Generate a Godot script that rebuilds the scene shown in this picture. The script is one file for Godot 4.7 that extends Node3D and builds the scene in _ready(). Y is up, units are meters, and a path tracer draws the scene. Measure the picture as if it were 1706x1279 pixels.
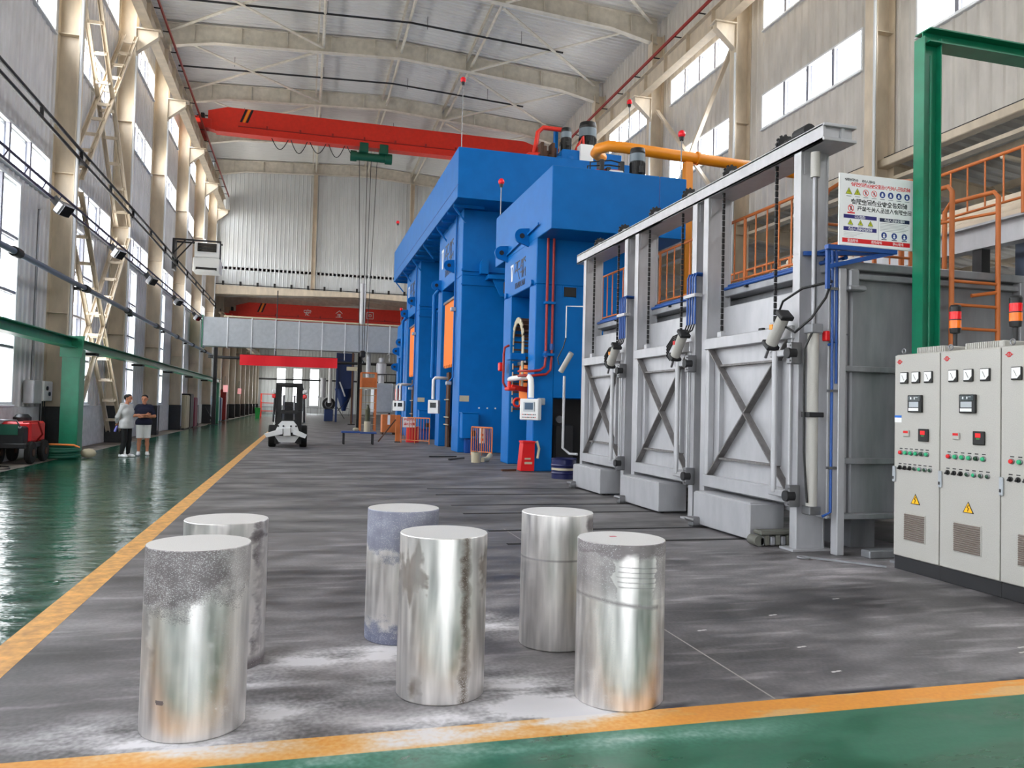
extends Node3D
# A forging workshop: six aluminium billets, three furnaces, blue presses, a crane. Units metres; the hall runs along -z.

class MB:
	# collects triangles in world coordinates; outward side is found from a hint
	var v := PackedVector3Array()
	var n := PackedVector3Array()
	var t := PackedVector2Array()
	func tri(a: Vector3, b: Vector3, c: Vector3, na: Vector3, nb: Vector3, nc: Vector3, ua := Vector2.ZERO, ub := Vector2.ZERO, uc := Vector2.ZERO) -> void:
		if (b - a).cross(c - a).dot(na + nb + nc) > 0.0:
			v.append(a); v.append(c); v.append(b)
			n.append(na); n.append(nc); n.append(nb)
			t.append(ua); t.append(uc); t.append(ub)
		else:
			v.append(a); v.append(b); v.append(c)
			n.append(na); n.append(nb); n.append(nc)
			t.append(ua); t.append(ub); t.append(uc)
	func poly(p: Array, hint: Vector3) -> void:
		var nn: Vector3 = (p[1] - p[0]).cross(p[2] - p[0]).normalized()
		if nn.dot(hint) < 0.0:
			nn = -nn
		for i in range(1, p.size() - 1):
			tri(p[0], p[i], p[i + 1], nn, nn, nn)
	func quad_uv(a: Vector3, b: Vector3, c: Vector3, d: Vector3, nn: Vector3) -> void:
		# a top left, b top right, c bottom right, d bottom left as read
		tri(a, b, c, nn, nn, nn, Vector2(0, 0), Vector2(1, 0), Vector2(1, 1))
		tri(a, c, d, nn, nn, nn, Vector2(0, 0), Vector2(1, 1), Vector2(0, 1))
	func obox(c: Vector3, b: Basis, s: Vector3, bev := 0.0) -> MB:
		var h := s * 0.5
		var e := minf(bev, minf(h.x, minf(h.y, h.z)) * 0.6)
		var ax := [b.x, b.y, b.z]
		var hh := [h.x, h.y, h.z]
		for k in 3:
			var i := (k + 1) % 3
			var j := (k + 2) % 3
			for sg in [-1.0, 1.0]:
				var o: Vector3 = c + ax[k] * hh[k] * sg
				var pi: Vector3 = ax[i] * (hh[i] - e)
				var pj: Vector3 = ax[j] * (hh[j] - e)
				poly([o - pi - pj, o + pi - pj, o + pi + pj, o - pi + pj], ax[k] * sg)
		if e > 0.0:
			for k in 3:
				var i := (k + 1) % 3
				var j := (k + 2) % 3
				for si in [-1.0, 1.0]:
					for sj in [-1.0, 1.0]:
						var l: Vector3 = ax[k] * (hh[k] - e)
						var q1: Vector3 = c + ax[i] * hh[i] * si + ax[j] * (hh[j] - e) * sj
						var q2: Vector3 = c + ax[i] * (hh[i] - e) * si + ax[j] * hh[j] * sj
						poly([q1 - l, q1 + l, q2 + l, q2 - l], ax[i] * si + ax[j] * sj)
			for sx in [-1.0, 1.0]:
				for sy in [-1.0, 1.0]:
					for sz in [-1.0, 1.0]:
						var X: Vector3 = b.x * sx
						var Y: Vector3 = b.y * sy
						var Z: Vector3 = b.z * sz
						poly([c + X * h.x + Y * (h.y - e) + Z * (h.z - e), c + X * (h.x - e) + Y * h.y + Z * (h.z - e), c + X * (h.x - e) + Y * (h.y - e) + Z * h.z], X + Y + Z)
		return self
	func box(x0: float, x1: float, y0: float, y1: float, z0: float, z1: float, bev := 0.0) -> MB:
		return obox(Vector3(x0 + x1, y0 + y1, z0 + z1) * 0.5, Basis(), Vector3(absf(x1 - x0), absf(y1 - y0), absf(z1 - z0)), bev)
	static func frame(d: Vector3, up := Vector3.UP) -> Basis:
		var z := d.normalized()
		var u := up if absf(z.dot(up)) < 0.98 else (Vector3.RIGHT if absf(z.x) < 0.9 else Vector3.BACK)
		var x := u.cross(z).normalized()
		return Basis(x, z.cross(x), z)
	func bar(p: Vector3, q: Vector3, w: float, h: float, bev := 0.0, up := Vector3.UP) -> MB:
		return obox((p + q) * 0.5, frame(q - p, up), Vector3(w, h, p.distance_to(q)), bev)
	func sect(p: Vector3, q: Vector3, prof: PackedVector2Array, up := Vector3.UP) -> MB:
		# a closed profile swept straight from p to q
		var f := frame(q - p, up)
		var m := prof.size()
		var area := 0.0
		for i in m:
			area += prof[i].cross(prof[(i + 1) % m])
		for i in m:
			var a := prof[i]
			var b := prof[(i + 1) % m]
			var e := (b - a)
			var o := Vector2(e.y, -e.x) * signf(area)
			var ra := f.x * a.x + f.y * a.y
			var rb := f.x * b.x + f.y * b.y
			poly([p + ra, p + rb, q + rb, q + ra], f.x * o.x + f.y * o.y)
		var idx := Geometry2D.triangulate_polygon(prof)
		for k in range(0, idx.size(), 3):
			var r := []
			for s in 3:
				r.append(f.x * prof[idx[k + s]].x + f.y * prof[idx[k + s]].y)
			poly([p + r[0], p + r[1], p + r[2]], -f.z)
			poly([q + r[0], q + r[1], q + r[2]], f.z)
		return self
	func ibeam(p: Vector3, q: Vector3, w: float, h: float, tf := 0.03, tw := 0.02, up := Vector3.UP) -> MB:
		var a := w / 2
		var b := h / 2
		var c := tw / 2
		return sect(p, q, PackedVector2Array([Vector2(-a, -b), Vector2(a, -b), Vector2(a, -b + tf), Vector2(c, -b + tf), Vector2(c, b - tf), Vector2(a, b - tf), Vector2(a, b), Vector2(-a, b), Vector2(-a, b - tf), Vector2(-c, b - tf), Vector2(-c, -b + tf), Vector2(-a, -b + tf)]), up)
	func chan(p: Vector3, q: Vector3, w: float, h: float, tk := 0.02, up := Vector3.UP) -> MB:
		var a := w / 2
		var b := h / 2
		return sect(p, q, PackedVector2Array([Vector2(-a, -b), Vector2(a, -b), Vector2(a, -b + tk), Vector2(-a + tk, -b + tk), Vector2(-a + tk, b - tk), Vector2(a, b - tk), Vector2(a, b), Vector2(-a, b)]), up)
	func tube(pts: Array, r: float, seg := 8, r2 := -1.0) -> MB:
		var m := pts.size()
		if m < 2:
			return self
		var f := frame(pts[1] - pts[0])
		var rings := []
		var nrms := []
		for i in m:
			var d: Vector3 = (pts[mini(i + 1, m - 1)] - pts[maxi(i - 1, 0)]).normalized()
			var x := (f.x - d * f.x.dot(d)).normalized()
			f = Basis(x, d.cross(x), d)
			var rr := r if r2 < 0.0 else lerpf(r, r2, float(i) / (m - 1))
			var ring := []
			var nr := []
			for k in seg:
				var a := TAU * k / seg
				var o := f.x * cos(a) + f.y * sin(a)
				ring.append(pts[i] + o * rr)
				nr.append(o)
			rings.append(ring)
			nrms.append(nr)
		for i in m - 1:
			for k in seg:
				var l := (k + 1) % seg
				tri(rings[i][k], rings[i][l], rings[i + 1][l], nrms[i][k], nrms[i][l], nrms[i + 1][l])
				tri(rings[i][k], rings[i + 1][l], rings[i + 1][k], nrms[i][k], nrms[i + 1][l], nrms[i + 1][k])
		poly(rings[0], pts[0] - pts[1])
		poly(rings[m - 1], pts[m - 1] - pts[m - 2])
		return self
	func cyl(p: Vector3, q: Vector3, r: float, seg := 16, r2 := -1.0) -> MB:
		return tube([p, q], r, seg, r2)
	func lathe(p: Vector3, axis: Vector3, prof: Array, seg := 24, uvs := false) -> MB:
		# prof: [radius, height] from one end to the other
		var f := frame(axis)
		var y0: float = prof[0][1]
		var y1: float = prof[prof.size() - 1][1]
		for i in prof.size() - 1:
			var ra: float = prof[i][0]
			var rb: float = prof[i + 1][0]
			var ha: float = prof[i][1]
			var hb: float = prof[i + 1][1]
			var pn := Vector2(hb - ha, ra - rb).normalized()
			for k in seg:
				var a := TAU * k / seg
				var b := TAU * (k + 1) / seg
				var oa := f.x * cos(a) + f.y * sin(a)
				var ob := f.x * cos(b) + f.y * sin(b)
				var na := oa * pn.x + f.z * pn.y
				var nb := ob * pn.x + f.z * pn.y
				var ua := Vector2(float(k) / seg, (ha - y0) / (y1 - y0))
				var ub := Vector2(float(k + 1) / seg, (ha - y0) / (y1 - y0))
				var uc := Vector2(float(k + 1) / seg, (hb - y0) / (y1 - y0))
				var ud := Vector2(float(k) / seg, (hb - y0) / (y1 - y0))
				var A := p + oa * ra + f.z * ha
				var B := p + ob * ra + f.z * ha
				var C := p + ob * rb + f.z * hb
				var D := p + oa * rb + f.z * hb
				if ra > 0.0:
					tri(A, B, C, na, nb, nb, ua, ub, uc)
				if rb > 0.0:
					tri(A, C, D, na, nb, na, ua, uc, ud)
		return self
	func prism(pts: Array, ext: Vector3) -> MB:
		# a flat polygon (any plane) given thickness ext
		var c := Vector3.ZERO
		for p in pts:
			c += p
		c /= pts.size()
		var nn: Vector3 = ext.normalized()
		var f := frame(nn)
		var flat := PackedVector2Array()
		for p in pts:
			flat.append(Vector2((p - c).dot(f.x), (p - c).dot(f.y)))
		var area := 0.0
		for i in flat.size():
			area += flat[i].cross(flat[(i + 1) % flat.size()])
		var idx := Geometry2D.triangulate_polygon(flat)
		for k in range(0, idx.size(), 3):
			poly([pts[idx[k]], pts[idx[k + 1]], pts[idx[k + 2]]], -nn)
			poly([pts[idx[k]] + ext, pts[idx[k + 1]] + ext, pts[idx[k + 2]] + ext], nn)
		for i in pts.size():
			var a: Vector3 = pts[i]
			var b: Vector3 = pts[(i + 1) % pts.size()]
			var o := (b - a).cross(nn) * signf(area)
			poly([a, b, b + ext, a + ext], o)
		return self
	func ring(c: Vector3, axis: Vector3, r: float, tr: float, seg := 20, ts := 6) -> MB:
		var f := frame(axis)
		for i in seg:
			for j in ts:
				var q := []
				for e in [[0, 0], [1, 0], [1, 1], [0, 1]]:
					var a: float = TAU * (i + e[0]) / seg
					var b: float = TAU * (j + e[1]) / ts
					var o := f.x * cos(a) + f.y * sin(a)
					var nn := o * cos(b) + f.z * sin(b)
					q.append(c + o * r + nn * tr)
					q.append(nn)
				tri(q[0], q[2], q[4], q[1], q[3], q[5])
				tri(q[0], q[4], q[6], q[1], q[5], q[7])
		return self
	func ball(c: Vector3, r: float, seg := 12, sy := 1.0) -> MB:
		for i in seg:
			for j in seg / 2:
				var q := []
				for e in [[0, 0], [1, 0], [1, 1], [0, 1]]:
					var a: float = TAU * (i + e[0]) / seg
					var b: float = PI * (j + e[1]) / (seg / 2) - PI / 2
					var o := Vector3(cos(a) * cos(b), sin(b), sin(a) * cos(b))
					q.append(c + Vector3(o.x, o.y * sy, o.z) * r)
					q.append(o)
				tri(q[0], q[2], q[4], q[1], q[3], q[5])
				tri(q[0], q[4], q[6], q[1], q[5], q[7])
		return self
	func corr(o: Vector3, u: Vector3, w: Vector3, nn: Vector3, pitch: float, depth: float, rib := 0.35) -> MB:
		# ribbed sheet: ribs run along w, step along u, stand out along nn; the foot of the rib at whole pitches from the world origin
		var L := u.length()
		var U := u / L
		var s0 := o.dot(U)
		var cuts := [[0.0, 0.0]]
		var k := floori(s0 / pitch)
		while k * pitch < s0 + L:
			for e in [[0.0, 0.0], [rib * 0.3, 1.0], [rib * 0.7, 1.0], [rib, 0.0]]:
				var s: float = (k + e[0]) * pitch - s0
				if s > 0.001 and s < L - 0.001:
					cuts.append([s, e[1] * depth])
			k += 1
		cuts.append([L, 0.0])
		for i in cuts.size() - 1:
			var a: Vector3 = o + U * cuts[i][0] + nn * cuts[i][1]
			var b: Vector3 = o + U * cuts[i + 1][0] + nn * cuts[i + 1][1]
			poly([a, b, b + w, a + w], nn)
		return self
	func mesh(off: Vector3) -> ArrayMesh:
		var vv := v.duplicate()
		if off != Vector3.ZERO:
			for i in vv.size():
				vv[i] -= off
		var arr := []
		arr.resize(Mesh.ARRAY_MAX)
		arr[Mesh.ARRAY_VERTEX] = vv
		arr[Mesh.ARRAY_NORMAL] = n
		arr[Mesh.ARRAY_TEX_UV] = t
		var am := ArrayMesh.new()
		am.add_surface_from_arrays(Mesh.PRIMITIVE_TRIANGLES, arr)
		return am

var used := {}
var mats := {}
var noise_tex := {}

func V(x: float, y: float, z: float) -> Vector3:
	return Vector3(x, y, z)

func numbered(called: String) -> String:
	used[called] = used.get(called, -1) + 1
	return called if used[called] == 0 else "%s_%03d" % [called, used[called]]

func tag(o: Node3D, label: String, category: String, group := "") -> Node3D:
	o.set_meta("label", label)
	o.set_meta("category", category)
	if group:
		o.set_meta("group", group)
	return o

func thing(called: String, label: String, category: String, at := Vector3.ZERO, group := "") -> Node3D:
	var o := Node3D.new()
	o.name = numbered(called)
	o.position = at
	add_child(o, true)
	tag(o, label, category, group)
	return o

func struct(called: String, at := Vector3.ZERO) -> Node3D:
	var o := Node3D.new()
	o.name = numbered(called)
	o.position = at
	add_child(o, true)
	o.set_meta("kind", "structure")
	return o

func where(o: Node) -> Vector3:
	var p := Vector3.ZERO
	while o is Node3D and o != self:
		p += o.position
		o = o.get_parent()
	return p

# one mesh of its own: a part under parent, or a whole thing when parent is the root
func put(called: String, b: MB, m: Material, parent: Node3D = self, at := Vector3.ZERO) -> MeshInstance3D:
	var o := MeshInstance3D.new()
	o.name = numbered(called) if parent == self else called
	o.position = at
	o.mesh = b.mesh(where(parent) + at)
	o.material_override = m
	o.cast_shadow = GeometryInstance3D.SHADOW_CASTING_SETTING_ON
	parent.add_child(o, true)
	return o

func one(called: String, b: MB, m: Material, label: String, category: String, group := "") -> MeshInstance3D:
	var c := Vector3.ZERO
	var lo := b.v[0]
	var hi := b.v[0]
	for p in b.v:
		lo = lo.min(p)
		hi = hi.max(p)
	c = Vector3((lo.x + hi.x) / 2, lo.y, (lo.z + hi.z) / 2)
	var o := put(called, b, m, self, c)
	tag(o, label, category, group)
	return o

func plate(called: String, b: MB, m: Material, parent: Node3D = self) -> MeshInstance3D:
	var o := put(called, b, m, parent)
	if parent == self:
		o.set_meta("kind", "structure")
	return o

func copy(o: Node3D, label: String, move: Vector3, group := "") -> Node3D:
	var c: Node3D = o.duplicate()
	var base := String(o.name)
	var rx := RegEx.create_from_string("_\\d+$")
	c.name = numbered(rx.sub(base, ""))
	add_child(c, true)
	c.position = o.position + move
	c.set_meta("label", label)
	if group:
		c.set_meta("group", group)
	return c

func noise(key: String, freq: float, lo: float, hi: float, size := 512, seed_ := 1, octaves := 4, gain := 0.55, type := FastNoiseLite.TYPE_SIMPLEX_SMOOTH) -> NoiseTexture2D:
	if noise_tex.has(key):
		return noise_tex[key]
	var f := FastNoiseLite.new()
	f.seed = seed_
	f.noise_type = type
	f.frequency = freq
	f.fractal_octaves = octaves
	f.fractal_gain = gain
	var r := Gradient.new()
	r.set_color(0, Color(lo, lo, lo))
	r.set_color(1, Color(hi, hi, hi))
	var t := NoiseTexture2D.new()
	t.width = size
	t.height = size
	t.seamless = true
	t.noise = f
	t.color_ramp = r
	noise_tex[key] = t
	return t

# a plain paint, with optional grime: tex = which noise, sc = repeats per metre
func M(key: String, c := Color.WHITE, rough := 0.5, metal := 0.0, tex := "", sc := Vector3(0.5, 0.5, 0.5), rtex := "") -> StandardMaterial3D:
	if mats.has(key):
		return mats[key]
	var m := StandardMaterial3D.new()
	m.resource_name = key
	m.albedo_color = c
	m.roughness = rough
	m.metallic = metal
	if tex:
		m.albedo_texture = noise_tex[tex]
		m.uv1_triplanar = true
		m.uv1_world_triplanar = true
		m.uv1_scale = sc
	if rtex:
		m.roughness_texture = noise_tex[rtex]
		m.uv1_triplanar = true
		m.uv1_world_triplanar = true
		m.uv1_scale = sc
	m.cull_mode = BaseMaterial3D.CULL_DISABLED
	mats[key] = m
	return m

const BAYS := [10.7, 3.6, -3.5, -10.6, -17.7, -24.8, -31.9, -39.0, -46.1, -53.2, -60.3]
const XL := -7.1      # inner face of the left wall sheet
const XR := 15.15     # inner face of the right wall sheet
const ZF := -60.5     # gable between the tall hall and the low hall
const ZB := 10.7      # wall behind the camera
const DAY := 2.6      # brightness of the overcast daylight in the windows

func setup() -> void:
	var cam := Camera3D.new()
	cam.name = "camera"
	var y := deg_to_rad(14.93)
	var p := deg_to_rad(1.775)
	var r := deg_to_rad(1.404)
	var F := Vector3(sin(y) * cos(p), sin(p), -cos(y) * cos(p))
	var R := Vector3(cos(y), 0, sin(y))
	var U := R.cross(F)
	cam.transform = Transform3D(Basis(R * cos(r) + U * sin(r), U * cos(r) - R * sin(r), -F), Vector3(0, 1.62, 0))
	cam.fov = rad_to_deg(2.0 * atan(639.5 / 1300.4))
	cam.near = 0.05
	cam.far = 400.0
	add_child(cam)
	cam.current = true
	var sky := ProceduralSkyMaterial.new()
	sky.sky_top_color = Color(0.86, 0.92, 1.0)
	sky.sky_horizon_color = Color(0.97, 0.98, 1.0)
	sky.ground_bottom_color = Color(0.62, 0.62, 0.58)
	sky.ground_horizon_color = Color(0.8, 0.8, 0.78)
	sky.sky_energy_multiplier = 3.0
	sky.ground_energy_multiplier = 1.5
	var env := Environment.new()
	env.background_mode = Environment.BG_SKY
	env.sky = Sky.new()
	env.sky.sky_material = sky
	env.tonemap_mode = Environment.TONE_MAPPER_LINEAR
	env.tonemap_exposure = 0.95
	env.sdfgi_enabled = true
	env.ssao_enabled = true
	env.ssil_enabled = true
	var we := WorldEnvironment.new()
	we.name = "environment"
	we.environment = env
	add_child(we)

# daylight entering through one window opening: an area light the size of the opening, just inside the glass, facing dir
func daylight(c: Vector3, dir: Vector3, w: float, h: float, k := 1.0) -> void:
	var l := AreaLight3D.new()
	l.name = numbered("window_daylight")
	l.area_size = Vector2(w, h)
	l.area_normalize_energy = false
	l.light_energy = DAY * k
	l.light_color = Color(1.0, 0.985, 0.955)
	l.area_range = 120.0
	l.area_attenuation = 2.0
	l.shadow_enabled = true
	add_child(l)
	l.transform = Transform3D(Basis.looking_at(dir, Vector3.UP), c + dir * 0.02)

func materials() -> void:
	noise("grime", 0.012, 0.86, 1.0, 512, 3, 5)
	noise("mottle", 0.02, 0.7, 1.0, 512, 7, 5, 0.6)
	noise("soft", 0.012, 0.93, 1.0, 512, 15, 4)
	noise("fine", 0.09, 0.9, 1.0, 512, 9, 3)
	noise("rough", 0.02, 0.55, 1.0, 512, 12, 5, 0.6)
	noise("concrete", 0.006, 0.45, 1.0, 1024, 21, 6, 0.55)
	noise("wet", 0.008, 0.25, 1.0, 1024, 31, 5, 0.6)
	var g := "grime"
	M("cream", Color(0.87, 0.81, 0.72), 0.45, 0.0, g, V(0.3, 0.12, 0.3))
	M("cream_roof", Color(0.86, 0.83, 0.77), 0.5, 0.0, g, V(0.3, 0.3, 0.3))
	M("sheet", Color(0.82, 0.81, 0.81), 0.42, 0.0, g, V(0.25, 0.08, 0.25))
	M("sheet_warm", Color(0.82, 0.80, 0.77), 0.42, 0.0, g, V(0.25, 0.08, 0.25))
	M("roof", Color(0.86, 0.855, 0.84), 0.42, 0.0, "soft", V(0.06, 0.2, 0.3))
	M("gable", Color(0.80, 0.81, 0.81), 0.45, 0.0, "soft", V(0.2, 0.06, 0.2))
	M("frame_white", Color(0.85, 0.86, 0.87), 0.4)
	M("dado", Color(0.17, 0.175, 0.19), 0.6, 0.0, "mottle")
	M("plinth_white", Color(0.82, 0.82, 0.82), 0.6, 0.0, g)
	M("crane_red", Color(0.88, 0.19, 0.12), 0.4, 0.0, "soft")
	M("banner_red", Color(0.86, 0.03, 0.11), 0.7)
	M("black", Color(0.035, 0.035, 0.04), 0.5)
	M("dark", Color(0.10, 0.10, 0.11), 0.55)
	M("rubber", Color(0.05, 0.05, 0.05), 0.8)
	M("green", Color(0.03, 0.50, 0.36), 0.4, 0.0, g)
	M("hoist_green", Color(0.03, 0.32, 0.24), 0.5)
	M("galv", Color(0.68, 0.70, 0.72), 0.38, 0.4, "soft", V(0.5, 0.5, 0.5))
	M("silver", Color(0.70, 0.70, 0.71), 0.42, 0.35, "soft", V(0.7, 0.3, 0.7))
	M("silver_dark", Color(0.57, 0.575, 0.59), 0.42, 0.35, "grime", V(0.8, 0.15, 0.8))
	M("blue", Color(0.0, 0.405, 0.70), 0.45, 0.0, "soft", V(0.2, 0.2, 0.2))
	M("blue_pipe", Color(0.05, 0.27, 0.55), 0.4)
	M("orange", Color(0.80, 0.44, 0.20), 0.5, 0.0, "soft")
	M("curtain", Color(0.93, 0.53, 0.25), 0.75)
	M("yellow_pipe", Color(0.92, 0.56, 0.07), 0.4)
	M("red_pipe", Color(0.60, 0.12, 0.10), 0.4)
	M("red", Color(0.80, 0.05, 0.07), 0.4)
	M("white", Color(0.88, 0.88, 0.87), 0.4)
	M("cabinet", Color(0.70, 0.69, 0.66), 0.4, 0.0, "fine", V(2, 2, 2))
	M("steel", Color(0.55, 0.55, 0.56), 0.35, 0.8, g)
	M("rust", Color(0.36, 0.24, 0.17), 0.8, 0.0, "mottle", V(2, 2, 2))
	M("glass_dark", Color(0.05, 0.06, 0.07), 0.1)
	M("concrete_line", Color(0.12, 0.115, 0.115), 0.8)
	M("foam", Color(0.72, 0.68, 0.58), 0.8)
	M("blue").metallic_specular = 0.3
	var gl := M("glass", Color(0.9, 0.95, 0.95, 0.12), 0.05)
	gl.transparency = BaseMaterial3D.TRANSPARENCY_ALPHA
	var f := M("floor_grey", Color(0.52, 0.505, 0.505), 0.8, 0.0, "concrete", V(0.07, 0.2, 0.16), "")
	f.roughness_texture = noise_tex["rough"]
	var e := M("floor_green", Color(0.08, 0.33, 0.25), 0.26, 0.0, "mottle", V(0.16, 0.16, 0.3))
	e.roughness_texture = noise_tex["wet"]
	e.heightmap_enabled = true
	e.heightmap_texture = noise_tex["wet"]
	e.heightmap_scale = 1.2
	M("floor_edge", Color(0.60, 0.55, 0.50), 0.7, 0.0, "concrete", V(0.2, 0.2, 0.3))
	M("floor_yellow", Color(0.95, 0.69, 0.33), 0.5, 0.0, "mottle", V(0.6, 0.6, 0.6))

# a rectangle of ribbed wall sheet between z0 > z1 on the plane x, ribs standing out along nx
func sheet_x(b: MB, x: float, nx: float, z0: float, z1: float, y0: float, y1: float) -> void:
	if absf(z0 - z1) < 0.02 or y1 - y0 < 0.02:
		return
	b.corr(V(x, y0, z0), V(0, 0, z1 - z0), V(0, y1 - y0, 0), V(nx, 0, 0), 0.36, 0.035)

# window in a side wall: frame bars, panes, mullions; the pane and its light stand in the opening
func side_window(n: int, x: float, nx: float, z0: float, z1: float, y0: float, y1: float, panes: int, rows := 1, k := 1.0) -> void:
	var w := struct("window_%d" % n, V(x, y0, (z0 + z1) / 2))
	var b := MB.new()
	var t := 0.07
	for e in [[y0, y0 + t], [y1 - t, y1]]:
		b.box(x - nx * 0.1, x + nx * 0.06, e[0], e[1], z0, z1, 0.01)
	for e in [[z0, z0 - t], [z1 + t, z1]]:
		b.box(x - nx * 0.1, x + nx * 0.06, y0 + t, y1 - t, e[0], e[1], 0.01)
	put("frame", b, M("frame_white"), w)
	b = MB.new().box(x - nx * 0.05, x + nx * 0.11, y0 - 0.05, y0, z0, z1, 0.01)
	put("sill", b, M("frame_white"), w)
	for i in panes:
		var a := lerpf(z0 - t, z1 + t, float(i) / panes)
		var c := lerpf(z0 - t, z1 + t, float(i + 1) / panes)
		for j in rows:
			var ya := lerpf(y0 + t, y1 - t, float(j) / rows)
			var yb := lerpf(y0 + t, y1 - t, float(j + 1) / rows)
			put("pane", MB.new().box(x - nx * 0.07, x - nx * 0.062, ya, yb, a - 0.002, c + 0.002), M("glass"), w)
		if i > 0:
			put("mullion", MB.new().box(x - nx * 0.08, x + nx * 0.045, y0 + t, y1 - t, a - 0.06, a + 0.06), M("mullion_grey", Color(0.50, 0.50, 0.54), 0.5), w)
	for j in range(1, rows):
		var yy := lerpf(y0 + t, y1 - t, float(j) / rows)
		put("transom", MB.new().box(x - nx * 0.08, x + nx * 0.04, yy - 0.035, yy + 0.035, z0 - t, z1 + t), M("mullion_grey", Color(0.50, 0.50, 0.54), 0.5), w)
	daylight(V(x - nx * 0.055, (y0 + y1) / 2, (z0 + z1) / 2), V(nx, 0, 0), absf(z1 - z0) - 0.14, y1 - y0 - 0.14, k)

func shell() -> void:
	# floors: grey working aisle, green painted lanes, worn strip by the left wall, yellow lines
	var X0 := -1.85
	var X1 := -1.63
	plate("floor", MB.new().box(X1, 30, -0.2, 0, -10.2, -130).box(7.4, 30, -0.2, 0, -3.95, -10.2), M("floor_grey"))
	plate("floor_green_lane", MB.new().box(-6.15, X0, -0.2, 0, -3.95, -130), M("floor_green"))
	plate("floor_green_front", MB.new().box(-7.6, 30, -0.2, 0, 10.9, -2.5).box(-7.6, -3.0, -0.2, 0, -2.5, -3.73).box(7.4, 30, -0.2, 0, -2.5, -3.73), M("floor_green"))
	plate("floor_wall_strip", MB.new().box(-7.6, -6.15, -0.2, 0, -3.95, -130), M("floor_edge"))
	plate("trim_yellow_line_long", MB.new().box(X0, X1, -0.2, 0, -3.95, -130), M("floor_yellow"))
	plate("trim_yellow_line_cross", MB.new().box(-7.6, -3.0, -0.2, 0, -3.73, -3.95).box(7.4, 30, -0.2, 0, -3.73, -3.95), M("floor_yellow"))
	near_floor()
	# left wall, bay by bay
	var n := 1
	var wl := struct("wall_left", V(XL, 0, -30))
	var wr := struct("wall_right", V(XR, 0, -30))
	var back := MB.new()
	for i in BAYS.size() - 1:
		var za: float = BAYS[i] - 0.25
		var zb: float = BAYS[i + 1] + 0.25
		var rows := [[7.2, 8.3], [11.85, 13.05], [15.3, 16.5]]
		var b := MB.new()
		var wz0 := za - 0.25
		var wz1 := zb + 0.25
		var tz0: float = BAYS[i] - 2.0
		var tz1: float = BAYS[i] - 4.45
		var yy := 7.0
		b.corr(V(XL, 1.35, za), V(0, 0, tz0 - za), V(0, 5.65, 0), V(1, 0, 0), 0.36, 0.035)
		b.corr(V(XL, 1.35, tz1), V(0, 0, zb - tz1), V(0, 5.65, 0), V(1, 0, 0), 0.36, 0.035)
		for r in rows:
			sheet_x(b, XL, 1, za, zb, yy, r[0])
			sheet_x(b, XL, 1, za, wz0, r[0], r[1])
			sheet_x(b, XL, 1, wz1, zb, r[0], r[1])
			side_window(n, XL, 1, wz0, wz1, r[0], r[1], 4, 1, 0.8 if r[0] < 8.0 else 1.35)
			n += 1
			yy = r[1]
		sheet_x(b, XL, 1, za, zb, yy, 19.4)
		put("sheet_panel", b, M("sheet"), wl)
		side_window(n, XL, 1, tz0, tz1, 1.4, 7.0, 2, 4, 0.5)
		n += 1
		b = MB.new().box(XL - 0.1, XL + 0.06, 0, 1.35, za + 0.25, zb - 0.25, 0.01)
		put("plinth", b, M("plinth_white"), wl)
		# the back of the wall: solid round the openings
		for q in [[0.0, 1.4, 0], [1.4, 7.0, 2], [7.0, 7.2, 0], [7.2, 8.3, 1], [8.3, 11.85, 0], [11.85, 13.05, 1], [13.05, 15.3, 0], [15.3, 16.5, 1], [16.5, 19.6, 0]]:
			if q[2] == 0:
				back.box(XL - 0.25, XL - 0.02, q[0], q[1], BAYS[i], BAYS[i + 1])
			else:
				var s0: float = wz0 if q[2] == 1 else tz0
				var s1: float = wz1 if q[2] == 1 else tz1
				back.box(XL - 0.25, XL - 0.02, q[0], q[1], BAYS[i], s0)
				back.box(XL - 0.25, XL - 0.02, q[0], q[1], s1, BAYS[i + 1])
	put("outer_skin", back, M("sheet"), wl)
	# right wall: sheet above the open side bay
	back = MB.new()
	for i in BAYS.size() - 1:
		var za: float = BAYS[i] - 0.25
		var zb: float = BAYS[i + 1] + 0.25
		var wz0 := za - 0.75
		var wz1 := zb + 0.75
		var b := MB.new()
		var yy := 8.6
		for r in [[11.5, 12.75], [15.0, 16.15]]:
			sheet_x(b, XR, -1, za, zb, yy, r[0])
			sheet_x(b, XR, -1, za, wz0, r[0], r[1])
			sheet_x(b, XR, -1, wz1, zb, r[0], r[1])
			side_window(n, XR, -1, wz0, wz1, r[0], r[1], 4, 1, 1.2)
			n += 1
			yy = r[1]
		sheet_x(b, XR, -1, za, zb, yy, 19.4)
		put("sheet_panel", b, M("sheet_warm"), wr)
		for q in [[8.6, 11.5, 0], [11.5, 12.75, 1], [12.75, 15.0, 0], [15.0, 16.15, 1], [16.15, 19.6, 0]]:
			if q[2] == 0:
				back.box(XR + 0.02, XR + 0.25, q[0], q[1], BAYS[i], BAYS[i + 1])
			else:
				back.box(XR + 0.02, XR + 0.25, q[0], q[1], BAYS[i], wz0)
				back.box(XR + 0.02, XR + 0.25, q[0], q[1], wz1, BAYS[i + 1])
	put("outer_skin", back, M("sheet_warm"), wr)
	# roof deck: two slopes, ribs run down the slope
	var roof := struct("ceiling", V(4.2, 19.3, -25))
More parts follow.
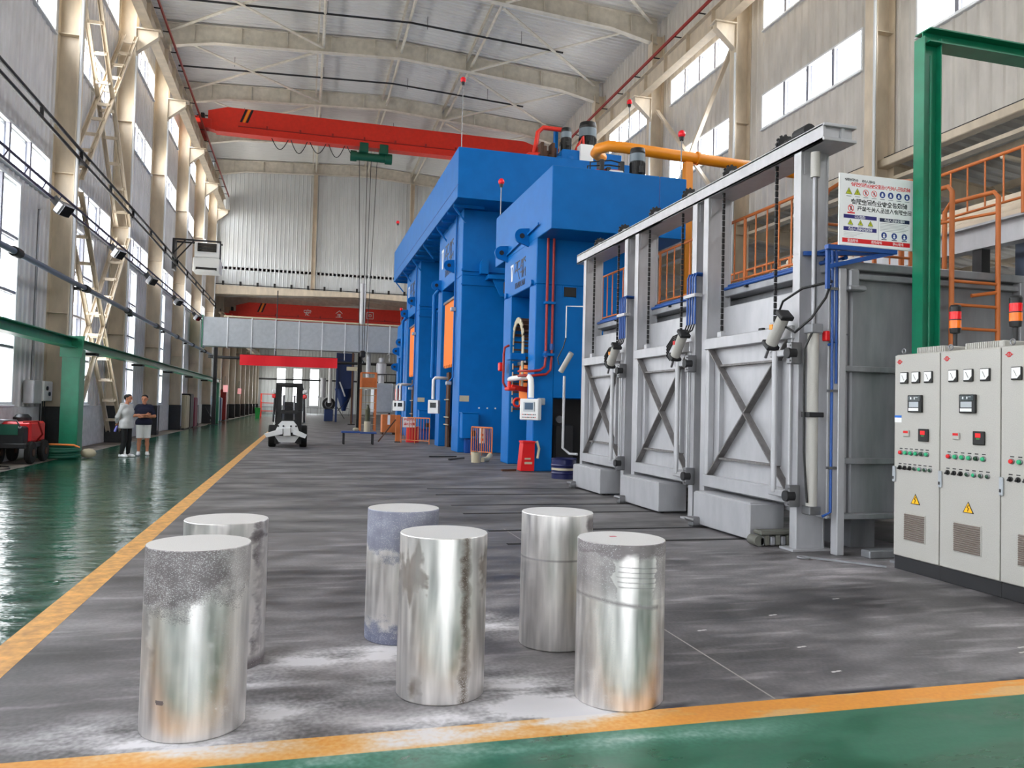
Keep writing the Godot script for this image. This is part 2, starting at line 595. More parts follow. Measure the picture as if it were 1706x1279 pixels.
	for s in [[-7.35, 4.2], [4.2, 15.4]]:
		var b := MB.new()
		var ya: float = 19.35 + (0.62 if s[0] > 0 else 0.0)
		var yb: float = 19.35 + (0.62 if s[0] < 0 else 0.0)
		b.corr(V(s[0], ya, ZB), V(0, 0, ZF - ZB), V(s[1] - s[0], yb - ya, 0), V(0, -1, 0), 0.3, 0.085)
		put("deck", b, M("roof"), roof)
		b = MB.new().prism([V(s[0], ya + 0.06, ZB), V(s[1], yb + 0.06, ZB), V(s[1], yb + 0.3, ZB), V(s[0], ya + 0.3, ZB)], V(0, 0, ZF - ZB - 0.3))
		put("roof_insulation", b, M("sheet"), roof)
	# gable wall above the low hall, and the end of the low hall
	var gab := struct("wall_gable", V(4, 9.5, ZF))
	for s in [[-7.1, 0.4], [0.4, 7.7], [7.7, 15.2]]:
		var b := MB.new()
		b.corr(V(s[0], 10.0, ZF), V(s[1] - s[0], 0, 0), V(0, 10.2, 0), V(0, 0, 1), 0.3, 0.03)
		put("sheet_panel", b, M("gable"), gab)
	put("outer_skin", MB.new().box(-7.4, 15.4, 10.0, 20.2, ZF - 0.3, ZF - 0.03), M("gable"), gab)
	low_hall()
	back_of_hall()
	side_bay(n)

func low_hall() -> void:
	var z1 := -128.0
	var c := struct("ceiling_low_hall", V(4, 10.5, -90))
	for s in [[-7.35, 4.2], [4.2, 15.4]]:
		var b := MB.new()
		var ya: float = 10.6 + (0.6 if s[0] > 0 else 0.0)
		var yb: float = 10.6 + (0.6 if s[0] < 0 else 0.0)
		b.corr(V(s[0], ya, ZF), V(0, 0, z1 - ZF), V(s[1] - s[0], yb - ya, 0), V(0, -1, 0), 0.5, 0.06)
		put("deck", b, M("roof"), c)
	put("roof_insulation", MB.new().box(-7.4, 15.4, 11.3, 11.5, ZF, z1 - 0.2), M("sheet"), c)
	var w := struct("wall_left_low_hall", V(XL, 0, -90))
	var k := 80
	for i in 10:
		var za := -60.3 - i * 6.8
		var b := MB.new()
		var t0 := za - 2.2
		var t1 := za - 4.2
		sheet_x(b, XL, 1, za, t0, 1.3, 11.2)
		sheet_x(b, XL, 1, t1, za - 6.8, 1.3, 11.2)
		sheet_x(b, XL, 1, t0, t1, 6.5, 11.2)
		put("sheet_panel", b, M("sheet"), w)
		put("plinth", MB.new().box(XL - 0.2, XL + 0.06, 0, 1.3, za, za - 6.8), M("dado"), w)
		side_window(k, XL, 1, t0, t1, 1.3, 6.5, 1, 4)
		k += 1
		b = MB.new().box(XL - 0.3, XL - 0.1, 1.3, 11.3, za, t0).box(XL - 0.3, XL - 0.1, 1.3, 11.3, t1, za - 6.8).box(XL - 0.3, XL - 0.1, 6.5, 11.3, t0, t1)
		put("outer_skin", b, M("sheet"), w)
	var e := struct("wall_end", V(4, 0, z1))
	var b := MB.new()
	var xs := [[-4.1, -2.85], [-1.6, -0.35], [0.95, 2.25]]
	var prev := -7.3
	for x in xs + [[15.4, 15.4]]:
		b.corr(V(prev, 0, z1), V(x[0] - prev, 0, 0), V(0, 11.4, 0), V(0, 0, 1), 0.5, 0.04)
		prev = x[1]
	for x in xs:
		b.corr(V(x[0], 7.0, z1), V(x[1] - x[0], 0, 0), V(0, 4.4, 0), V(0, 0, 1), 0.5, 0.04)
		b.box(x[0], x[1], 0, 1.2, z1 - 0.1, z1)
	put("sheet_panel", b, M("gable"), e)
	for x in xs:
		var wi := struct("window_%d" % k, V((x[0] + x[1]) / 2, 1.2, z1))
		k += 1
		for j in 4:
			put("pane", MB.new().box(x[0], x[1], 1.2 + j * 1.45, 1.2 + (j + 1) * 1.45, z1 - 0.12, z1 - 0.11), M("glass"), wi)
			put("transom", MB.new().box(x[0], x[1], 1.2 + j * 1.45 - 0.06, 1.2 + j * 1.45 + 0.06, z1 - 0.14, z1 + 0.03), M("frame_white"), wi)
		daylight(V((x[0] + x[1]) / 2, 4.1, z1 - 0.06), V(0, 0, 1), x[1] - x[0], 5.6)
	put("outer_skin", MB.new().box(-7.4, -4.1, 0, 11.5, z1 - 0.3, z1 - 0.05).box(2.25, 15.4, 0, 11.5, z1 - 0.3, z1 - 0.05).box(-2.85, -1.6, 0, 11.5, z1 - 0.3, z1 - 0.05).box(-0.35, 0.95, 0, 11.5, z1 - 0.3, z1 - 0.05), M("gable"), e)
	put("rail_band", MB.new().box(-7, 15, 5.15, 5.4, z1 + 0.05, z1 + 0.2), M("dark"), e)
	plate("wall_right_low_hall", MB.new().box(15.2, 15.4, 0, 11.5, ZF, z1), M("sheet"))

func back_of_hall() -> void:
	# behind the camera: a wall with the entrance gate standing open
	var e := struct("wall_back", V(4, 0, ZB))
	var b := MB.new()
	b.box(-7.4, -1.5, 0, 20.2, ZB, ZB + 0.25).box(2.7, 15.4, 0, 20.2, ZB, ZB + 0.25).box(-1.5, 2.7, 4.6, 20.2, ZB, ZB + 0.25)
	put("sheet_panel", b, M("sheet"), e)
	daylight(V(0.6, 2.3, ZB), V(0, 0, -1), 4.2, 4.6, 0.6)

func side_bay(n: int) -> void:
	# the lower bay beyond the right-hand columns
	var c := struct("ceiling_side_bay", V(22, 8, -20))
	var b := MB.new()
	b.corr(V(15.3, 8.9, ZB), V(0, 0, ZF - ZB), V(14.7, -1.7, 0), V(0, -1, 0), 0.42, 0.07)
	put("deck", b, M("roof"), c)
	put("roof_insulation", MB.new().prism([V(15.3, 9.0, ZB), V(30, 7.3, ZB), V(30, 7.5, ZB), V(15.3, 9.2, ZB)], V(0, 0, ZF - ZB)), M("sheet"), c)
	var w := struct("wall_side_bay", V(29.8, 0, -20))
	b = MB.new()
	for i in BAYS.size() - 1:
		var za: float = BAYS[i]
		var zb: float = BAYS[i + 1]
		sheet_x(b, 29.8, -1, za, zb, 0, 1.5)
		sheet_x(b, 29.8, -1, za, zb, 4.5, 7.6)
		sheet_x(b, 29.8, -1, za, za - 1.5, 1.5, 4.5)
		sheet_x(b, 29.8, -1, zb + 1.5, zb, 1.5, 4.5)
		b.box(29.82, 30, 0, 1.5, za, zb).box(29.82, 30, 4.5, 7.6, za, zb).box(29.82, 30, 1.5, 4.5, za, za - 1.5).box(29.82, 30, 1.5, 4.5, zb + 1.5, zb)
		side_window(n, 29.8, -1, za - 1.5, zb + 1.5, 1.5, 4.5, 3, 1, 0.25)
		n += 1
	put("sheet_panel", b, M("sheet_warm"), w)
	plate("wall_side_bay_front", MB.new().box(15.3, 30, 0, 9.2, ZB, ZB + 0.2), M("sheet_warm"))
	plate("wall_side_bay_far", MB.new().box(15.3, 30, 0, 9.2, ZF - 0.2, ZF), M("sheet_warm"))

const ORD := ["nearest", "second nearest", "third nearest", "fourth nearest", "fifth nearest", "sixth nearest", "seventh nearest", "eighth nearest", "ninth nearest", "tenth nearest"]

func column(x: float, side: float, z: float, label: String, group: String, top := 18.5) -> void:
	# side: +1 the column stands at the left wall and faces +x
	var t := thing("steel_column", label, "column", V(x, 0, z), group)
	var b := MB.new().ibeam(V(x, 0, z), V(x, top, z), 0.46, 0.6, 0.03, 0.02, V(1, 0, 0))
	put("shaft", b, M("cream"), t)
	b = MB.new().box(x - 0.36, x + 0.36, 0, 1.35, z - 0.29, z + 0.29, 0.02)
	put("painted_base", b, M("dado"), t)
	if top > 15.0:
		b = MB.new()
		var xi := x + side * 0.3
		b.prism([V(xi, 14.7, z - 0.14), V(xi + side * 0.75, 15.35, z - 0.14), V(xi + side * 0.75, 15.55, z - 0.14), V(xi, 15.55, z - 0.14)], V(0, 0, 0.28))
		b.box(xi, xi + side * 0.85, 15.55, 15.6, z - 0.24, z + 0.24)
		put("crane_bracket", b, M("cream"), t)
		b = MB.new().tube([V(x + side * 0.34, 0.2, z + 0.2), V(x + side * 0.34, 14.5, z + 0.2)], 0.04, 6)
		put("downpipe", b, M("frame_white"), t)
		for yy in [4.0, 8.0, 12.0]:
			put("web_stiffener", MB.new().box(x - 0.27, x + 0.27, yy, yy + 0.02, z - 0.2, z + 0.2), M("cream"), t)

func ladder_brace(a: Vector3, b: Vector3, label: String) -> void:
	# two channels joined by battens: a diagonal brace of the wall bracing
	var t := thing("bracing_ladder", label, "brace", a, "")
	var L := a.distance_to(b)
	var d := (b - a) / L
	for s in [-0.22, 0.22]:
		var o := V(s, 0, 0)
		put("chord", MB.new().chan(a + o, b + o, 0.08, 0.14, 0.012, V(1, 0, 0)), M("cream"), t)
	var k := 0.6
	while k < L - 0.3:
		var c := a + d * k
		put("batten", MB.new().bar(c - V(0.22, 0, 0), c + V(0.22, 0, 0), 0.06, 0.1), M("cream"), t)
		k += 0.95

func rafter(z: float, label: String) -> void:
	var t := thing("roof_rafter", label, "rafter", V(4.2, 18.5, z))
	for s in [-1.0, 1.0]:
		var xa: float = -6.8 if s < 0 else 14.85
		var xk: float = -4.6 if s < 0 else 12.6
		var pts := [V(xa, 18.1, z), V(xk, 18.55, z), V(4.2, 19.05, z), V(4.2, 19.85, z), V(xa, 19.22, z)]
		var bot := [V(xa, 18.1, z), V(xk, 18.55, z), V(4.2, 19.05, z)]
		var wp := []
		for p in pts:
			wp.append(p + V(0, 0, -0.01))
		put("web", MB.new().prism(wp, V(0, 0, 0.02)), M("cream_roof"), t)
		var b := MB.new()
		b.bar(bot[0], bot[1], 0.3, 0.03).bar(bot[1], bot[2], 0.3, 0.03)
		put("lower_flange", b, M("cream_roof"), t)
		put("upper_flange", MB.new().bar(pts[3], pts[4], 0.3, 0.03), M("cream_roof"), t)
		for k in 5:
			var f := 0.12 + k * 0.19
			var x := lerpf(xa, 4.2, f)
			var yb := lerpf(18.55, 19.05, clampf((x - xk) / (4.2 - xk), 0, 1))
			put("stiffener", MB.new().box(x - 0.015, x + 0.015, yb, lerpf(19.22, 19.85, f), z - 0.14, z + 0.14), M("cream_roof"), t)

func steelwork() -> void:
	# only what the camera can see is built: those nearer stand outside the picture
	for i in range(4, BAYS.size()):
		var z: float = BAYS[i]
		if i > 4:
			column(-6.8, 1.0, z, "cream steel column with dark base at the left wall, %s in view" % ORD[i - 5], "cream columns along the left wall")
		column(14.85, -1.0, z, "cream steel column between hall and side bay at right, %s in view" % ORD[i - 4], "cream columns along the right side")
		if i > 5:
			rafter(z, "cream tapered roof rafter spanning the hall, %s in view" % ORD[i - 6])
	for i in 9:
		var z := -67.1 - i * 6.8
		column(-6.8, 1.0, z, "short cream column of the low hall's left wall, %s beyond the gable" % ORD[i], "cream columns of the low far hall", 10.4)
	# gable posts and the beam under the gable wall
	for g in [[0.4, "middle", 19.3], [7.7, "right", 19.5]]:
		one("gable_post", MB.new().ibeam(V(g[0], 10.1, ZF + 0.2), V(g[0], g[2], ZF + 0.2), 0.3, 0.3, 0.02, 0.02, V(1, 0, 0)), M("cream"), "cream post on the upper gable wall, %s one of two" % g[1], "post", "gable posts")
	var t := thing("gable_beam", "long cream beam along the bottom of the far gable wall, dotted with clips", "beam", V(4, 9.55, ZF))
	put("girder", MB.new().prism([V(-7, 9.4, ZF - 0.1), V(4, 9.75, ZF - 0.1), V(15, 9.4, ZF - 0.1), V(15, 10.1, ZF - 0.1), V(-7, 10.1, ZF - 0.1)], V(0, 0, 0.35)), M("cream"), t)
	for k in 14:
		put("clip", MB.new().box(-6.0 + k * 1.2, -5.85 + k * 1.2, 10.1, 10.4, ZF + 0.15, ZF + 0.3), M("black"), t)
	put("cable", MB.new().tube([V(-6.5, 10.16, ZF + 0.27), V(14, 10.16, ZF + 0.27)], 0.03, 5), M("dark"), t)
	# rafters of the low hall and its braces
	for i in 4:
		var z := -62.5 - i * 6.8
		one("low_roof_rafter", MB.new().prism([V(-6.8, 9.5, z), V(4.2, 10.2, z), V(15, 9.5, z), V(15, 10.3, z), V(4.2, 10.9, z), V(-6.8, 10.3, z)], V(0, 0, 0.14)), M("cream_roof"), "cream roof rafter inside the low far hall, %s beyond the gable" % ORD[i], "rafter", "low hall rafters")
	for k in 5:
		var x := -6.6 + k * 3.4
		one("low_roof_brace", MB.new().bar(V(x, 9.9, -62.4), V(x + 5.0, 10.2, -69), 0.07, 0.07), M("cream_roof"), "cream diagonal brace under the low far hall's roof, %s from the left" % ["first", "second", "third", "fourth", "fifth"][k], "brace", "low hall roof braces")
	# long ties under the roof
	for g in [[0.4, 19.05, "left of the ridge"], [4.2, 19.35, "under the ridge"], [7.8, 19.1, "right of the ridge"]]:
		t = thing("roof_tie", "cream tie tube running the length of the roof %s" % g[2], "roof tie", V(g[0], g[1], -25))
		put("tube", MB.new().tube([V(g[0], g[1], 9), V(g[0], g[1], ZF)], 0.07, 8), M("cream_roof"), t)
		put("purlin", MB.new().chan(V(g[0] - 0.25, g[1] + 0.3, 9), V(g[0] - 0.25, g[1] + 0.3, ZF), 0.08, 0.22, 0.01), M("cream_roof"), t)
	for i in range(5, 9):
		var za: float = BAYS[i]
		var zb: float = BAYS[i + 1]
		for s in [[-6.5, 0.4, "left"], [7.8, 14.5, "right"]]:
			t = thing("roof_cross_brace", "crossed flat steel braces under the roof, %s side, %s bay in view" % [s[2], ORD[i - 5]], "brace", V(s[0], 18.8, za))
			put("brace_bar", MB.new().bar(V(s[0], 18.75, za - 0.2), V(s[1], 18.95, zb + 0.2), 0.15, 0.05), M("cream_roof"), t)
			put("brace_bar", MB.new().bar(V(s[1], 19.02, za - 0.2), V(s[0], 18.82, zb + 0.2), 0.15, 0.05), M("cream_roof"), t)
		t = thing("sprinkler_pipe", "thin dark pipe slung across beneath the roof, %s bay in view" % ORD[i - 5], "pipe", V(3, 19, (za + zb) / 2), "dark pipes across the roof")
		put("pipe", MB.new().tube([V(-6.7, 18.7, (za + zb) / 2), V(4.2, 19.2, (za + zb) / 2), V(11.6, 18.85, (za + zb) / 2)], 0.045, 6), M("dark"), t)
		for k in 4:
			put("hanger", MB.new().cyl(V(-4.0 + k * 4.5, 19.0, (za + zb) / 2), V(-4.0 + k * 4.5, 19.6, (za + zb) / 2), 0.012, 5), M("dark"), t)
	# wall bracing: two crossed pairs between the two columns before the gate post
	var za := -25.1
	var zb := -31.6
	ladder_brace(V(-6.68, 0.4, zb), V(-6.68, 7.6, za), "cream bracing ladder rising towards the camera, lower pair between the left wall columns")
	ladder_brace(V(-6.68, 0.4, za), V(-6.68, 7.6, zb), "cream bracing ladder rising away from the camera, lower pair between the left wall columns")
	ladder_brace(V(-6.68, 8.0, za), V(-6.68, 15.2, zb), "cream bracing ladder rising away from the camera, upper pair between the left wall columns")
	ladder_brace(V(-6.68, 8.0, zb), V(-6.68, 15.2, za), "cream bracing ladder rising towards the camera, upper pair between the left wall columns")
	t = thing("cross_brace", "crossed cream steel angles bracing the right wall in front of its windows", "brace", V(14.8, 8, -28))
	put("brace_bar", MB.new().bar(V(14.8, 8.7, za), V(14.8, 15, zb), 0.16, 0.1), M("cream"), t)
	put("brace_bar", MB.new().bar(V(14.7, 8.7, zb), V(14.7, 15, za), 0.16, 0.1), M("cream"), t)
	# crane runways
	for s in [[-6.1, -5.72, "left"], [14.15, 13.77, "right"]]:
		t = thing("crane_runway", "cream crane runway girder with a rail along the %s side" % s[2], "crane rail", V(s[0], 15.6, -25))
		put("girder", MB.new().ibeam(V(s[0], 16.0, 9), V(s[0], 16.0, ZF + 0.3), 0.36, 0.8, 0.03, 0.02), M("cream"), t)
		put("rail", MB.new().box(s[0] - 0.04, s[0] + 0.04, 16.4, 16.52, 9, ZF + 0.4), M("rust"), t)
		for k in 30:
			put("stiffener", MB.new().box(s[0] - 0.16, s[0] + 0.16, 15.63, 16.37, -2.0 - k * 1.95, -2.02 - k * 1.95), M("cream"), t)
		put("conductor_rail", MB.new().box(s[1] - 0.03, s[1] + 0.03, 16.5, 16.62, 9, ZF + 0.4), M("red_pipe"), t)
		var hb := MB.new()
		for k in 30:
			hb.box(minf(s[0], s[1]), maxf(s[0], s[1]), 16.46, 16.49, -2.5 - k * 1.95, -2.55 - k * 1.95)
		put("conductor_bracket", hb, M("dark"), t)
	for s in [[-6.1, "left"], [14.15, "right"]]:
		t = thing("crane_runway", "lower crane runway girder of the low far hall, %s side" % s[1], "crane rail", V(s[0], 7.5, -94))
		put("girder", MB.new().ibeam(V(s[0], 7.85, ZF - 0.5), V(s[0], 7.85, -127.8), 0.36, 0.7, 0.03, 0.02), M("cream"), t)
		put("rail", MB.new().box(s[0] - 0.04, s[0] + 0.04, 8.2, 8.32, ZF - 0.5, -127.8), M("rust"), t)
		for k in 9:
			var xa: float = -6.5 if s[0] < 0 else 13.9
			put("corbel", MB.new().box(xa, xa + (0.65 if s[0] < 0 else 1.3), 7.3, 7.5, -67.0 - k * 6.8, -67.2 - k * 6.8), M("cream"), t)
	# beams where the upper right wall ends above the side bay
	t = thing("eaves_beam", "cream beam under the upper right wall, over the open side bay", "beam", V(15, 8.2, -25))
	put("girder", MB.new().box(14.8, 15.1, 8.33, 8.55, 3, ZF + 0.4, 0.02), M("cream"), t)
	put("dark_flashing", MB.new().box(15.0, 15.3, 8.55, 8.66, 3, ZF + 0.4), M("dark"), t)
	put("lower_angle", MB.new().box(15.12, 15.4, 8.0, 8.1, 3, ZF + 0.4), M("cream"), t)
	for i in range(3, 7):
		var z: float = BAYS[i]
		t = thing("side_bay_rafter", "sloping steel rafter under the side bay's ribbed roof, %s to the camera" % ORD[i - 3], "rafter", V(15, 8, z))
		put("girder", MB.new().ibeam(V(15.3, 8.2, z), V(29.7, 6.6, z), 0.25, 0.6), M("cream"), t)
		one("bay_tie", MB.new().tube([V(15.12, 7.6, z - 3.5), V(29.8, 6.3, z - 3.5)], 0.06, 6), M("cream"), "slim tie bar crossing the side bay below its roof, %s to the camera" % ORD[i - 3], "tie bar", "tie bars of the side bay")
	for k in 7:
		one("side_bay_purlin", MB.new().box(16.6 + k * 2, 16.72 + k * 2, 8.25 - k * 0.235, 8.45 - k * 0.235, 3, ZF + 0.4), M("cream"), "cream purlin under the side bay's ribbed roof, %s to the hall columns" % ORD[k], "purlin", "side bay purlins")
	crane(-46.1, 0.0, "red overhead crane girder with black end stripes crossing high in the hall", true)
	crane(-68.0, -8.2, "red crane girder in the low far hall, seen above the silver duct", false)
	left_services()

func crane(z: float, dy: float, label: String, hoist: bool) -> void:
	var t := thing("overhead_crane", label, "crane", V(4, 16.6 + dy, z))
	var b := MB.new()
	var pts := []
	for p in [[-5.6, 16.75], [-5.2, 16.66], [13.3, 16.66], [13.7, 16.75], [13.7, 17.7], [12.6, 18.02], [-4.6, 18.02], [-5.6, 17.72]]:
		pts.append(V(p[0], p[1] + dy, z - 0.3))
	put("girder", b.prism(pts, V(0, 0, 0.6)), M("crane_red"), t)
	put("lower_flange", MB.new().box(-5.2, 13.3, 16.6 + dy, 16.66 + dy, z - 0.35, z + 0.35), M("crane_red"), t)
	for k in 3:
		var m := M("black") if k != 1 else M("yellow_pipe")
		var x := -3.75 + k * 0.16
		put("warning_stripe", MB.new().prism([V(x - 0.18, 17.25 + dy, z + 0.3), V(x - 0.06, 17.25 + dy, z + 0.3), V(x + 0.22, 18.0 + dy, z + 0.3), V(x + 0.1, 18.0 + dy, z + 0.3)], V(0, 0, 0.012)), m, t)
	for s in [-1.0, 1.0]:
		var x: float = -6.1 if s < 0 else 14.15
		b = MB.new().box(x - 0.3, x + 0.3, 16.55 + dy, 16.95 + dy, z - 1.5, z + 1.5, 0.04).box(minf(x, x - s * 0.7), maxf(x, x - s * 0.7), 16.75 + dy, 17.25 + dy, z - 0.35, z + 0.35, 0.03)
		var tr := put("end_carriage", b, M("crane_red"), t)
		for q in [-1.1, 1.1]:
			put("wheel", MB.new().cyl(V(x - 0.08, 16.64 + dy, z + q), V(x + 0.08, 16.64 + dy, z + q), 0.12, 12), M("dark"), tr)
		put("buffer_light", MB.new().box(x + s * -0.2 - 0.1, x - s * 0.2 + 0.1, 17.25 + dy, 17.6 + dy, z - 0.2, z + 0.2, 0.03), M("dark"), tr)
	put("cable_track", MB.new().box(-4.0, 13.0, 16.98 + dy, 17.02 + dy, z + 0.3, z + 0.36), M("red_pipe"), t)
	for k in 9:
		put("walkway_bracket", MB.new().box(-2.5 + k * 1.8, -2.4 + k * 1.8, 16.96 + dy, 17.16 + dy, z + 0.3, z + 0.37), M("red_pipe"), t)
	if not hoist:
		for k in 3:
			# the three safety characters on the girder: 安 全 and a box-shaped one, as built-up strokes
			glyph3("lettering", ["安", "全", "回"][k], V(0.1 + k * 2.6, 17.45 + dy, z + 0.31), 0.55, t)
		return
	b = MB.new()
	for k in 5:
		var pts2 := []
		for i in 9:
			var f := i / 8.0
			pts2.append(V(-2.2 + k * 1.05 + f * 0.9, 16.6 - sin(f * PI) * (0.6 + 0.12 * (k % 2)), z + 0.1))
		b.tube(pts2, 0.025, 5)
	put("festoon_cable", b, M("dark"), t)
	var h := thing("electric_hoist", "green electric hoist hanging beneath the red crane girder", "hoist", V(3.4, 15.9, z))
	put("drum", MB.new().cyl(V(2.4, 16.12, z), V(4.5, 16.12, z), 0.24, 18), M("hoist_green"), h)
	put("motor", MB.new().cyl(V(2.2, 16.12, z), V(2.55, 16.12, z), 0.31, 18), M("hoist_green"), h)
	put("gearbox", MB.new().cyl(V(4.2, 16.12, z), V(4.6, 16.12, z), 0.31, 18), M("hoist_green"), h)
	for x in [2.95, 4.1]:
		put("trolley", MB.new().box(x - 0.25, x + 0.25, 16.3, 16.85, z - 0.4, z + 0.4, 0.03), M("hoist_green"), h)
	for x in [2.72, 3.18, 3.4, 3.75]:
		put("rope", MB.new().cyl(V(x, 16.0, z + 0.05), V(lerpf(x, 3.25, 0.6), 4.7, z + 0.05), 0.02, 5), M("dark"), h)
	b = MB.new().box(3.08, 3.4, 4.35, 4.75, z - 0.1, z + 0.15, 0.06)
	put("hook_block", b, M("dark"), h)
	b = MB.new().tube([V(3.22, 4.4, z), V(3.22, 4.2, z), V(3.31, 4.1, z), V(3.29, 3.98, z), V(3.2, 3.94, z), V(3.12, 4.0, z)], 0.035, 6)
	put("hook", b, M("dark"), h)

func left_services() -> void:
	# twin dark pipes, the lamp rail, the air pipe: all fixed to the columns of the left wall
	var t := thing("twin_pipe_run", "pair of thin dark pipes on brackets, highest pipe run along the left wall", "pipes", V(-6.4, 8.4, -25))
	for y in [8.72, 8.45]:
		put("pipe", MB.new().tube([V(-6.4, y, 3), V(-6.4, y, -59.8)], 0.045, 8), M("dark"), t)
	for i in range(4, BAYS.size()):
		put("bracket", MB.new().box(-6.5, -6.35, 8.36, 8.42, BAYS[i] - 0.2, BAYS[i] + 0.2).box(-6.44, -6.36, 8.4, 8.76, BAYS[i] - 0.02, BAYS[i] + 0.02), M("dark"), t)
		put("bracket", MB.new().box(-6.44, -6.36, 8.42, 8.74, BAYS[i] - 3.57, BAYS[i] - 3.53), M("dark"), t)
	t = thing("lamp_rail", "slate-purple cable rail like a flat ladder carrying the floodlights on the left wall", "cable rail", V(-6.4, 6.7, -25))
	for y in [7.0, 6.74]:
		put("pipe", MB.new().tube([V(-6.4, y, 3), V(-6.4, y, -59.5)], 0.035, 8), M("lamp_rail", Color(0.22, 0.20, 0.30), 0.5), t)
	for k in 44:
		put("rung", MB.new().cyl(V(-6.4, 6.74, -2 - k * 1.3), V(-6.4, 7.0, -2.3 - k * 1.3), 0.016, 5), M("lamp_rail"), t)
	for i in 5:
		var z: float = [-22.4, -28.6, -34.6, -41.6, -48.9][i]
		var l := thing("floodlight", "grey floodlight aimed down from the rail on the left wall, %s to the camera" % ORD[i], "floodlight", V(-6.2, 6.4, z), "floodlights of the left wall")
		var bs := MB.frame(V(0.75, -0.6, 0.3))
		put("housing", MB.new().obox(V(-6.15, 6.48, z), bs, V(0.42, 0.34, 0.22), 0.04), M("steel"), l)
		put("lens", MB.new().obox(V(-6.15, 6.48, z) + bs.z * 0.115, bs, V(0.36, 0.28, 0.02)), M("glass_dark"), l)
		put("yoke", MB.new().bar(V(-6.4, 6.76, z), V(-6.2, 6.52, z), 0.05, 0.2), M("dark"), l)
	t = thing("air_pipe", "grey-blue air pipe with couplings, lowest pipe run along the left wall", "pipe", V(-6.4, 4.8, -25))
	put("pipe", MB.new().tube([V(-6.34, 4.85, 3), V(-6.34, 4.85, -59.5)], 0.075, 10), M("air_pipe", Color(0.36, 0.40, 0.47), 0.4), t)
	for k in 9:
		put("coupling", MB.new().cyl(V(-6.34, 4.85, -8.0 - k * 5.8), V(-6.34, 4.85, -8.35 - k * 5.8), 0.115, 10), M("dark"), t)
	for i in range(4, BAYS.size()):
		put("clamp", MB.new().box(-6.5, -6.3, 4.7, 4.78, BAYS[i] - 0.1, BAYS[i] + 0.1), M("dark"), t)
	# green gantry track on green posts
	t = thing("green_track_beam", "green track beam running the length of the left wall at door height", "beam", V(-6.15, 3.0, -30))
	put("girder", MB.new().ibeam(V(-6.15, 3.1, 3), V(-6.15, 3.1, -23.7), 0.34, 0.26, 0.025, 0.02), M("green"), t)
	put("girder", MB.new().ibeam(V(-6.15, 3.1, -23.9), V(-6.15, 3.1, -62), 0.34, 0.26, 0.025, 0.02), M("green"), t)
	for k in 6:
		put("wall_bracket", MB.new().box(-6.5, -6.1, 2.9, 2.98, -26.4 - k * 7.1, -26.0 - k * 7.1), M("dark"), t)
	t = thing("green_post", "stout green steel post holding up the track beam by the left wall", "post", V(-6.15, 0, -23.9))
	put("shaft", MB.new().ibeam(V(-6.15, 0, -23.9), V(-6.15, 2.95, -23.9), 0.5, 0.45, 0.025, 0.02, V(1, 0, 0)), M("green"), t)
	put("web_cover", MB.new().box(-6.36, -5.94, 0.02, 2.9, -23.66, -23.64), M("green"), t)
	put("base_plate", MB.new().box(-6.45, -5.85, 0, 0.03, -24.25, -23.55), M("green"), t)
	put("head_plate", MB.new().prism([V(-6.42, 2.72, -23.62), V(-5.88, 2.72, -23.62), V(-5.82, 3.3, -23.62), V(-6.42, 3.3, -23.62)], V(0, 0, 0.03)), M("green"), t)
	# far green post and the slim dark post before it
	one("far_green_post", MB.new().ibeam(V(-6.15, 0, -60.6), V(-6.15, 2.96, -60.6), 0.4, 0.4, 0.03, 0.02, V(1, 0, 0)), M("green"), "small far green post at the end of the track beam", "post")
	one("dark_post", MB.new().box(-5.95, -5.7, 0, 5.6, -56.2, -56.0, 0.02).box(-6.15, -5.5, 0, 0.05, -56.4, -55.8).bar(V(-5.8, 0.1, -56.1), V(-6.4, 1.2, -56.1), 0.1, 0.1), M("dark"), "slim dark post beneath the silver duct's left end", "post")
	# cabin-like air unit on a bracket
	t = thing("air_handler", "boxy white air handler with dark grille on a bracket high on the left wall", "air unit", V(-5.0, 8.1, -42.2))
	put("upper_casing", MB.new().box(-5.55, -4.35, 8.85, 9.62, -42.9, -42.0, 0.04), M("white"), t)
	put("lower_casing", MB.new().box(-5.6, -4.3, 8.1, 8.83, -42.95, -41.9, 0.05), M("white"), t)
	put("grille", MB.new().box(-5.4, -4.5, 9.15, 9.58, -42.0, -41.97, 0.01), M("glass_dark"), t)
	for k in 5:
		put("louvre", MB.new().box(-5.4, -4.5, 9.2 + k * 0.08, 9.215 + k * 0.08, -41.98, -41.95), M("dark"), t)
	put("outlet", MB.new().box(-5.45, -4.45, 8.2, 8.34, -41.9, -41.87, 0.01), M("black"), t)
	put("outlet_flap", MB.new().bar(V(-5.4, 8.16, -41.8), V(-4.5, 8.16, -41.8), 0.02, 0.1), M("white"), t)
	var b := MB.new()
	b.box(-6.6, -4.3, 9.68, 9.76, -42.2, -42.1).box(-6.6, -4.3, 9.68, 9.76, -42.9, -42.8).bar(V(-6.55, 8.5, -42.15), V(-5.6, 9.7, -42.15), 0.06, 0.06).bar(V(-6.55, 9.0, -42.15), V(-6.0, 9.7, -42.15), 0.06, 0.06).box(-4.36, -4.3, 8.7, 9.7, -42.2, -42.1).box(-6.6, -6.5, 8.2, 9.76, -42.9, -42.1)
	put("bracket", b, M("dark"), t)
	# electrical boxes by the post
	t = thing("switch_box", "pair-mounted grey switch box on the left wall behind the green post, nearer one", "switch box", V(-7.0, 1.43, -23.1), "wall switch boxes")
	put("case", MB.new().box(-7.05, -6.8, 1.43, 2.05, -22.9, -23.55, 0.02), M("silver"), t)
	put("conduit", MB.new().tube([V(-6.95, 2.05, -23.2), V(-6.95, 6.6, -23.2)], 0.03, 6), M("steel"), t)
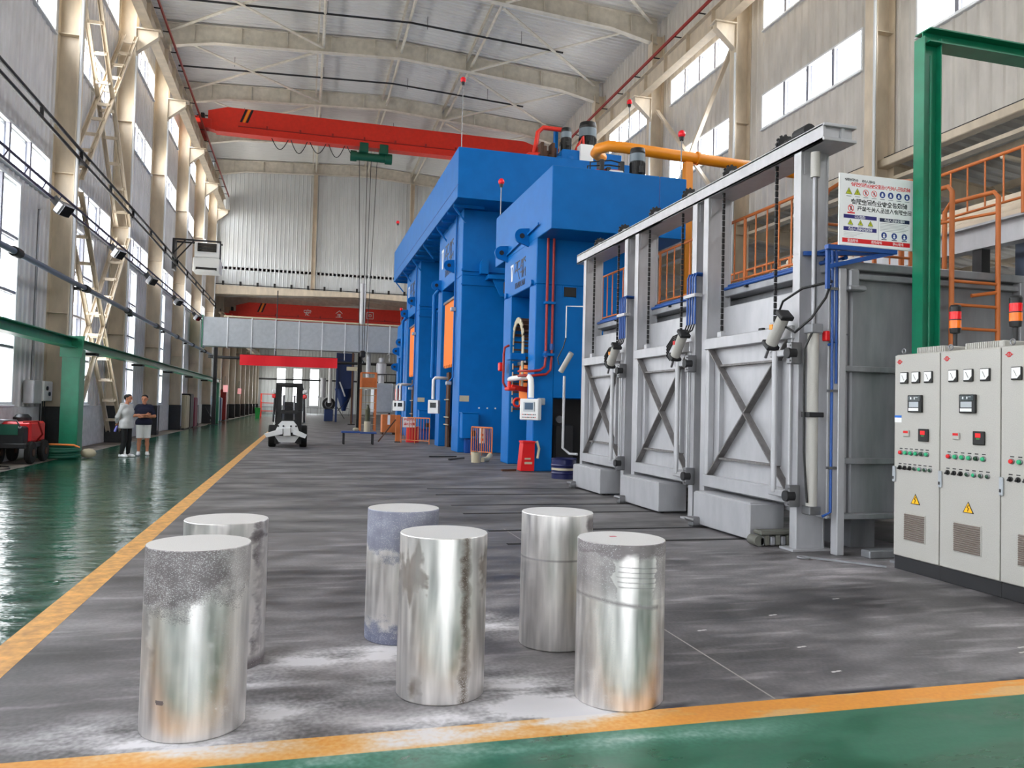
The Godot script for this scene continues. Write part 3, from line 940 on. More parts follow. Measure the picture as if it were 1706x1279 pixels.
	t = thing("switch_box", "white switch box with dark dials on the left wall, farther of two", "switch box", V(-7.0, 1.43, -24.0), "wall switch boxes")
	put("case", MB.new().box(-7.05, -6.78, 1.5, 2.05, -23.65, -24.4, 0.02), M("white"), t)
	put("dial", MB.new().cyl(V(-6.78, 1.85, -23.9), V(-6.75, 1.85, -23.9), 0.06, 10), M("dark"), t)
	put("dial", MB.new().cyl(V(-6.78, 1.7, -24.1), V(-6.75, 1.7, -24.1), 0.06, 10), M("dark"), t)
	for k in 3:
		put("cable", MB.new().tube([V(-6.9, 1.5, -23.8 - k * 0.18), V(-6.9, 0.9, -23.8 - k * 0.18), V(-6.95, 0.3, -23.9 - k * 0.1)], 0.02, 5), M("black"), t)

# ---- furnaces: three alike chambers side by side behind one row of frames ----
const FZ := [[-8.26, -10.5], [-10.85, -13.02], [-13.5, -15.72]]   # right-hand and left-hand frame post of each, nearest first
const FN := ["nearest the camera", "in the middle", "farthest from the camera"]

func furnaces() -> void:
	var S := M("silver")
	var D := M("silver_dark")
	# the shared housing
	var t := thing("furnace_housing", "long silver-grey steel furnace housing behind the three lift-up doors", "furnace", V(9, 0, -12))
	put("front_wall", MB.new().box(6.02, 6.3, 2.6, 3.2, -8.0, -16.0, 0.01).box(6.02, 6.3, 0.4, 2.6, -8.0, -16.0, 0.01), S, t)
	put("body", MB.new().box(6.3, 9.05, 0.43, 3.36, -7.95, -16.0, 0.02), D, t)
	put("top_ledge", MB.new().box(6.05, 9.05, 3.36, 3.46, -7.86, -16.05, 0.01), D, t)
	for x in [6.09, 7.25, 8.75]:
		put("rib", MB.new().box(x - 0.05, x + 0.05, 0.0, 3.36, -7.95, -7.83, 0.008), S if x < 6.2 else D, t)
	for y in [0.43, 1.08, 2.17, 3.27]:
		put("rib", MB.new().box(6.14, 9.05, y - 0.02, y + 0.05, -7.95, -7.86, 0.008), D, t)
	for x in [6.6, 8.6]:
		for z in [-8.3, -15.0]:
			put("foot", MB.new().box(x, x + 0.35, 0.0, 0.43, z, z - 0.65), D, t)
	put("corner_bracket", MB.new().box(6.16, 6.3, 3.14, 3.36, -7.9, -7.8, 0.02).box(6.14, 6.38, 3.1, 3.16, -7.9, -7.78, 0.015), M("silver_dark"), t)
	# the lifting gantry
	t = thing("lifting_gantry", "pale silver gantry beam on paired posts over the furnace doors, chains and sprockets on top", "gantry", V(5.9, 0, -12))
	var b := MB.new().box(5.75, 5.79, 4.83, 5.03, -7.78, -16.25, 0.006)
	b.box(5.75, 6.2, 4.83, 4.87, -7.76, -16.25, 0.006).box(5.75, 6.2, 5.0, 5.04, -7.76, -16.25, 0.006).box(6.0, 6.04, 4.87, 5.0, -7.78, -16.25)
	b.box(5.79, 6.16, 4.87, 5.0, -7.8, -7.84).box(5.79, 6.16, 4.87, 5.0, -16.2, -16.24)
	put("beam", b, S, t)
	for f in FZ:
		for k in 2:
			var z: float = f[k]
			b = MB.new().box(5.75, 5.77, 0.0, 4.83, z - 0.07, z + 0.07, 0.004).box(5.77, 6.12, 0.0, 4.83, z + 0.03, z + 0.055).box(6.12, 6.14, 0, 4.83, z - 0.07, z + 0.07)
			b.box(5.66, 6.2, 0, 0.025, z - 0.14, z + 0.14)
			put("post", b, S, t)
			b = MB.new().prism([V(5.8, 4.55, z + 0.06), V(5.8, 4.83, z + 0.06), V(6.1, 4.83, z + 0.06)], V(0, 0, 0.015))
			put("gusset", b, S, t)
	for f in FZ:
		put("shaft", MB.new().cyl(V(5.95, 5.12, f[0] - 0.1), V(5.95, 5.12, f[1] + 0.2), 0.025, 8), M("dark"), t)
		for z in [f[0] - 0.55, f[1] + 0.37]:
			var sp := put("sprocket", MB.new().lathe(V(5.95, 5.12, z - 0.03), V(0, 0, 1), [[0.03, -0.01], [0.12, 0.0], [0.12, 0.05], [0.03, 0.06]], 18), M("dark"), t)
			for k in 12:
				var a := TAU * k / 12
				put("tooth", MB.new().obox(V(5.95 + cos(a) * 0.125, 5.12 + sin(a) * 0.125, z - 0.005), Basis(Vector3.BACK, a), V(0.03, 0.025, 0.03)), M("dark"), sp)
			put("bearing", MB.new().box(5.86, 6.04, 5.04, 5.14, z + 0.06, z + 0.14, 0.02), M("steel"), t)
			# chain of alternating links
			var cb := MB.new()
			var y := 5.1
			while y > 2.78:
				cb.box(5.81, 5.85, y - 0.075, y, z - 0.009, z + 0.009)
				cb.box(5.8155, 5.8445, y - 0.05, y - 0.025, z - 0.019, z + 0.019)
				y -= 0.085
			put("chain", cb, M("dark"), t).set_meta("kind", "stuff")
			put("chain_anchor", MB.new().box(5.78, 5.88, 2.7, 2.8, z - 0.05, z + 0.05, 0.01), S, t)
	b = MB.new()
	for k in 3:
		b.tube([V(5.87 + k * 0.08, 5.05, -8.0), V(5.87 + k * 0.08, 5.11, -8.6), V(5.87 + k * 0.08, 5.07, -9.4), V(5.87 + k * 0.08, 5.06, -10.4)], 0.022, 6)
	put("cable_loop", b, M("black"), t)
	put("lift_motor", MB.new().cyl(V(5.95, 5.14, -8.3), V(5.95, 5.14, -8.55), 0.09, 14).box(5.88, 6.04, 5.04, 5.12, -8.32, -8.53), M("dark"), t)
	for i in 3:
		furnace_door(i)
		car_block(i)
	# the tall pneumatic cylinder and blue lines on the near end post
	t = thing("door_cylinder", "tall cream pneumatic cylinder strapped to the near end of the furnace front", "cylinder", V(5.83, 0.5, -8.02))
	put("barrel", MB.new().cyl(V(5.8, 0.55, -7.98), V(5.8, 2.6, -7.98), 0.065, 18), M("cabinet"), t)
	put("end_cap", MB.new().box(5.72, 5.88, 0.46, 0.56, -8.06, -7.9, 0.01), M("steel"), t)
	put("end_cap", MB.new().box(5.72, 5.88, 2.59, 2.7, -8.06, -7.9, 0.01), D, t)
	put("strap", MB.new().box(5.7, 5.9, 1.6, 1.66, -8.06, -7.9, 0.006), M("dark"), t)
	put("piston_rod", MB.new().cyl(V(5.8, 2.7, -7.98), V(5.8, 4.6, -7.98), 0.032, 10), M("steel"), t)
	put("rod_head", MB.new().cyl(V(5.8, 4.45, -7.98), V(5.8, 4.75, -7.98), 0.055, 12), M("cabinet"), t)
	put("hose", MB.new().tube([V(5.74, 2.6, -7.92), V(5.66, 2.4, -7.95), V(5.68, 2.0, -7.98), V(5.69, 1.2, -7.98), V(5.72, 0.6, -7.95)], 0.014, 6), M("black"), t)
	t = thing("blue_air_line", "bright blue air pipes climbing the near corner post of the furnace", "pipes", V(5.98, 0.4, -7.9))
	for k in 2:
		var x := 5.97 + k * 0.055
		put("pipe", MB.new().tube([V(x, 3.6, -8.6), V(x, 3.6, -7.9), V(x, 3.55, -7.87), V(x, 2.0, -7.86), V(x, 0.5 + k * 2.0, -7.86), V(x - 0.1, 0.45 + k * 2.0, -7.87)], 0.017, 7), M("blue_pipe"), t)
	put("red_valve", MB.new().box(5.9, 5.96, 2.5, 2.62, -7.96, -7.88, 0.01), M("red"), t)
	for y in [1.0, 1.9, 3.1]:
		put("pipe_clip", MB.new().box(5.93, 6.07, y, y + 0.03, -7.9, -7.84), M("steel"), t)
	# deck rails and the blue header pipes along the top of the furnace
	t = thing("header_pipes", "bundle of blue pipes running along the furnace top beneath the orange railing", "pipes", V(6.1, 3.5, -12))
	for k in 4:
		put("pipe", MB.new().tube([V(6.05 + k * 0.07, 3.48 + 0.05 * (k % 2), -8.0), V(6.05 + k * 0.07, 3.48 + 0.05 * (k % 2), -16.1)], 0.025, 7), M("blue_pipe"), t)
	for k in 7:
		put("clip", MB.new().box(6.0, 6.32, 3.42, 3.45, -8.6 - k * 1.2, -8.64 - k * 1.2), M("dark"), t)
	railing("furnace_railing", "orange railing along the furnace top above the blue pipes", V(6.35, 3.58, -16.2), V(6.35, 3.58, -8.95), 1.0, 0.29)
	railing("furnace_railing", "orange railing on the far edge of the furnace deck, behind the front one", V(8.9, 3.58, -16.0), V(8.9, 3.58, -10.9), 1.05, 0.3)
	railing("furnace_railing", "short orange railing across the furnace deck behind the notice board", V(6.9, 3.58, -8.3), V(7.45, 3.58, -8.3), 0.2, 0.22)
	t = thing("deck_cage", "tall slim orange hoop frame standing just left behind the notice board", "railing", V(6.2, 3.5, -8.3))
	put("hoop", MB.new().tube([V(6.16, 3.5, -8.3), V(6.16, 4.25, -8.3), V(6.22, 4.42, -8.3), V(6.42, 4.55, -8.3), V(7.46, 4.66, -8.3), V(7.5, 4.6, -8.3), V(7.5, 3.5, -8.3)], 0.025, 8), M("orange"), t)
	put("rail", MB.new().cyl(V(6.16, 4.0, -8.3), V(7.5, 4.0, -8.3), 0.018, 6), M("orange"), t)
	for i in 3:
		# short blue drops with black hoses at the posts
		var z: float = FZ[i][0] + 0.12
		if i > 0:
			t = thing("blue_pipe_drop", "blue pipe drops with black hoses at a furnace post, %s" % ["", "between near and middle doors", "between middle and far doors"][i], "pipes", V(5.65, 2.8, z))
			for k in 4:
				put("pipe", MB.new().tube([V(6.0, 3.72, z - 0.1 + k * 0.08), V(5.66, 3.72, z - 0.1 + k * 0.08), V(5.64, 3.66, z - 0.1 + k * 0.08), V(5.64, 2.95, z - 0.1 + k * 0.08)], 0.016, 6), M("blue_pipe"), t)
				put("hose", MB.new().tube([V(5.64, 2.97, z - 0.1 + k * 0.08), V(5.62, 2.86, z - 0.14 + k * 0.08), V(5.56, 2.8 - k * 0.03, z - 0.4), V(5.55, 2.66 - k * 0.05, z - 0.6), V(5.58, 2.5 - k * 0.02, z - 0.55), V(5.6, 2.48, z - 0.3)], 0.012, 6), M("black"), t)
			put("clip", MB.new().box(5.6, 5.72, 3.36, 3.41, z - 0.16, z + 0.2), M("silver"), t)
	# near post hoses
	t = thing("air_hose", "looping black hoses by the tilted cylinder on the near furnace post", "hoses", V(5.7, 2.5, -8.1))
	put("hose", MB.new().tube([V(5.62, 2.75, -8.5), V(5.6, 3.0, -8.3), V(5.66, 3.12, -8.0), V(5.95, 3.2, -7.84)], 0.015, 6), M("black"), t)
	put("hose", MB.new().tube([V(5.62, 2.7, -8.3), V(5.6, 2.6, -8.05), V(5.68, 2.75, -7.86), V(5.86, 3.0, -7.84), V(5.92, 3.15, -7.84)], 0.015, 6), M("black"), t)
	# vertical tube unit left of the far door
	t = thing("far_actuator_pipe", "pale thin actuator pipe and hoses at the far end of the furnace front", "pipe", V(5.5, 0.6, -16.1))
	put("pipe", MB.new().tube([V(5.5, 2.35, -16.2), V(5.5, 0.78, -16.2), V(5.62, 0.66, -16.1), V(5.75, 0.66, -15.95)], 0.03, 8), S, t)
	put("cylinder", MB.new().cyl(V(5.45, 2.45, -16.3), V(5.6, 2.85, -16.05), 0.06, 12), M("cabinet"), t)
	put("pipe_drop", MB.new().tube([V(5.9, 3.9, -16.2), V(5.55, 3.9, -16.3), V(5.55, 3.2, -16.3)], 0.015, 6), M("white"), t)
	put("hose", MB.new().tube([V(5.55, 3.2, -16.3), V(5.5, 3.0, -16.3), V(5.4, 2.75, -16.4), V(5.42, 2.6, -16.35)], 0.013, 6), M("black"), t)

func furnace_door(i: int) -> void:
	var S := M("silver")
	var D := M("brace_grey", Color(0.50, 0.485, 0.48), 0.5, 0.2, "mottle", V(1, 1, 1))
	var z0: float = FZ[i][0] - 0.03
	var z1: float = FZ[i][1] + 0.12
	var zc := (z0 + z1) / 2
	var t := thing("furnace_door", "silver lift-up furnace door with welded cross bracing, %s" % FN[i], "furnace door", V(5.75, 0.55, zc))
	put("panel", MB.new().box(5.82, 5.98, 0.57, 2.68, z0, z1, 0.006), S, t)
	for y in [[0.55, 0.72], [2.55, 2.71]]:
		put("rail", MB.new().box(5.7, 5.82, y[0], y[1], z0 + 0.02, z1 - 0.02, 0.008), S, t)
	for e in [[z0, z0 - 0.09], [z1 + 0.09, z1]]:
		put("stile", MB.new().box(5.72, 5.82, 0.72, 2.55, e[0], e[1], 0.008), S, t)
	for e in [z0 - 0.34, z1 + 0.34]:
		put("web_plate", MB.new().box(5.75, 5.82, 0.98, 2.3, e - 0.012, e + 0.012), S, t)
	for y in [0.98, 2.3]:
		put("flat_bar", MB.new().box(5.74, 5.82, y - 0.014, y + 0.014, z0 - 0.34, z1 + 0.34), D, t)
	put("brace", MB.new().bar(V(5.75, 0.72, z0 - 0.09), V(5.75, 2.55, z1 + 0.09), 0.1, 0.018), D, t)
	put("brace", MB.new().bar(V(5.76, 0.72, z1 + 0.09), V(5.76, 2.55, z0 - 0.09), 0.1, 0.018), D, t)
	# clamps on the right-hand side: brackets top and bottom, the tie pipe between and the tilted cylinder
	var zr := z0 + 0.12
	for y in [0.66, 2.36]:
		var c := put("clamp", MB.new().box(5.58, 5.74, y - 0.13, y + 0.13, zr - 0.02, zr + 0.07, 0.01), M("steel"), t)
		put("clamp_arm", MB.new().box(5.6, 5.68, y - 0.03, y + 0.05, zr - 0.4, zr, 0.01), S, c)
		put("roller", MB.new().cyl(V(5.55, y, zr + 0.03), V(5.66, y, zr + 0.03), 0.065, 14), M("dark"), c)
		for k in 4:
			put("bolt", MB.new().cyl(V(5.565, y - 0.09 + 0.06 * k, zr + 0.06), V(5.585, y - 0.09 + 0.06 * k, zr + 0.06), 0.012, 6), M("steel"), c)
	put("tie_pipe", MB.new().cyl(V(5.6, 0.68, zr - 0.28), V(5.6, 2.4, zr - 0.28), 0.038, 10), S, t)
	put("push_rod", MB.new().cyl(V(5.66, 0.68, zr - 0.05), V(5.66, 2.4, zr - 0.05), 0.018, 8), S, t)
	put("cylinder", MB.new().cyl(V(5.58, 2.5, zr - 0.33), V(5.58, 2.8, zr - 0.08), 0.075, 16), M("cabinet"), t)
	put("cylinder_head", MB.new().obox(V(5.58, 2.82, zr - 0.06), MB.frame(V(0, 0.3, 0.25)), V(0.17, 0.17, 0.06), 0.01), M("dark"), t)
	put("cylinder_head", MB.new().obox(V(5.58, 2.48, zr - 0.35), MB.frame(V(0, 0.3, 0.25)), V(0.17, 0.17, 0.06), 0.01), M("dark"), t)
	put("cylinder_rod", MB.new().cyl(V(5.58, 2.5, zr - 0.35), V(5.58, 2.33, zr - 0.46), 0.02, 8), M("steel"), t)
	put("indicator", MB.new().box(5.5, 5.515, 2.66, 2.72, zr - 0.26, zr - 0.2), M("red") if i == 1 else M("yellow_pipe"), t)
	put("nameplate_stub", MB.new().box(5.95, 6.0, 2.74, 2.79, zc - 0.05, zc + 0.05, 0.008), M("dark"), t)

func car_block(i: int) -> void:
	var z0: float = [-8.8, -11.44, -13.97][i]
	var z1: float = [-10.28, -12.94, -15.5][i]
	var t := thing("furnace_car", "low silver steel block on wheels before the furnace door %s" % FN[i], "furnace car", V(5.9, 0, (z0 + z1) / 2))
	put("block", MB.new().box(5.5, 6.0, 0.03, 0.48, z0, z1, 0.012), M("silver"), t)
	put("cap_plate", MB.new().box(5.52, 5.9, 0.48, 0.495, z0 - 0.02, z1 + 0.02), M("silver"), t)
	for z in [z0 - 0.12, z1 + 0.12]:
		put("wheel", MB.new().cyl(V(5.62, 0.07, z - 0.03), V(5.62, 0.07, z + 0.03), 0.07, 14), M("dark"), t)
	put("buffer", MB.new().box(5.38, 5.52, 0.0, 0.14, z1 + 0.06, z1 + 0.2, 0.02).cyl(V(5.4, 0.1, z1 + 0.0), V(5.4, 0.1, z1 + 0.26), 0.035, 8), M("steel"), t)
	if i == 0:
		var d := thing("cable_chain", "dark segmented cable chain lying beside the nearest furnace car", "cable chain", V(5.75, 0, -8.55))
		for k in 9:
			put("link", MB.new().box(5.45 + k * 0.075, 5.515 + k * 0.075, 0.01, 0.12 + 0.015 * (k % 2), -8.66, -8.48, 0.012), M("olive_grey", Color(0.36, 0.36, 0.33), 0.6) if k % 2 else M("silver_dark"), d)
		put("link", MB.new().cyl(V(5.44, 0.07, -8.66), V(5.44, 0.07, -8.48), 0.065, 12), M("olive_grey"), d)
		put("upper_run", MB.new().box(5.46, 6.1, 0.14, 0.19, -8.66, -8.48, 0.012), M("olive_grey"), d)
	# grooved rails let into the floor in front of the car
	for k in 2:
		var z: float = [z0 - 0.25, z1 + 0.25][k]
		plate("trim_rail_groove", MB.new().box(2.4, 5.6, 0.001, 0.006, z - 0.035, z + 0.035), M("concrete_line"))

# posts, top and bottom rail, balusters; from p to q
func railing(called: String, label: String, p: Vector3, q: Vector3, h: float, gap := 0.15, m: Material = null, group := "", cat := "railing") -> Node3D:
	m = m if m else M("orange")
	var t := thing(called, label, cat, (p + q) / 2, group)
	var up := V(0, h, 0)
	var L := p.distance_to(q)
	put("top_rail", MB.new().tube([p + up, q + up], 0.025, 8), m, t)
	put("bottom_rail", MB.new().tube([p + V(0, 0.08, 0), q + V(0, 0.08, 0)], 0.018, 6), m, t)
	var n := int(L / gap)
	for k in n + 1:
		var c := p.lerp(q, float(k) / n)
		if k % 5 == 0 or k == n:
			put("post", MB.new().cyl(c - V(0, 0.12, 0), c + up, 0.024, 8), m, t)
		else:
			put("baluster", MB.new().cyl(c + V(0, 0.08, 0), c + up, 0.012, 6), m, t)
	return t

func right_front() -> void:
	# notice board on its blue bracket
	var t := thing("bracket_frame", "blue steel angle bracket holding up the white notice board", "bracket", V(6.2, 3.5, -7.8))
	var B := M("blue_pipe")
	put("arm", MB.new().bar(V(5.8, 3.58, -7.76), V(6.75, 3.58, -7.76), 0.07, 0.05), B, t)
	put("arm", MB.new().bar(V(5.8, 3.58, -8.2), V(6.75, 3.58, -7.8), 0.07, 0.05), B, t)
	put("strut", MB.new().bar(V(5.86, 3.36, -7.8), V(6.7, 3.57, -7.76), 0.05, 0.05), B, t)
	put("upright", MB.new().box(5.83, 5.87, 3.1, 3.6, -7.82, -7.78), B, t)
	t = thing("notice_board", "white safety notice board with warning symbols and red strip above the furnace corner", "sign", V(6.48, 3.6, -7.74))
	put("board", MB.new().box(5.95, 7.02, 3.61, 4.46, -7.76, -7.74, 0.004), M("white"), t)
	var im := Image.create(768, 612, false, Image.FORMAT_RGBA8)
	notice(im)
	var b := MB.new()
	b.quad_uv(V(5.955, 4.455, -7.737), V(7.015, 4.455, -7.737), V(7.015, 3.615, -7.737), V(5.955, 3.615, -7.737), V(0, 0, 1))
	put("printed_face", b, printed(im, 0.35), t)
	# green portal frame
	t = thing("green_portal", "tall green H-section portal frame with its beam running off to the right", "portal frame", V(7.1, 0, -7.55))
	put("post", MB.new().ibeam(V(7.05, 0, -7.6), V(7.05, 6.12, -7.6), 0.16, 0.25, 0.014, 0.012, V(1, 0, 0)), M("green"), t)
	put("conduit", MB.new().cyl(V(7.03, 0, -7.535), V(7.03, 5.9, -7.535), 0.014, 6), M("green"), t)
	put("beam", MB.new().ibeam(V(6.97, 6.13, -7.6), V(13.0, 6.13, -7.6), 0.24, 0.17, 0.016, 0.014), M("green"), t)
	put("post", MB.new().ibeam(V(12.8, 0, -7.6), V(12.8, 6.05, -7.6), 0.12, 0.15, 0.02, 0.016, V(1, 0, 0)), M("green"), t)
	# orange ladder with its hoop rails
	t = thing("orange_ladder", "orange tube ladder with hooped grab rails beside the green post", "ladder", V(8.35, 0, -8.15))
	for x in [7.57, 8.27]:
		put("stringer", MB.new().tube([V(x, 0.0, -7.76), V(x, 4.4, -7.76), V(x, 4.47, -7.82), V(x, 4.5, -8.5), V(x, 4.4, -8.6), V(x, 3.5, -8.6)], 0.03, 8), M("orange"), t)
	for k in 11:
		put("rung", MB.new().cyl(V(7.57, 0.42 + k * 0.288, -7.76), V(8.27, 0.42 + k * 0.288, -7.76), 0.02, 8), M("orange"), t)
	put("grab_rail", MB.new().tube([V(8.27, 4.2, -7.76), V(7.9, 4.15, -8.3)], 0.02, 6), M("orange"), t)
	put("stay", MB.new().cyl(V(8.27, 3.2, -7.76), V(7.95, 3.15, -7.84), 0.025, 6), M("orange"), t)
	# walkway railings behind, pipe rack, tank
	railing("walkway_railing", "orange railing of the walkway rising past the orange ladder to the frame edge", V(8.65, 4.35, -10.6), V(8.65, 4.35, -6.9), 0.72, 0.27)
	railing("walkway_railing", "orange railing lower on the deck between the green post and the ladder", V(7.45, 3.58, -9.2), V(8.6, 3.58, -9.2), 0.7, 0.2)
	railing("walkway_railing", "orange floor railing out behind the furnace housing", V(11.5, 0.12, -18.0), V(11.5, 0.12, -10.0), 1.1, 0.35)
	t = thing("pipe_rack", "pale steel walkway beam with pipes behind the orange ladder", "pipe rack", V(9.6, 3.9, -9))
	put("beam", MB.new().ibeam(V(8.75, 4.07, -14.0), V(8.75, 4.07, -5.0), 0.2, 0.34), M("silver"), t)
	for k in 4:
		put("pipe", MB.new().tube([V(8.98 + k * 0.2, 4.32 + k * 0.14, -14), V(8.98 + k * 0.2, 4.32 + k * 0.14, -5)], 0.08, 8), M("cream"), t)
	for k in 4:
		put("leg", MB.new().box(8.68, 8.82, 3.46 if k < 3 else 0.0, 3.9, -13.6 + k * 2.6, -13.75 + k * 2.6), M("dark"), t)
	put("pipe_stand", MB.new().prism([V(8.8, 4.2, -12), V(9.75, 4.2, -12), V(9.75, 4.72, -12), V(8.9, 4.24, -12)], V(0, 0, 0.06)), M("dark"), t)
	t = thing("grey_tank", "blue-grey sheet-metal box at the right picture edge behind the cabinets", "casing", V(10.8, 0, -8.6))
	put("case", MB.new().box(10.1, 11.6, 3.22, 4.83, -9.2, -8.0, 0.02), M("tank_blue", Color(0.33, 0.38, 0.47), 0.4, 0.1), t)
	put("base_flange", MB.new().box(10.0, 11.7, 3.1, 3.22, -9.25, -7.95, 0.01), M("dark"), t)
	put("leg", MB.new().box(10.9, 11.0, 0, 3.1, -7.9, -7.8), M("dark"), t)
	for k in 3:
		control_cabinet(k)

func control_cabinet(k: int) -> void:
	var z0: float = [-7.12, -6.49, -5.78][k]
	var z1: float = [-6.49, -5.78, -5.06][k]
	var c := M("cabinet")
	var xf := 6.2
	var t := thing("control_cabinet", "beige control cabinet with dials and buttons, %s" % ["left one, bearing a small blue sticker", "middle one of the row", "right one, cut by the picture edge"][k], "control cabinet", V(6.5, 0, (z0 + z1) / 2))
	put("plinth", MB.new().box(xf + 0.02, 6.78, 0, 0.14, z0 - 0.0, z1, 0.004), M("dark"), t)
	put("body", MB.new().box(xf + 0.02, 6.8, 0.14, 2.3, z0 - 0.0, z1 - 0.004, 0.008), c, t)
	var d := put("door", MB.new().box(xf, xf + 0.02, 0.15, 2.29, z0 + 0.006, z1 - 0.008, 0.005), c, t)
	var w := z1 - z0
	var at := func(u: float) -> float: return z0 + u * w
	put("top_grille", MB.new().box(6.3, 6.75, 2.3, 2.37, z0 + 0.2, z1 - 0.06, 0.01), c, t)
	for s in 16:
		put("grille_slat", MB.new().box(6.292, 6.3, 2.305, 2.365, z0 + 0.22 + s * 0.024, z0 + 0.232 + s * 0.024), c, t)
	put("lifting_eye", MB.new().ring(V(6.27, 2.34, z0 + 0.06), V(1, 0, 0), 0.025, 0.008, 12, 6), M("steel"), t)
	# red ring emblem
	put("emblem", MB.new().ring(V(xf - 0.002, 2.22, at.call(0.12)), V(1, 0, 0), 0.022, 0.004, 16, 5).box(xf - 0.004, xf, 2.2, 2.24, at.call(0.12) - 0.004, at.call(0.12) + 0.004).box(xf - 0.004, xf, 2.216, 2.224, at.call(0.12) - 0.04, at.call(0.12) - 0.022).box(xf - 0.004, xf, 2.216, 2.224, at.call(0.12) + 0.022, at.call(0.12) + 0.04), M("red"), d)
	for j in 3:
		var z: float = at.call([0.24, 0.5, 0.77][j])
		var g := put("meter", MB.new().box(xf - 0.02, xf, 1.985, 2.105, z - 0.055, z + 0.055, 0.005), M("black"), t)
		put("dial_face", MB.new().prism([V(xf - 0.0215, 2.098, z - 0.046), V(xf - 0.0215, 2.098, z + 0.046), V(xf - 0.0215, 2.035, z + 0.046), V(xf - 0.0215, 2.0, z + 0.012), V(xf - 0.0215, 2.0, z - 0.046)], V(0.002, 0, 0)), M("white"), g)
		put("needle", MB.new().bar(V(xf - 0.023, 2.02, z + 0.01), V(xf - 0.023, 2.075, z - 0.02), 0.003, 0.002), M("black"), g)
	if k < 2:
		var z: float = at.call(0.5)
		var r := put("recorder", MB.new().box(xf - 0.03, xf, 1.68, 1.86, z - 0.095, z + 0.095, 0.006), M("black"), t)
		put("display", MB.new().box(xf - 0.032, xf - 0.028, 1.80, 1.85, z - 0.08, z + 0.08), M("display_teal", Color(0.02, 0.14, 0.16), 0.2), r)
		put("display_digits", MB.new().box(xf - 0.0335, xf - 0.031, 1.815, 1.838, z - 0.05, z - 0.035).box(xf - 0.0335, xf - 0.031, 1.815, 1.838, z + 0.0, z + 0.012).box(xf - 0.0335, xf - 0.031, 1.835, 1.838, z + 0.02, z + 0.05), M("frame_white"), r)
		put("chart_window", MB.new().box(xf - 0.032, xf - 0.028, 1.735, 1.79, z - 0.07, z + 0.06), M("galv"), r)
		put("chart_paper", MB.new().box(xf - 0.033, xf - 0.028, 1.695, 1.725, z - 0.075, z + 0.06), M("white"), r)
		z = at.call(0.3)
		var q := put("small_meter", MB.new().box(xf - 0.02, xf, 1.42, 1.49, z - 0.04, z + 0.04, 0.006), c, t)
		put("small_display", MB.new().box(xf - 0.022, xf - 0.019, 1.458, 1.482, z - 0.033, z + 0.033), M("red"), q)
		z = at.call(0.68)
		var h := put("temperature_controller", MB.new().box(xf - 0.025, xf, 1.38, 1.51, z - 0.065, z + 0.065, 0.006), M("black"), t)
		put("red_display", MB.new().box(xf - 0.027, xf - 0.024, 1.45, 1.49, z - 0.03, z + 0.03), M("led_red", Color(0.95, 0.06, 0.08), 0.4), h)
		put("green_display", MB.new().box(xf - 0.027, xf - 0.024, 1.432, 1.443, z - 0.02, z + 0.02), M("led_green", Color(0.1, 0.5, 0.2), 0.4), h)
	if k == 0:
		put("blue_sticker", MB.new().box(xf - 0.002, xf, 1.57, 1.645, z0 + 0.01, z0 + 0.11), M("white"), d)
		put("sticker_band", MB.new().box(xf - 0.003, xf, 1.62, 1.645, z0 + 0.01, z0 + 0.11), M("sticker_blue", Color(0.1, 0.4, 0.75), 0.5), d)
	for j in (6 if k < 2 else 5):
		var z: float = at.call(0.17 + j * 0.115)
		var m := M("red") if j == 0 else M("button_green", Color(0.12, 0.62, 0.42), 0.3)
		if j == 4:
			m = M("dark_green", Color(0.02, 0.22, 0.12), 0.3)
		var p := put("push_button", MB.new().lathe(V(xf, 1.25, z), V(-1, 0, 0), [[0.026, 0.0], [0.026, 0.008], [0.022, 0.012]], 14), M("steel"), t)
		put("button_cap", MB.new().lathe(V(xf - 0.012, 1.25, z), V(-1, 0, 0), [[0.02, 0.0], [0.02, 0.014], [0.014, 0.018], [0.0, 0.018]], 14), m, p)
		put("tag_plate", MB.new().box(xf - 0.002, xf, 1.288, 1.298, z - 0.02, z + 0.02), M("dark"), p)
	for j in (7 if k < 2 else 5):
		var z: float = at.call(0.15 + j * 0.11)
		var p := put("switch", MB.new().lathe(V(xf, 1.09, z), V(-1, 0, 0), [[0.024, 0.0], [0.024, 0.01], [0.018, 0.014], [0.0, 0.014]], 14), M("black") if j < 3 else M("steel"), t)
		if j < 3:
			put("switch_lever", MB.new().bar(V(xf - 0.022, 1.075, z - 0.014), V(xf - 0.022, 1.105, z + 0.014), 0.016, 0.012), M("black"), p)
		else:
			put("button_cap", MB.new().lathe(V(xf - 0.013, 1.09, z), V(-1, 0, 0), [[0.017, 0.0], [0.017, 0.008], [0.0, 0.01]], 12), M("button_green") if j == 4 else M("dark_green"), p)
		put("tag_plate", MB.new().box(xf - 0.002, xf, 1.126, 1.136, z - 0.02, z + 0.02), M("dark"), p)
	# handle at the door's near edge, on the joint
	var hz := z0 + 0.02
	var hd := put("door_handle", MB.new().box(xf - 0.025, xf, 0.93, 1.1, hz - 0.02, hz + 0.02, 0.008), M("galv"), t)
	put("key_slot", MB.new().box(xf - 0.027, xf - 0.024, 0.96, 0.99, hz - 0.01, hz + 0.01), M("dark"), hd)
	# high-voltage triangle
	var zc: float = at.call(0.5)
	var y := 0.77
	var ws := put("warning_sticker", MB.new().prism([V(xf - 0.003, y + 0.06, zc), V(xf - 0.003, y - 0.05, zc - 0.065), V(xf - 0.003, y - 0.05, zc + 0.065)], V(0.003, 0, 0)), M("black"), t)
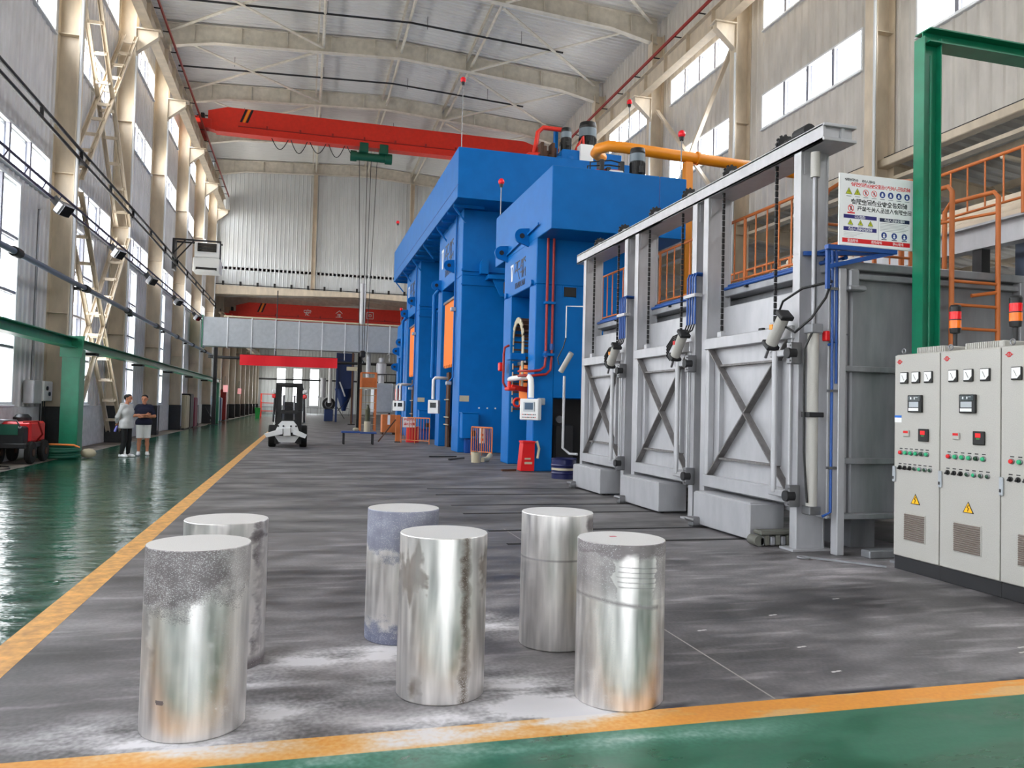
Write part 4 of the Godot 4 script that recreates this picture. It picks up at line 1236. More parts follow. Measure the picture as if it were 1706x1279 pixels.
	put("yellow_field", MB.new().prism([V(xf - 0.005, y + 0.046, zc), V(xf - 0.005, y - 0.043, zc - 0.052), V(xf - 0.005, y - 0.043, zc + 0.052)], V(0.003, 0, 0)), M("sign_yellow", Color(0.95, 0.72, 0.05), 0.5), ws)
	put("lightning_bolt", MB.new().bar(V(xf - 0.006, y + 0.03, zc + 0.008), V(xf - 0.006, y, zc - 0.008), 0.01, 0.003).bar(V(xf - 0.006, y + 0.002, zc - 0.01), V(xf - 0.006, y - 0.002, zc + 0.012), 0.01, 0.003).bar(V(xf - 0.006, y, zc + 0.01), V(xf - 0.006, y - 0.034, zc - 0.004), 0.009, 0.003), M("black"), ws)
	# louvred vent
	var v := put("vent", MB.new().box(xf - 0.008, xf, 0.33, 0.62, at.call(0.26), at.call(0.72), 0.004), c, t)
	for j in 14:
		put("vent_slat", MB.new().obox(V(xf - 0.012, 0.347 + j * 0.0195, at.call(0.49)), Basis(Vector3.BACK, 0.6), V(0.014, 0.008, w * 0.43)), M("vent_slat", Color(0.45, 0.40, 0.37), 0.6), v)
	if k < 2:
		var bx := 6.5
		var bz: float = z1 - 0.12
		var l := thing("stack_light", "red and amber signal tower lamp on top of the %s control cabinet" % ["left", "middle"][k], "signal lamp", V(bx, 2.37, bz), "signal lamps")
		put("stem", MB.new().cyl(V(bx, 2.3, bz), V(bx, 2.5, bz), 0.022, 10), M("dark"), l)
		for e in [[-0.04, 0], [0.04, 0]]:
			pass
		put("base", MB.new().lathe(V(bx, 2.5, bz), Vector3.UP, [[0.02, 0], [0.05, 0.01], [0.055, 0.05], [0.055, 0.06]], 18), M("black"), l)
		put("amber_lens", MB.new().cyl(V(bx, 2.56, bz), V(bx, 2.64, bz), 0.056, 18), M("amber", Color(0.95, 0.45, 0.04), 0.25), l)
		put("collar", MB.new().cyl(V(bx, 2.64, bz), V(bx, 2.65, bz), 0.058, 18), M("black"), l)
		put("red_lens", MB.new().cyl(V(bx, 2.65, bz), V(bx, 2.73, bz), 0.056, 18), M("lens_red", Color(0.9, 0.04, 0.08), 0.25), l)
		put("cap", MB.new().lathe(V(bx, 2.73, bz), Vector3.UP, [[0.056, 0], [0.056, 0.05], [0.045, 0.07], [0.0, 0.07]], 18), M("black"), l)

func notice(im: Image) -> void:
	var W := Color(0.93, 0.94, 0.94)
	var K := Color(0.12, 0.13, 0.15)
	var P := Color(0.16, 0.14, 0.45)
	var RD := Color(0.85, 0.12, 0.15)
	var Y := Color(0.72, 0.75, 0.12)
	var BL := Color(0.10, 0.22, 0.52)
	im.fill(W)
	ink_text(im, "有限空间作业", Vector2(50, 40), 20, 3, K, 1.1)
	ink_text(im, "操作人员防告", Vector2(220, 42), 20, 3, K, 1.1)
	ink_text(im, "有限空间作业安全重当心无关人员告知牌", Vector2(112, 70), 32, 4, RD, 1.04)
	for i in 8:
		var c := Vector2(90 + i * 84, 150)
		if i < 2:
			ink_tri(im, c, 34, K)
			ink_tri(im, c + Vector2(0, 1), 29, Y)
			im.fill_rect(Rect2i(int(c.x) - 2, int(c.y) - 10, 5, 18), K)
		elif i < 4:
			ink_disc(im, c, 28, RD)
			ink_disc(im, c, 23, W)
			im.fill_rect(Rect2i(int(c.x) - 6, int(c.y) - 13, 12, 26), K)
			ink_line(im, c + Vector2(-17, -17), c + Vector2(17, 17), 5, RD)
		else:
			ink_disc(im, c, 28, BL)
			ink_disc(im, c + Vector2(0, -5), 9, W)
			im.fill_rect(Rect2i(int(c.x) - 12, int(c.y) + 4, 24, 12), W)
		im.fill_rect(Rect2i(int(c.x) - 24, 188, 48, 5), Color(0.5, 0.52, 0.55))
	ink_text(im, "有限空间作业安全告知牌", Vector2(115, 212), 42, 6, K, 1.24)
	ink_disc(im, Vector2(112, 292), 30, RD)
	ink_disc(im, Vector2(112, 292), 24, W)
	im.fill_rect(Rect2i(105, 276, 14, 32), K)
	ink_line(im, Vector2(94, 274), Vector2(130, 310), 6, RD)
	im.fill_rect(Rect2i(76, 326, 74, 12), RD)
	ink_text(im, "严禁无关人员进入有限空间", Vector2(180, 272), 36, 5, K, 1.28)
	im.fill_rect(Rect2i(40, 348, 330, 32), P)
	ink_text(im, "危险告知", Vector2(150, 352), 24, 3, W, 1.1)
	for i in 3:
		var c := Vector2(108 + i * 100, 414)
		ink_tri(im, c, 28, K)
		ink_tri(im, c + Vector2(0, 1), 24, Y)
		im.fill_rect(Rect2i(int(c.x) - 2, int(c.y) - 8, 4, 14), K)
		im.fill_rect(Rect2i(int(c.x) - 22, 438, 44, 4), Color(0.5, 0.52, 0.55))
	im.fill_rect(Rect2i(40, 452, 330, 34), P)
	ink_text(im, "作业人员安全告知牌", Vector2(90, 457), 24, 3, W, 1.1)
	for i in 4:
		im.fill_rect(Rect2i(42, 500 + i * 12, 190 - i * 30, 2), Color(0.6, 0.6, 0.63))
	im.fill_rect(Rect2i(388, 352, 2, 196), Color(0.5, 0.5, 0.55))
	im.fill_rect(Rect2i(400, 352, 306, 32), Color(0.10, 0.14, 0.28))
	ink_text(im, "作业人员安全重防", Vector2(450, 357), 22, 3, W, 1.2)
	for i in 6:
		im.fill_rect(Rect2i(404, 396 + i * 13, 290 - 20 * (i % 3), 3), Color(0.55, 0.55, 0.58))
	for i in 3:
		var c := Vector2(446 + i * 104, 500)
		ink_disc(im, c, 28, BL)
		ink_disc(im, c + Vector2(0, -6), 9, W)
		im.fill_rect(Rect2i(int(c.x) - 11, int(c.y) + 4, 22, 14), W)
		im.fill_rect(Rect2i(int(c.x) - 26, 532, 52, 8), Color(0.3, 0.33, 0.42))
	im.fill_rect(Rect2i(28, 550, 684, 38), RD)
	ink_text(im, "重当电话", Vector2(80, 557), 24, 3, W, 1.1)
	ink_text(im, "操作电话", Vector2(320, 557), 24, 3, W, 1.1)
	ink_text(im, "防心电话", Vector2(540, 557), 24, 3, W, 1.1)

# ---- presses ----
func lug(c: Vector3, parent: Node3D, out := Vector3(-1, 0, 0)) -> void:
	# lifting ear: a round-nosed plate with a hole, on a foot
	var side := out.cross(Vector3.UP)
	var pts := []
	for k in 13:
		var a := -PI / 2 + PI * k / 12.0
		pts.append(c + out * (0.2 + cos(a) * 0.2) + Vector3.UP * sin(a) * 0.2 - side * 0.04)
	pts.append(c + Vector3.UP * 0.22 - side * 0.04)
	pts.append(c - Vector3.UP * 0.28 - side * 0.04)
	var o := put("lifting_ear", MB.new().prism(pts, side * 0.08), M("blue"), parent)
	put("ear_bush", MB.new().cyl(c + out * 0.2 - side * 0.06, c + out * 0.2 + side * 0.06, 0.07, 12), M("dark"), o)

func logo(parent: Node3D, x: float, z: float, y: float, s: float) -> void:
	# maker's mark on the press head: a ring-and-bar emblem, two large characters, a row of small letters
	var right := V(0, 0, 1)
	var out := V(-1, 0, 0)
	var m := M("logo_grey", Color(0.16, 0.17, 0.24), 0.5)
	var b := MB.new()
	var c := V(x, y, z - s * 1.45)
	b.bar(c + V(0, s * 0.45, -s * 0.32), c + V(0, s * 0.45, s * 0.25), 0.012, s * 0.12, 0, Vector3.UP)
	b.bar(c + V(0, s * 0.45, -s * 0.2), c + V(0, -s * 0.42, -s * 0.1), 0.012, s * 0.12, 0, right)
	b.bar(c + V(0, s * 0.4, s * 0.2), c + V(0, -s * 0.42, s * 0.02), 0.012, s * 0.1, 0, right)
	put("emblem", b, M("white"), parent)
	glyph3("lettering", "天", V(x, y, z - s * 0.4), s, parent, right, out, m)
	glyph3("lettering", "锻", V(x, y, z + s * 0.75), s, parent, right, out, m)
	var t := TextMesh.new()
	t.text = "TIANDUAN"
	t.font = SystemFont.new()
	t.font.font_names = PackedStringArray(["Droid Sans"])
	t.font_size = 32
	t.pixel_size = 0.013 * s
	t.depth = 0.01
	var o := MeshInstance3D.new()
	o.name = "small_lettering"
	o.mesh = t
	o.material_override = m
	parent.add_child(o, true)
	o.transform = Transform3D(Basis(right, Vector3.UP, out), V(x, y - s * 0.8, z + s * 0.2) - where(parent))

func press_body(t: Node3D, X: float, zn: float, zo0: float, zo1: float, zf: float, yo: float, yt: float, xb: float) -> void:
	# two cheeks and a head with the working gap between zo0 (near) and zo1 (far)
	var B := M("blue")
	put("near_cheek", MB.new().box(X, xb, 0, yo, zo0, zn, 0.02), B, t)
	put("far_cheek", MB.new().box(X, xb, 0, yo, zf, zo1, 0.02), B, t)
	put("head", MB.new().box(X, xb, yo, yt, zf, zn, 0.02), B, t)
	put("back_plate", MB.new().box(xb - 0.7, xb - 0.2, 0, yo, zo1, zo0), M("dark"), t)
	put("slide", MB.new().box(X + 0.5, xb - 0.7, yo - 1.0, yo, zo1 + 0.2, zo0 - 0.2, 0.03), M("blue"), t)
	put("bolster", MB.new().box(X + 0.4, xb - 0.7, 0, 0.85, zo1 + 0.1, zo0 - 0.1, 0.03), M("steel"), t)

func pleats(called: String, X: float, z0: float, z1: float, y0: float, y1: float, parent: Node3D) -> void:
	var b := MB.new()
	var n := int(absf(z1 - z0) / 0.13)
	for k in n * 2:
		var a := lerpf(z0, z1, float(k) / (n * 2))
		var c := lerpf(z0, z1, float(k + 1) / (n * 2))
		var xa := X + (0.05 if k % 2 == 0 else -0.03)
		var xc := X + (0.05 if k % 2 == 1 else -0.03)
		var dy := 0.05 * float((k * 7) % 3)
		b.poly([V(xa, y0 + dy, a), V(xc, y0 + dy, c), V(xc, y1, c), V(xa, y1, a)], V(-1, 0, 0))
	var o := put(called, b, M("curtain"), parent)
	put("curtain_rail", MB.new().box(X - 0.08, X + 0.1, y1 - 0.04, y1 + 0.06, z1, z0, 0.01), M("steel"), o)

func beacon(at: Vector3, h: float, label: String) -> void:
	var t := thing("warning_beacon", label, "warning light", at)
	put("mast", MB.new().cyl(at, at + V(0, h, 0), 0.016, 8), M("steel"), t)
	put("lamp_foot", MB.new().cyl(at + V(0, h - 0.05, 0), at + V(0, h + 0.05, 0), 0.05, 10, 0.07), M("dark"), t)
	put("red_dome", MB.new().ball(at + V(0, h + 0.12, 0), 0.1, 12, 1.1), M("beacon_red", Color(0.95, 0.03, 0.14), 0.3), t)

func motor(parent: Node3D, c: Vector3, r: float, h: float) -> void:
	# upright electric motor, finned body, pale end ring, dark fan cap
	var b := MB.new().cyl(c, c + V(0, h * 0.62, 0), r * 0.94, 22)
	for k in 24:
		var a := TAU * k / 24
		b.obox(c + V(cos(a) * r * 0.95, h * 0.31, sin(a) * r * 0.95), Basis(Vector3.UP, -a), V(r * 0.12, h * 0.55, 0.015))
	var o := put("motor_body", b, M("black"), parent)
	put("motor_ring", MB.new().cyl(c + V(0, h * 0.62, 0), c + V(0, h * 0.84, 0), r * 0.98, 22), M("motor_grey", Color(0.42, 0.47, 0.50), 0.4), o)
	put("fan_cap", MB.new().lathe(c + V(0, h * 0.84, 0), Vector3.UP, [[r * 0.9, 0], [r * 0.97, h * 0.06], [r * 0.9, h * 0.16], [0.0, h * 0.16]], 22), M("black"), o)
	put("terminal_box", MB.new().box(c.x - r * 0.3, c.x + r * 0.3, c.y + h * 0.25, c.y + h * 0.45, c.z + r * 0.9, c.z + r * 1.25, 0.015), M("black"), o)

func presses() -> void:
	var B := M("blue")
	# press nearest the camera
	var X := 5.77
	var t := thing("forging_press", "nearest blue forging press, pit opening in its side and dark cable arch in its gap", "press", V(7, 0, -21))
	put("far_cheek", MB.new().box(X, 8.8, 0, 4.88, -22.8, -21.95, 0.02), B, t)
	put("near_cheek", MB.new().box(X, 6.31, 0, 4.88, -20.05, -19.45, 0.02).box(6.31, 8.8, 1.92, 4.88, -20.05, -19.45).box(8.2, 8.8, 0, 1.92, -20.05, -19.45), B, t)
	put("head", MB.new().box(X, 8.8, 4.88, 6.1, -22.8, -19.45, 0.02), B, t)
	put("pit_lining", MB.new().box(6.32, 8.2, 0.0, 1.9, -20.2, -20.06), M("black"), t)
	put("back_plate", MB.new().box(8.0, 8.3, 0, 4.88, -21.95, -20.05), M("dark"), t)
	put("slide", MB.new().box(6.6, 8.0, 3.7, 4.88, -21.7, -20.3, 0.03), B, t)
	put("bolster", MB.new().box(6.3, 8.0, 0, 0.75, -21.85, -20.15, 0.03), M("steel"), t)
	put("guide_plate", MB.new().box(5.95, 6.1, 3.3, 4.6, -20.16, -20.06, 0.01), M("galv"), t)
	put("pipe_box", MB.new().box(6.5, 7.0, 0.3, 1.2, -20.0, -19.75, 0.02), M("dark"), t)
	put("gauge", MB.new().cyl(V(6.62, 1.35, -19.9), V(6.62, 1.35, -19.8), 0.1, 12), M("steel"), t)
	put("inspection_window", MB.new().box(6.53, 6.88, 4.59, 4.84, -19.46, -19.43, 0.004), M("black"), t)
	put("hatch_rim", MB.new().box(6.5, 6.53, 4.56, 4.87, -19.46, -19.425).box(6.88, 6.91, 4.56, 4.87, -19.46, -19.425), B, t)
	var bx := put("crown_box", MB.new().box(5.77, 8.66, 6.08, 7.66, -24.05, -18.25, 0.015).box(8.675, 9.42, 6.08, 7.66, -24.05, -18.25, 0.015), B, t)
	put("seam_cover", MB.new().box(8.65, 8.69, 6.1, 7.64, -18.3, -18.262), M("blue_dark", Color(0.02, 0.25, 0.55), 0.4), bx)
	put("lug_bar", MB.new().bar(V(5.72, 6.16, -22.7), V(5.72, 6.4, -19.2), 0.03, 0.06), B, bx)
	lug(V(5.77, 6.24, -22.5), bx)
	lug(V(5.77, 6.28, -20.25), bx)
	logo(t, 5.765, -21.15, 5.52, 0.52)
	for z in [-22.4, -19.75]:
		put("bolt_ear", MB.new().cyl(V(5.7, 4.95, z), V(5.78, 4.95, z), 0.08, 10), B, t)
	for k in 2:
		var px := 6.05 + k * 0.16
		put("hydraulic_pipe", MB.new().tube([V(px, 6.2, -19.36), V(px, 2.95, -19.36), V(px - 0.03, 2.72 - k * 0.08, -19.34), V(px - 0.15, 2.62 - k * 0.1, -19.32), V(5.6, 2.58 - k * 0.12, -19.32), V(5.5, 2.6 - k * 0.12, -19.45), V(5.48, 2.6 - k * 0.12, -19.9)], 0.035, 8), M("red_pipe"), t)
		put("pipe_fitting", MB.new().cyl(V(px, 3.12 + 0.2 * k, -19.36), V(px, 2.96 + 0.2 * k, -19.36), 0.065, 10), M("blue_pipe"), t)
	for y in [4.35, 3.0]:
		put("pipe_clamp", MB.new().box(5.98, 6.28, y, y + 0.07, -19.45, -19.3, 0.01), B, t)
	put("front_bracket", MB.new().box(5.32, 5.76, 2.92, 3.1, -20.6, -20.2, 0.02), B, t)
	put("red_side_pipe", MB.new().tube([V(5.75, 3.45, -22.0), V(5.62, 3.38, -22.0), V(5.6, 3.2, -22.0), V(5.6, 2.35, -22.0), V(5.7, 2.2, -22.0)], 0.035, 8), M("red_pipe"), t)
	put("fire_bell", MB.new().box(5.5, 5.66, 2.7, 2.95, -22.3, -22.1, 0.02), M("red"), t)
	var cl := put("gripper", MB.new().box(5.38, 5.62, 2.1, 2.2, -21.0, -20.6, 0.03).box(5.42, 5.5, 2.18, 2.36, -20.85, -20.72, 0.02).ring(V(5.66, 1.78, -20.6), V(0, 0, 1), 0.11, 0.035, 14, 6), M("crane_red"), t)
	put("gripper_arm", MB.new().bar(V(5.5, 2.2, -20.7), V(6.3, 2.1, -20.9), 0.1, 0.14), M("crane_red"), cl)
	pleats("inner_curtain", 6.05, -20.95, -21.85, 1.6, 2.9, t)
	# cable arch standing in the gap
	var arch := MB.new()
	var plates := MB.new()
	for k in 26:
		var f := k / 25.0
		var p: Vector3
		if f < 0.3:
			p = V(0, lerpf(1.6, 3.45, f / 0.3), -22.0)
		elif f < 0.7:
			var a := PI * (f - 0.3) / 0.4
			p = V(0, 3.45 + sin(a) * 0.68, -21.45 - cos(a) * 0.55)
		else:
			p = V(0, lerpf(3.45, 2.2, (f - 0.7) / 0.3), -20.9)
		var d := V(0, 1, 0) if f < 0.3 or f > 0.7 else V(0, cos(PI * (f - 0.3) / 0.4), sin(PI * (f - 0.3) / 0.4))
		for x in [5.86, 6.34]:
			plates.obox(p + V(x, 0, 0), MB.frame(d, V(1, 0, 0)), V(0.17, 0.03, 0.17))
		arch.obox(p + V(6.1, 0, 0), MB.frame(d, V(1, 0, 0)), V(0.13, 0.46, 0.05))
	put("cable_arch_plates", plates, M("foam"), t)
	put("cable_arch_bars", arch, M("rust"), t)
	# crown plant of the near press
	var pl := thing("pump_set", "black upright motor with small pipes and valves on top of the nearest press", "pump", V(8.8, 7.66, -20))
	motor(pl, V(8.8, 7.95, -20), 0.22, 0.98)
	put("pump_base", MB.new().box(8.3, 9.1, 7.66, 7.95, -20.4, -19.6, 0.03), B, pl)
	var vb := MB.new()
	for k in 5:
		vb.box(7.5 + k * 0.2, 7.62 + k * 0.2, 7.7, 8.15 + 0.2 * ((k * 2) % 3), -20.2 - 0.1 * (k % 2), -20.0, 0.015)
	put("valve_block", vb, M("dark"), pl)
	for k in 4:
		put("small_pipe", MB.new().tube([V(7.2 + k * 0.08, 7.66, -20.1), V(7.2 + k * 0.08, 8.1 + k * 0.12, -20.1), V(7.9 + k * 0.05, 8.15 + k * 0.14, -20.1), V(8.4, 8.2 + k * 0.1, -20.05)], 0.02, 6), M("red") if k < 2 else M("dark"), pl)
	put("white_box", MB.new().box(7.95, 8.35, 7.66, 8.25, -20.3, -19.9, 0.02), M("white"), pl)
	# the joint platform of the two big presses
	t = thing("press_platform", "huge blue overhanging platform box on top of the two large presses", "platform", V(8, 8.75, -36))
	put("box", MB.new().box(4.85, 11.25, 8.75, 10.5, -45.4, -26.0, 0.015), B, t)
	for k in 16:
		put("underside_rib", MB.new().box(4.9, 6.0, 8.66, 8.75, -26.9 - k * 1.2, -26.96 - k * 1.2), B, t)
		if k % 3 == 0:
			put("knee_brace", MB.new().bar(V(4.95, 8.74, -27.2 - k * 1.2), V(5.4, 8.2, -27.2 - k * 1.2), 0.06, 0.06), B, t)
	put("edge_angle", MB.new().box(4.84, 4.9, 9.18, 9.2, -45.4, -26.0), M("blue_dark"), t)
	for k in [0, 1]:
		var dz := [0.0, -10.6][k] as float
		t = thing("forging_press", ["tall blue forging press under the platform, second from the camera", "tall blue forging press under the platform's far end, third from the camera"][k], "press", V(7, 0, -30 + dz))
		X = 5.35
		press_body(t, X, -27.4 + dz, -28.65 + dz, -31.5 + dz, -32.4 + dz, 6.35, 8.74, 9.0)
		logo(t, X - 0.005, -30.3 + dz, 7.6, 0.85)
		lug(V(X, 6.95, -29.0 + dz), t)
		lug(V(X, 6.6, -31.8 + dz), t)
		put("seam_flange", MB.new().box(X - 0.03, 9.0, 6.5, 6.58, -27.42 + dz, -27.34 + dz).box(X - 0.03, 9.0, 6.0, 6.05, -27.42 + dz, -27.35 + dz), B, t)
		var ear := []
		for j in 11:
			var a := PI * j / 10.0
			ear.append(V(6.12 - cos(a) * 0.14, 6.75 + sin(a) * 0.2, -27.4 + dz))
		ear.append(V(6.26, 6.4, -27.4 + dz))
		ear.append(V(5.98, 6.4, -27.4 + dz))
		put("side_ear", MB.new().prism(ear, V(0, 0, 0.3)), B, t)
		put("side_shelf", MB.new().box(6.2, 7.4, 6.2, 6.35, -27.4 + dz, -26.9 + dz, 0.01).prism([V(6.4, 6.2, -27.0 + dz), V(7.3, 6.2, -27.0 + dz), V(7.3, 5.6, -27.0 + dz), V(6.7, 5.6, -27.0 + dz)], V(0, 0, -0.1)), B, t)
		put("shelf_valve", MB.new().box(6.8, 7.2, 5.7, 6.15, -27.35 + dz, -26.95 + dz, 0.04), M("rust"), t)
		put("side_conduit", MB.new().tube([V(X - 0.05, 8.7, -28.4 + dz), V(X - 0.05, 2.7, -28.4 + dz), V(X - 0.18, 2.55, -28.4 + dz)], 0.035, 6), B, t)
		put("conduit_clamp", MB.new().box(X - 0.2, X, 5.15, 5.3, -28.5 + dz, -28.3 + dz, 0.02), M("galv"), t)
		put("drop_lamp", MB.new().box(X - 0.3, X - 0.1, 2.42, 2.55, -28.5 + dz, -28.3 + dz, 0.02), M("galv"), t)
		put("side_conduit", MB.new().tube([V(X - 0.1, 6.4, -31.7 + dz), V(X - 0.25, 6.2, -31.9 + dz), V(X - 0.25, 2.8, -31.9 + dz)], 0.08, 8), B, t)
		pleats("work_curtain", X + 0.1, -28.75 + dz, -31.2 + dz, 3.15, 5.75, t)
		put("warm_guard", MB.new().box(X + 0.25, X + 0.35, 0.0, 3.0, -31.4 + dz, -30.9 + dz, 0.01), M("rust"), t)
		for y in [0.9, 1.2, 1.9]:
			put("guard_rung", MB.new().cyl(V(X + 0.2, y, -31.4 + dz), V(X + 0.2, y, -30.5 + dz), 0.025, 6), M("foam"), t)
		put("nameplate", MB.new().box(5.38, 5.72, 1.82, 2.03, -27.4 + dz, -27.385 + dz), M("foam"), t)
		for j in 4:
			put("bolt", MB.new().cyl(V(6.1 + j * 0.3, 1.6, -27.4 + dz), V(6.1 + j * 0.3, 1.6, -27.37 + dz), 0.03, 8), M("white"), t)
		pendant("gantry_pendant", V(4.95, 0, -29.9 + dz), ["white control pendant on a bent pipe arm before the second blue press", "white control pendant on a bent pipe arm before the third blue press"][k])
		t = thing("oil_cabinet", ["blue steel cabinet on a stand against the second press's side", "blue steel cabinet on a stand against the third press's side"][k], "cabinet", V(5.65, 0, -27.1 + dz))
		put("case", MB.new().box(5.4, 6.0, 0.52, 1.4, -27.38 + dz, -26.9 + dz, 0.02), B, t)
		put("lid", MB.new().box(5.38, 6.02, 1.4, 1.44, -27.38 + dz, -26.88 + dz, 0.01), B, t)
		put("stand", MB.new().box(5.55, 5.95, 0, 0.52, -27.3 + dz, -27.0 + dz, 0.01), M("blue_dark"), t)
		put("hatch", MB.new().box(5.72, 5.9, 0.6, 0.8, -26.91 + dz, -26.89 + dz), M("dark"), t)
	# last, lower press
	t = thing("forging_press", "low light-blue press beyond the platform, farthest of the blue presses", "press", V(7, 0, -45))
	press_body(t, 5.35, -43.2, -44.1, -46.2, -47.1, 4.4, 6.35, 8.4)
	lug(V(5.35, 5.2, -44.4), t)
	lug(V(5.35, 4.8, -46.0), t)
	lug(V(5.35, 3.9, -46.5), t)
	put("hot_shield", MB.new().box(5.2, 5.3, 1.9, 2.6, -46.2, -45.2, 0.02), M("crane_red"), t)
	pendant("gantry_pendant", V(4.85, 0, -41.2), "white control pendant with a dark screen before the farthest blue press")
	# crown plant of the big presses
	pl = thing("pump_set", "large black motor, blue pump and red pipe loop on top of the big press platform", "pump", V(9.5, 10.5, -27.3))
	motor(pl, V(10.05, 11.0, -27.5), 0.34, 1.42)
	motor(pl, V(9.55, 10.8, -28.6), 0.26, 1.2)
	motor(pl, V(9.0, 10.95, -26.9), 0.2, 0.95)
	put("pump_base", MB.new().box(8.7, 11.0, 10.5, 10.98, -28.9, -26.4, 0.03), B, pl)
	put("pump_flange", MB.new().lathe(V(9.0, 10.55, -26.8), Vector3.UP, [[0.42, 0], [0.42, 0.2], [0.3, 0.35], [0.2, 0.4]], 20), B, pl)
	put("blue_standpipe", MB.new().box(8.72, 8.86, 10.5, 12.0, -27.6, -27.4, 0.02), B, pl)
	put("red_pipe_loop", MB.new().tube([V(7.7, 10.55, -27.2), V(7.85, 10.8, -27.2), V(7.95, 11.4, -27.2), V(8.0, 11.75, -27.2), V(8.2, 11.95, -27.2), V(8.9, 11.95, -27.2), V(9.12, 11.8, -27.2), V(9.16, 11.5, -27.2)], 0.085, 10), M("crane_red"), pl)
	put("red_pipe_low", MB.new().tube([V(7.4, 10.62, -26.9), V(7.6, 10.78, -26.9), V(8.1, 10.82, -26.9)], 0.1, 10), M("crane_red"), pl)
	put("red_pipe_bend", MB.new().tube([V(9.2, 10.7, -27.0), V(9.6, 11.5, -27.2), V(9.75, 11.8, -27.2), V(9.8, 11.2, -27.2)], 0.06, 8), M("crane_red"), pl)
	var mess := MB.new()
	for k in 7:
		mess.box(7.9 + k * 0.1, 8.02 + k * 0.1, 10.5, 10.85 + 0.14 * ((k * 3) % 4), -27.0 - 0.15 * (k % 2), -26.8 + 0.05 * (k % 3), 0.02)
	put("valve_block", mess, M("rust"), pl)
	put("white_box", MB.new().box(9.35, 9.85, 10.5, 11.2, -26.7, -26.3, 0.02), M("white"), pl)
	beacon(V(4.97, 10.5, -26.15), 2.25, "red warning beacon on a thin mast at the platform's near left corner, before the roof")
	beacon(V(11.15, 10.5, -26.15), 2.25, "red warning beacon on a mast at the platform's near right corner, by the yellow pipe")
	beacon(V(4.97, 10.5, -45.2), 1.6, "tiny red warning beacon at the platform's far left corner, before the gable wall")
	beacon(V(5.86, 7.66, -23.9), 1.02, "red warning beacon low before the blue platform, on the nearest press's far corner")
	beacon(V(9.33, 7.66, -18.4), 1.1, "red warning beacon on the nearest press's right corner, before the window")
	beacon(V(5.5, 6.35, -46.8), 0.9, "small beacon on the farthest blue press, before the low hall's crane")
	# yellow pipe crossing behind
	t = thing("yellow_duct", "thick yellow pipe on a yellow post running across to the right-hand wall", "pipe", V(11, 9, -21.5))
	put("pipe", MB.new().tube([V(8.75, 9.47, -22.6), V(8.42, 9.5, -22.3), V(8.36, 9.5, -21.9), V(8.55, 9.49, -21.55), V(9.0, 9.48, -21.5), V(15.08, 9.3, -21.5)], 0.165, 16), M("yellow_pipe"), t)
	put("flange", MB.new().cyl(V(11.4, 9.41, -21.5), V(11.46, 9.41, -21.5), 0.21, 16), M("yellow_pipe"), t)
	put("post", MB.new().box(11.0, 11.25, 0, 9.25, -21.62, -21.38, 0.02), M("yellow_pipe"), t)
	# boom with the operator panel at the near press
	t = thing("operator_panel", "white operator panel with grey screen on a bent pipe arm at the nearest press", "control panel", V(5.6, 1.3, -19.2))
	put("arm", MB.new().tube([V(5.77, 2.45, -21.9), V(5.66, 2.45, -21.2), V(5.62, 2.45, -19.6), V(5.62, 2.44, -19.35), V(5.62, 2.36, -19.2), V(5.62, 2.2, -19.15), V(5.62, 1.9, -19.15)], 0.075, 12), M("white"), t)
	var bs := Basis(Vector3.UP, -0.6)
	var pc := V(5.6, 1.6, -19.1)
	put("case", MB.new().obox(pc, bs, V(0.5, 0.54, 0.26), 0.02), M("white"), t)
	put("bezel", MB.new().obox(pc + bs.z * 0.14 + V(0, 0.07, 0), bs, V(0.3, 0.24, 0.015), 0.004), M("galv"), t)
	put("screen", MB.new().obox(pc + bs.z * 0.149 + V(0, 0.08, 0), bs, V(0.22, 0.17, 0.006)), M("screen", Color(0.30, 0.38, 0.46), 0.15), t)
	for r in 2:
		for j in 9:
			put("key", MB.new().obox(pc + bs.z * 0.135 + bs.x * (-0.17 + j * 0.042) + V(0, -0.13 - r * 0.07, 0), bs, V(0.024, 0.024, 0.02), 0.004), M("dark") if (j + r) % 3 else M("red"), t)
	put("side_plate", MB.new().box(5.85, 6.02, 1.72, 1.9, -19.4, -19.2, 0.02), M("galv"), t)

func pendant(called: String, at: Vector3, label: String) -> void:
	var t := thing("control_pendant", label, "control panel", at + V(0, 1.3, 0))
	put("arm", MB.new().tube([at + V(0.45, 2.72, -0.3), at + V(0.2, 2.72, 0), at + V(-0.05, 2.72, 0), at + V(-0.12, 2.64, 0), at + V(-0.12, 1.9, 0)], 0.06, 10), M("white"), t)
	put("case", MB.new().obox(at + V(-0.08, 1.6, 0.05), Basis(Vector3.UP, -0.5), V(0.42, 0.52, 0.24), 0.02), M("white"), t)
	var bs := Basis(Vector3.UP, -0.5)
	put("screen", MB.new().obox(at + V(-0.08, 1.66, 0.05) + bs.z * 0.125, bs, V(0.24, 0.2, 0.01)), M("screen_dark", Color(0.10, 0.12, 0.14), 0.2), t)

